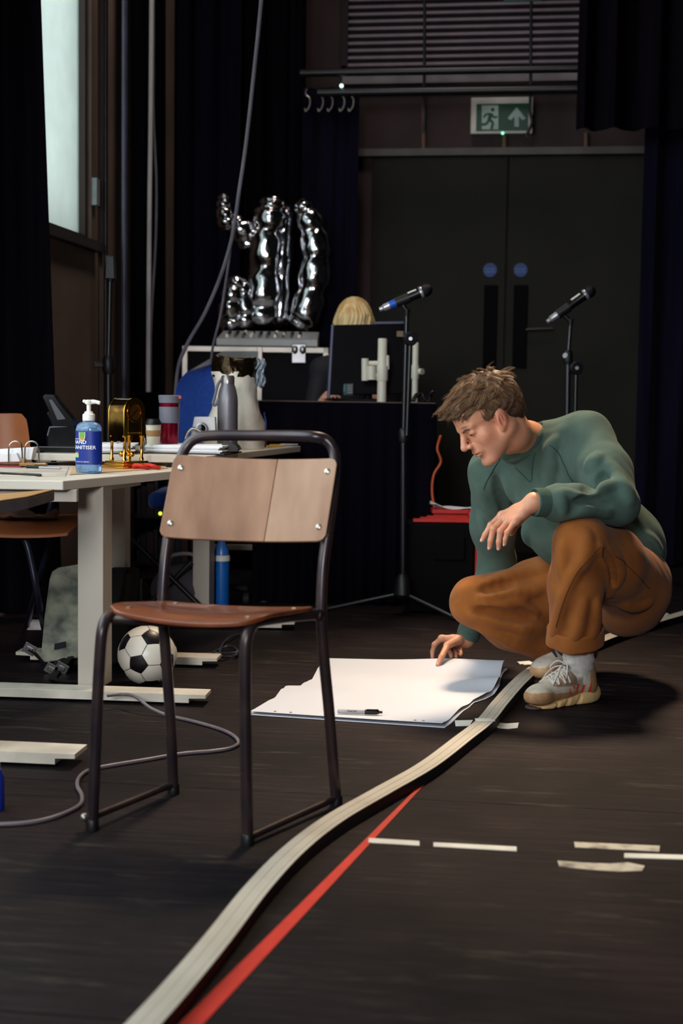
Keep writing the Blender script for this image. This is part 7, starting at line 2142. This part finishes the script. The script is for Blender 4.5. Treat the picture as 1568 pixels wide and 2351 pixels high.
def strands(f, n, seed, parent, name, m, lenf, flowf, rad, colf, keepf):
    """short hair in tapering locks: every strand bends towards the tip of the lock it belongs to"""
    rnd = np.random.RandomState(seed)
    def roots(nn):
        d = rnd.normal(size=(nn * 2, 3)); d /= np.linalg.norm(d, axis=1, keepdims=True)
        loc = np.array([0, -.01, .02]) + d * np.array([.085, .11, .09])
        p = (np3(HEAD) + (loc * HS_) @ HMn.T).astype(F4)
        for _ in range(4): p = p - f.grad(p) * f(p)[:, None]
        q = headlocal(p); kp = (np.abs(f(p)) < 0.003) & keepf(q); return p[kp][:nn], q[kp][:nn]
    def guides(p, q, jit):
        g = f.grad(p); flw = flowf(q, rnd, jit) @ HMn.T; flw = flw - (flw * g).sum(1, keepdims=True) * g * 0.85
        flw /= np.linalg.norm(flw, axis=1, keepdims=True) + 1e-9
        return g, flw, lenf(q, rnd)
    cp_, cq = roots(430); cg, cf, cl = guides(cp_, cq, 1.0); cl = cl * 1.25
    tip = cp_ + cf * cl[:, None] + cg * cl[:, None] * rnd.uniform(-0.05, 0.22, (len(cl), 1)) * np.clip((cq[:, 2:3] - 0.0) / 0.06, 0.2, 1)
    p, q = roots(n); g, flw, ln_ = guides(p, q, 0.35)
    own = np.argmin(((p[:, None, :] - cp_[None]) ** 2).sum(2), 1)
    w_ = np.clip((q[:, 2] + 0.01) / 0.06, 0.25, 0.85)
    end = (p + flw * ln_[:, None]) * (1 - w_)[:, None] + (tip[own] + rnd.normal(0, 0.0022, p.shape)) * w_[:, None]
    cc = colf(q, rnd) * (0.78 + 0.45 * rnd.rand(len(cp_)))[own][:, None]
    K = 6; N_ = len(p)
    V = np.zeros((N_, K, 3, 3), dtype=F4)
    sd = np.cross(end - p, g); sd /= np.linalg.norm(sd, axis=1, keepdims=True) + 1e-9
    L_ = np.linalg.norm(end - p, axis=1, keepdims=True)
    bow = rnd.normal(0, 0.06, (N_, 1))
    for j in range(K):
        t = j / (K - 1)
        ctr = (p - g * 0.001) * (1 - t) + end * t + g * L_ * (0.9 * t * (1 - t)) * 0.45 + sd * L_ * bow * t * (1 - t) * 4
        r = rad * (1 - 0.8 * t)
        V[:, j, 0] = ctr + sd * r; V[:, j, 1] = ctr + g * r; V[:, j, 2] = ctr - sd * r
    base = (np.arange(N_) * K * 3)[:, None]
    fc = np.array([(3 * j + a, 3 * j + (a + 1) % 3, 3 * j + 3 + (a + 1) % 3, 3 * j + 3 + a) for j in range(K - 1) for a in range(3)])
    Fc = (base[:, None, :] + fc[None]).reshape(-1, 4)
    me = bpy.data.meshes.new(name); me.from_pydata(V.reshape(-1, 3).tolist(), [], Fc.tolist()); me.update()
    me.polygons.foreach_set('use_smooth', [True] * len(me.polygons))
    ca = me.color_attributes.new('tint', 'FLOAT_COLOR', 'POINT'); c4_ = np.ones((N_ * K * 3, 4), dtype=F4); c4_[:, :3] = np.repeat(cc, K * 3, axis=0); ca.data.foreach_set('color', c4_.ravel())
    o = mesh_obj(name, me, m, parent); o['kind'] = 'stuff'; return o
def flow(q, rnd, jit):
    # crown whorl: forward over the top and standing out in front, down at the sides and back
    c = q - np.array([0, -.050, .09])
    f_ = np.stack([c[:, 0] * 0.5, c[:, 1] * 0.9 + 0.02, c[:, 2] * 0.7], 1)
    fr_ = np.clip((q[:, 1] - 0.02) / 0.05, 0, 1)[:, None] * np.clip((q[:, 2] - 0.03) / 0.03, 0, 1)[:, None]
    f_ = f_ * (1 - fr_) + np.stack([c[:, 0] * 0.3, np.full(len(q), 0.1), np.full(len(q), 0.0)], 1) * fr_
    sd_ = (np.clip((np.abs(q[:, 0]) - 0.045) / 0.02, 0, 1) * np.clip((0.05 - q[:, 2]) / 0.03, 0, 1))[:, None]
    f_ = f_ * (1 - sd_) + np.stack([q[:, 0] * 0.1, np.full(len(q), -0.05), np.full(len(q), -0.08)], 1) * sd_
    cl = np.stack([np.sin(q[:, 0] * 210 + 3 * np.sin(q[:, 1] * 130)), np.sin(q[:, 1] * 190 + 2 * np.sin(q[:, 0] * 150)), np.sin(q[:, 2] * 230 + q[:, 0] * 90)], 1)
    f_ += jit * (0.012 * cl + rnd.normal(0, 0.018, f_.shape))
    return f_
def hlen(q, rnd):
    top = np.clip((q[:, 2] - 0.03) / 0.05, 0, 1); fr_ = np.clip((q[:, 1] - 0.03) / 0.04, 0, 1)
    return (0.012 + 0.022 * top + 0.010 * fr_ * top) * rnd.uniform(0.8, 1.2, len(q))
def hcol(q, rnd):
    a = np.array(lin((126, 94, 68))); b = np.array(lin((72, 50, 38))); c_ = np.array(lin((168, 132, 96)))
    t = np.clip((-q[:, 2] + 0.045) / 0.08, 0, 1)[:, None]; r_ = rnd.rand(len(q))[:, None]
    col = a * (1 - t) + b * t
    return np.where(r_ > 0.86, col * 0.5 + c_ * 0.5 * (1 - t) + b * 0.5 * t, col * (0.75 + 0.4 * r_))
ho = strands(hs, 14000, 5, man, 'hair_strands', m_hair, hlen, flow, 0.00060, hcol, lambda q: q[:, 2] > -0.065)
# ------------------------------------------------------------------ seated person behind the monitor (only the hair shows)
wd_ = 7.06
WH = P(813, 745, wd_)
wo = SDF()
hipw = Vector((WH.x + 0.02, wd_ + 0.14, 0.50))
wo.ell(WH + Vector((0, 0, 0.005)), (.072, .088, .108), None, 0.02); wo.ell(WH + Vector((0, -.03, -.045)), (.055, .055, .065), None, 0.02)
wo.ell(WH + Vector((0, -.092, -.02)), (.012, .014, .018), None, 0.01)
wo.chain([WH + Vector((0, .02, -.06)), WH + Vector((0, .03, -.16))], [.048, .055], 0.03)
nk = WH + Vector((0, .03, -.18))
wo.chain([nk, nk + Vector((0.0, .03, -.18)), hipw], [.10, .13, .15], 0.06)
for s_ in (-1, 1):
    sh_ = nk + Vector((s_ * .16, .02, -.04)); el_ = sh_ + Vector((s_ * .05, -.06, -.26)); wr_ = Vector((WH.x + s_ * .12, wd_ - .12, 0.915))
    wo.chain([nk, sh_], [.07, .058], 0.04)
    wo.chain([sh_, el_, wr_], [.052, .042, .028], 0.02)
    for f_ in range(4): wo.chain([wr_, wr_ + Vector((s_ * -.004 + (f_ - 1.5) * .018, -.07, .0)), wr_ + Vector((s_ * -.004 + (f_ - 1.5) * .02, -.12, -.008))], [.016, .0095, .0075], 0.006)
    wo.chain([wr_, wr_ + Vector((-s_ * .04, -.04, -.002)), wr_ + Vector((-s_ * .055, -.075, -.006))], [.016, .011, .009], 0.006)
    hp_ = hipw + Vector((s_ * .08, 0, 0)); k2 = Vector((hp_.x + s_ * .02, hp_.y - .40, .50)); an_ = Vector((k2.x, k2.y + .04, .08))
    wo.chain([hp_, k2, an_, an_ + Vector((0.0, -.12, -.045))], [.085, .062, .042, .032], 0.03)
m_wbody = vcol_mat('dim_clothes_and_skin', 0.8, var=0.1)
def wcol(p):
    c = np.tile(np.array(lin((26, 24, 32)), dtype=F4), (len(p), 1)); sk = (p[:, 2] > nk.z + 0.03) | ((p[:, 1] < wd_ - 0.10) & (p[:, 2] > 0.85))
    c[sk] = np.array(lin((206, 150, 124))); return c
wm = sdf_obj('person', wo, 0.009, m_wbody, smooth_it=1, col=wcol)
props(wm, 'blonde person seated behind the monitor, only the top of the head showing', 'person')
m_blond = mat('blond_hair', (240, 212, 158), 0.45, col2=(206, 164, 104), scale=26, stretch=(1, 1, 0.12), detail=6, lo=0.4, hi=0.62)
wh = SDF()
wh.ell(WH + Vector((0, .010, .025)), (.092, .104, .112), None, 0.02)
wh.cone(WH + Vector((-.062, .01, .0)), WH + Vector((-.074, .01, -.17)), .04, .03, 0.03); wh.cone(WH + Vector((.062, .01, .0)), WH + Vector((.072, .01, -.17)), .038, .03, 0.03)
wh.cone(WH + Vector((0, .07, .0)), WH + Vector((0, .085, -.18)), .06, .045, 0.03)
wh.cone(WH + Vector((-.02, -.06, .02)), WH + Vector((-.03, -.075, -.16)), .055, .04, 0.03); wh.cone(WH + Vector((.03, -.05, .02)), WH + Vector((.035, -.06, -.16)), .05, .04, 0.03)
wh.cone(WH + Vector((.062, -.085, .03)), WH + Vector((.055, -.095, -.10)), .010, .016, 0.02, 's')
def ww(p): return (0.0028 * np.sin(np.arctan2(p[:, 0] - WH.x, p[:, 1] - WH.y) * 34 + 3 * np.sin(p[:, 2] * 30))).astype(F4)
wh.warp(ww, (-1, 3, 0), (3, 9, 3))
sdf_obj('hair', wh, 0.005, m_blond, wm)
# stool the seated person sits on
sto = thing('stool', 'black stool under the blonde person behind the draped table', 'stool', Vector((hipw.x, hipw.y, 0)))
MB().lathe([(.0, .27), (.17, .27), (.18, .285), (.18, .335), (.165, .345), (.0, .345)], (hipw.x, hipw.y, 0), None, 28).build('seat', m_black, sto)
for k in range(4):
    a = math.pi / 4 + k * math.pi / 2
    MB().tube([Vector((hipw.x + .10 * math.cos(a), hipw.y + .10 * math.sin(a), .275)), Vector((hipw.x + .17 * math.cos(a), hipw.y + .17 * math.sin(a), .0))], .012, 10).build('leg', m_blackmetal, sto)
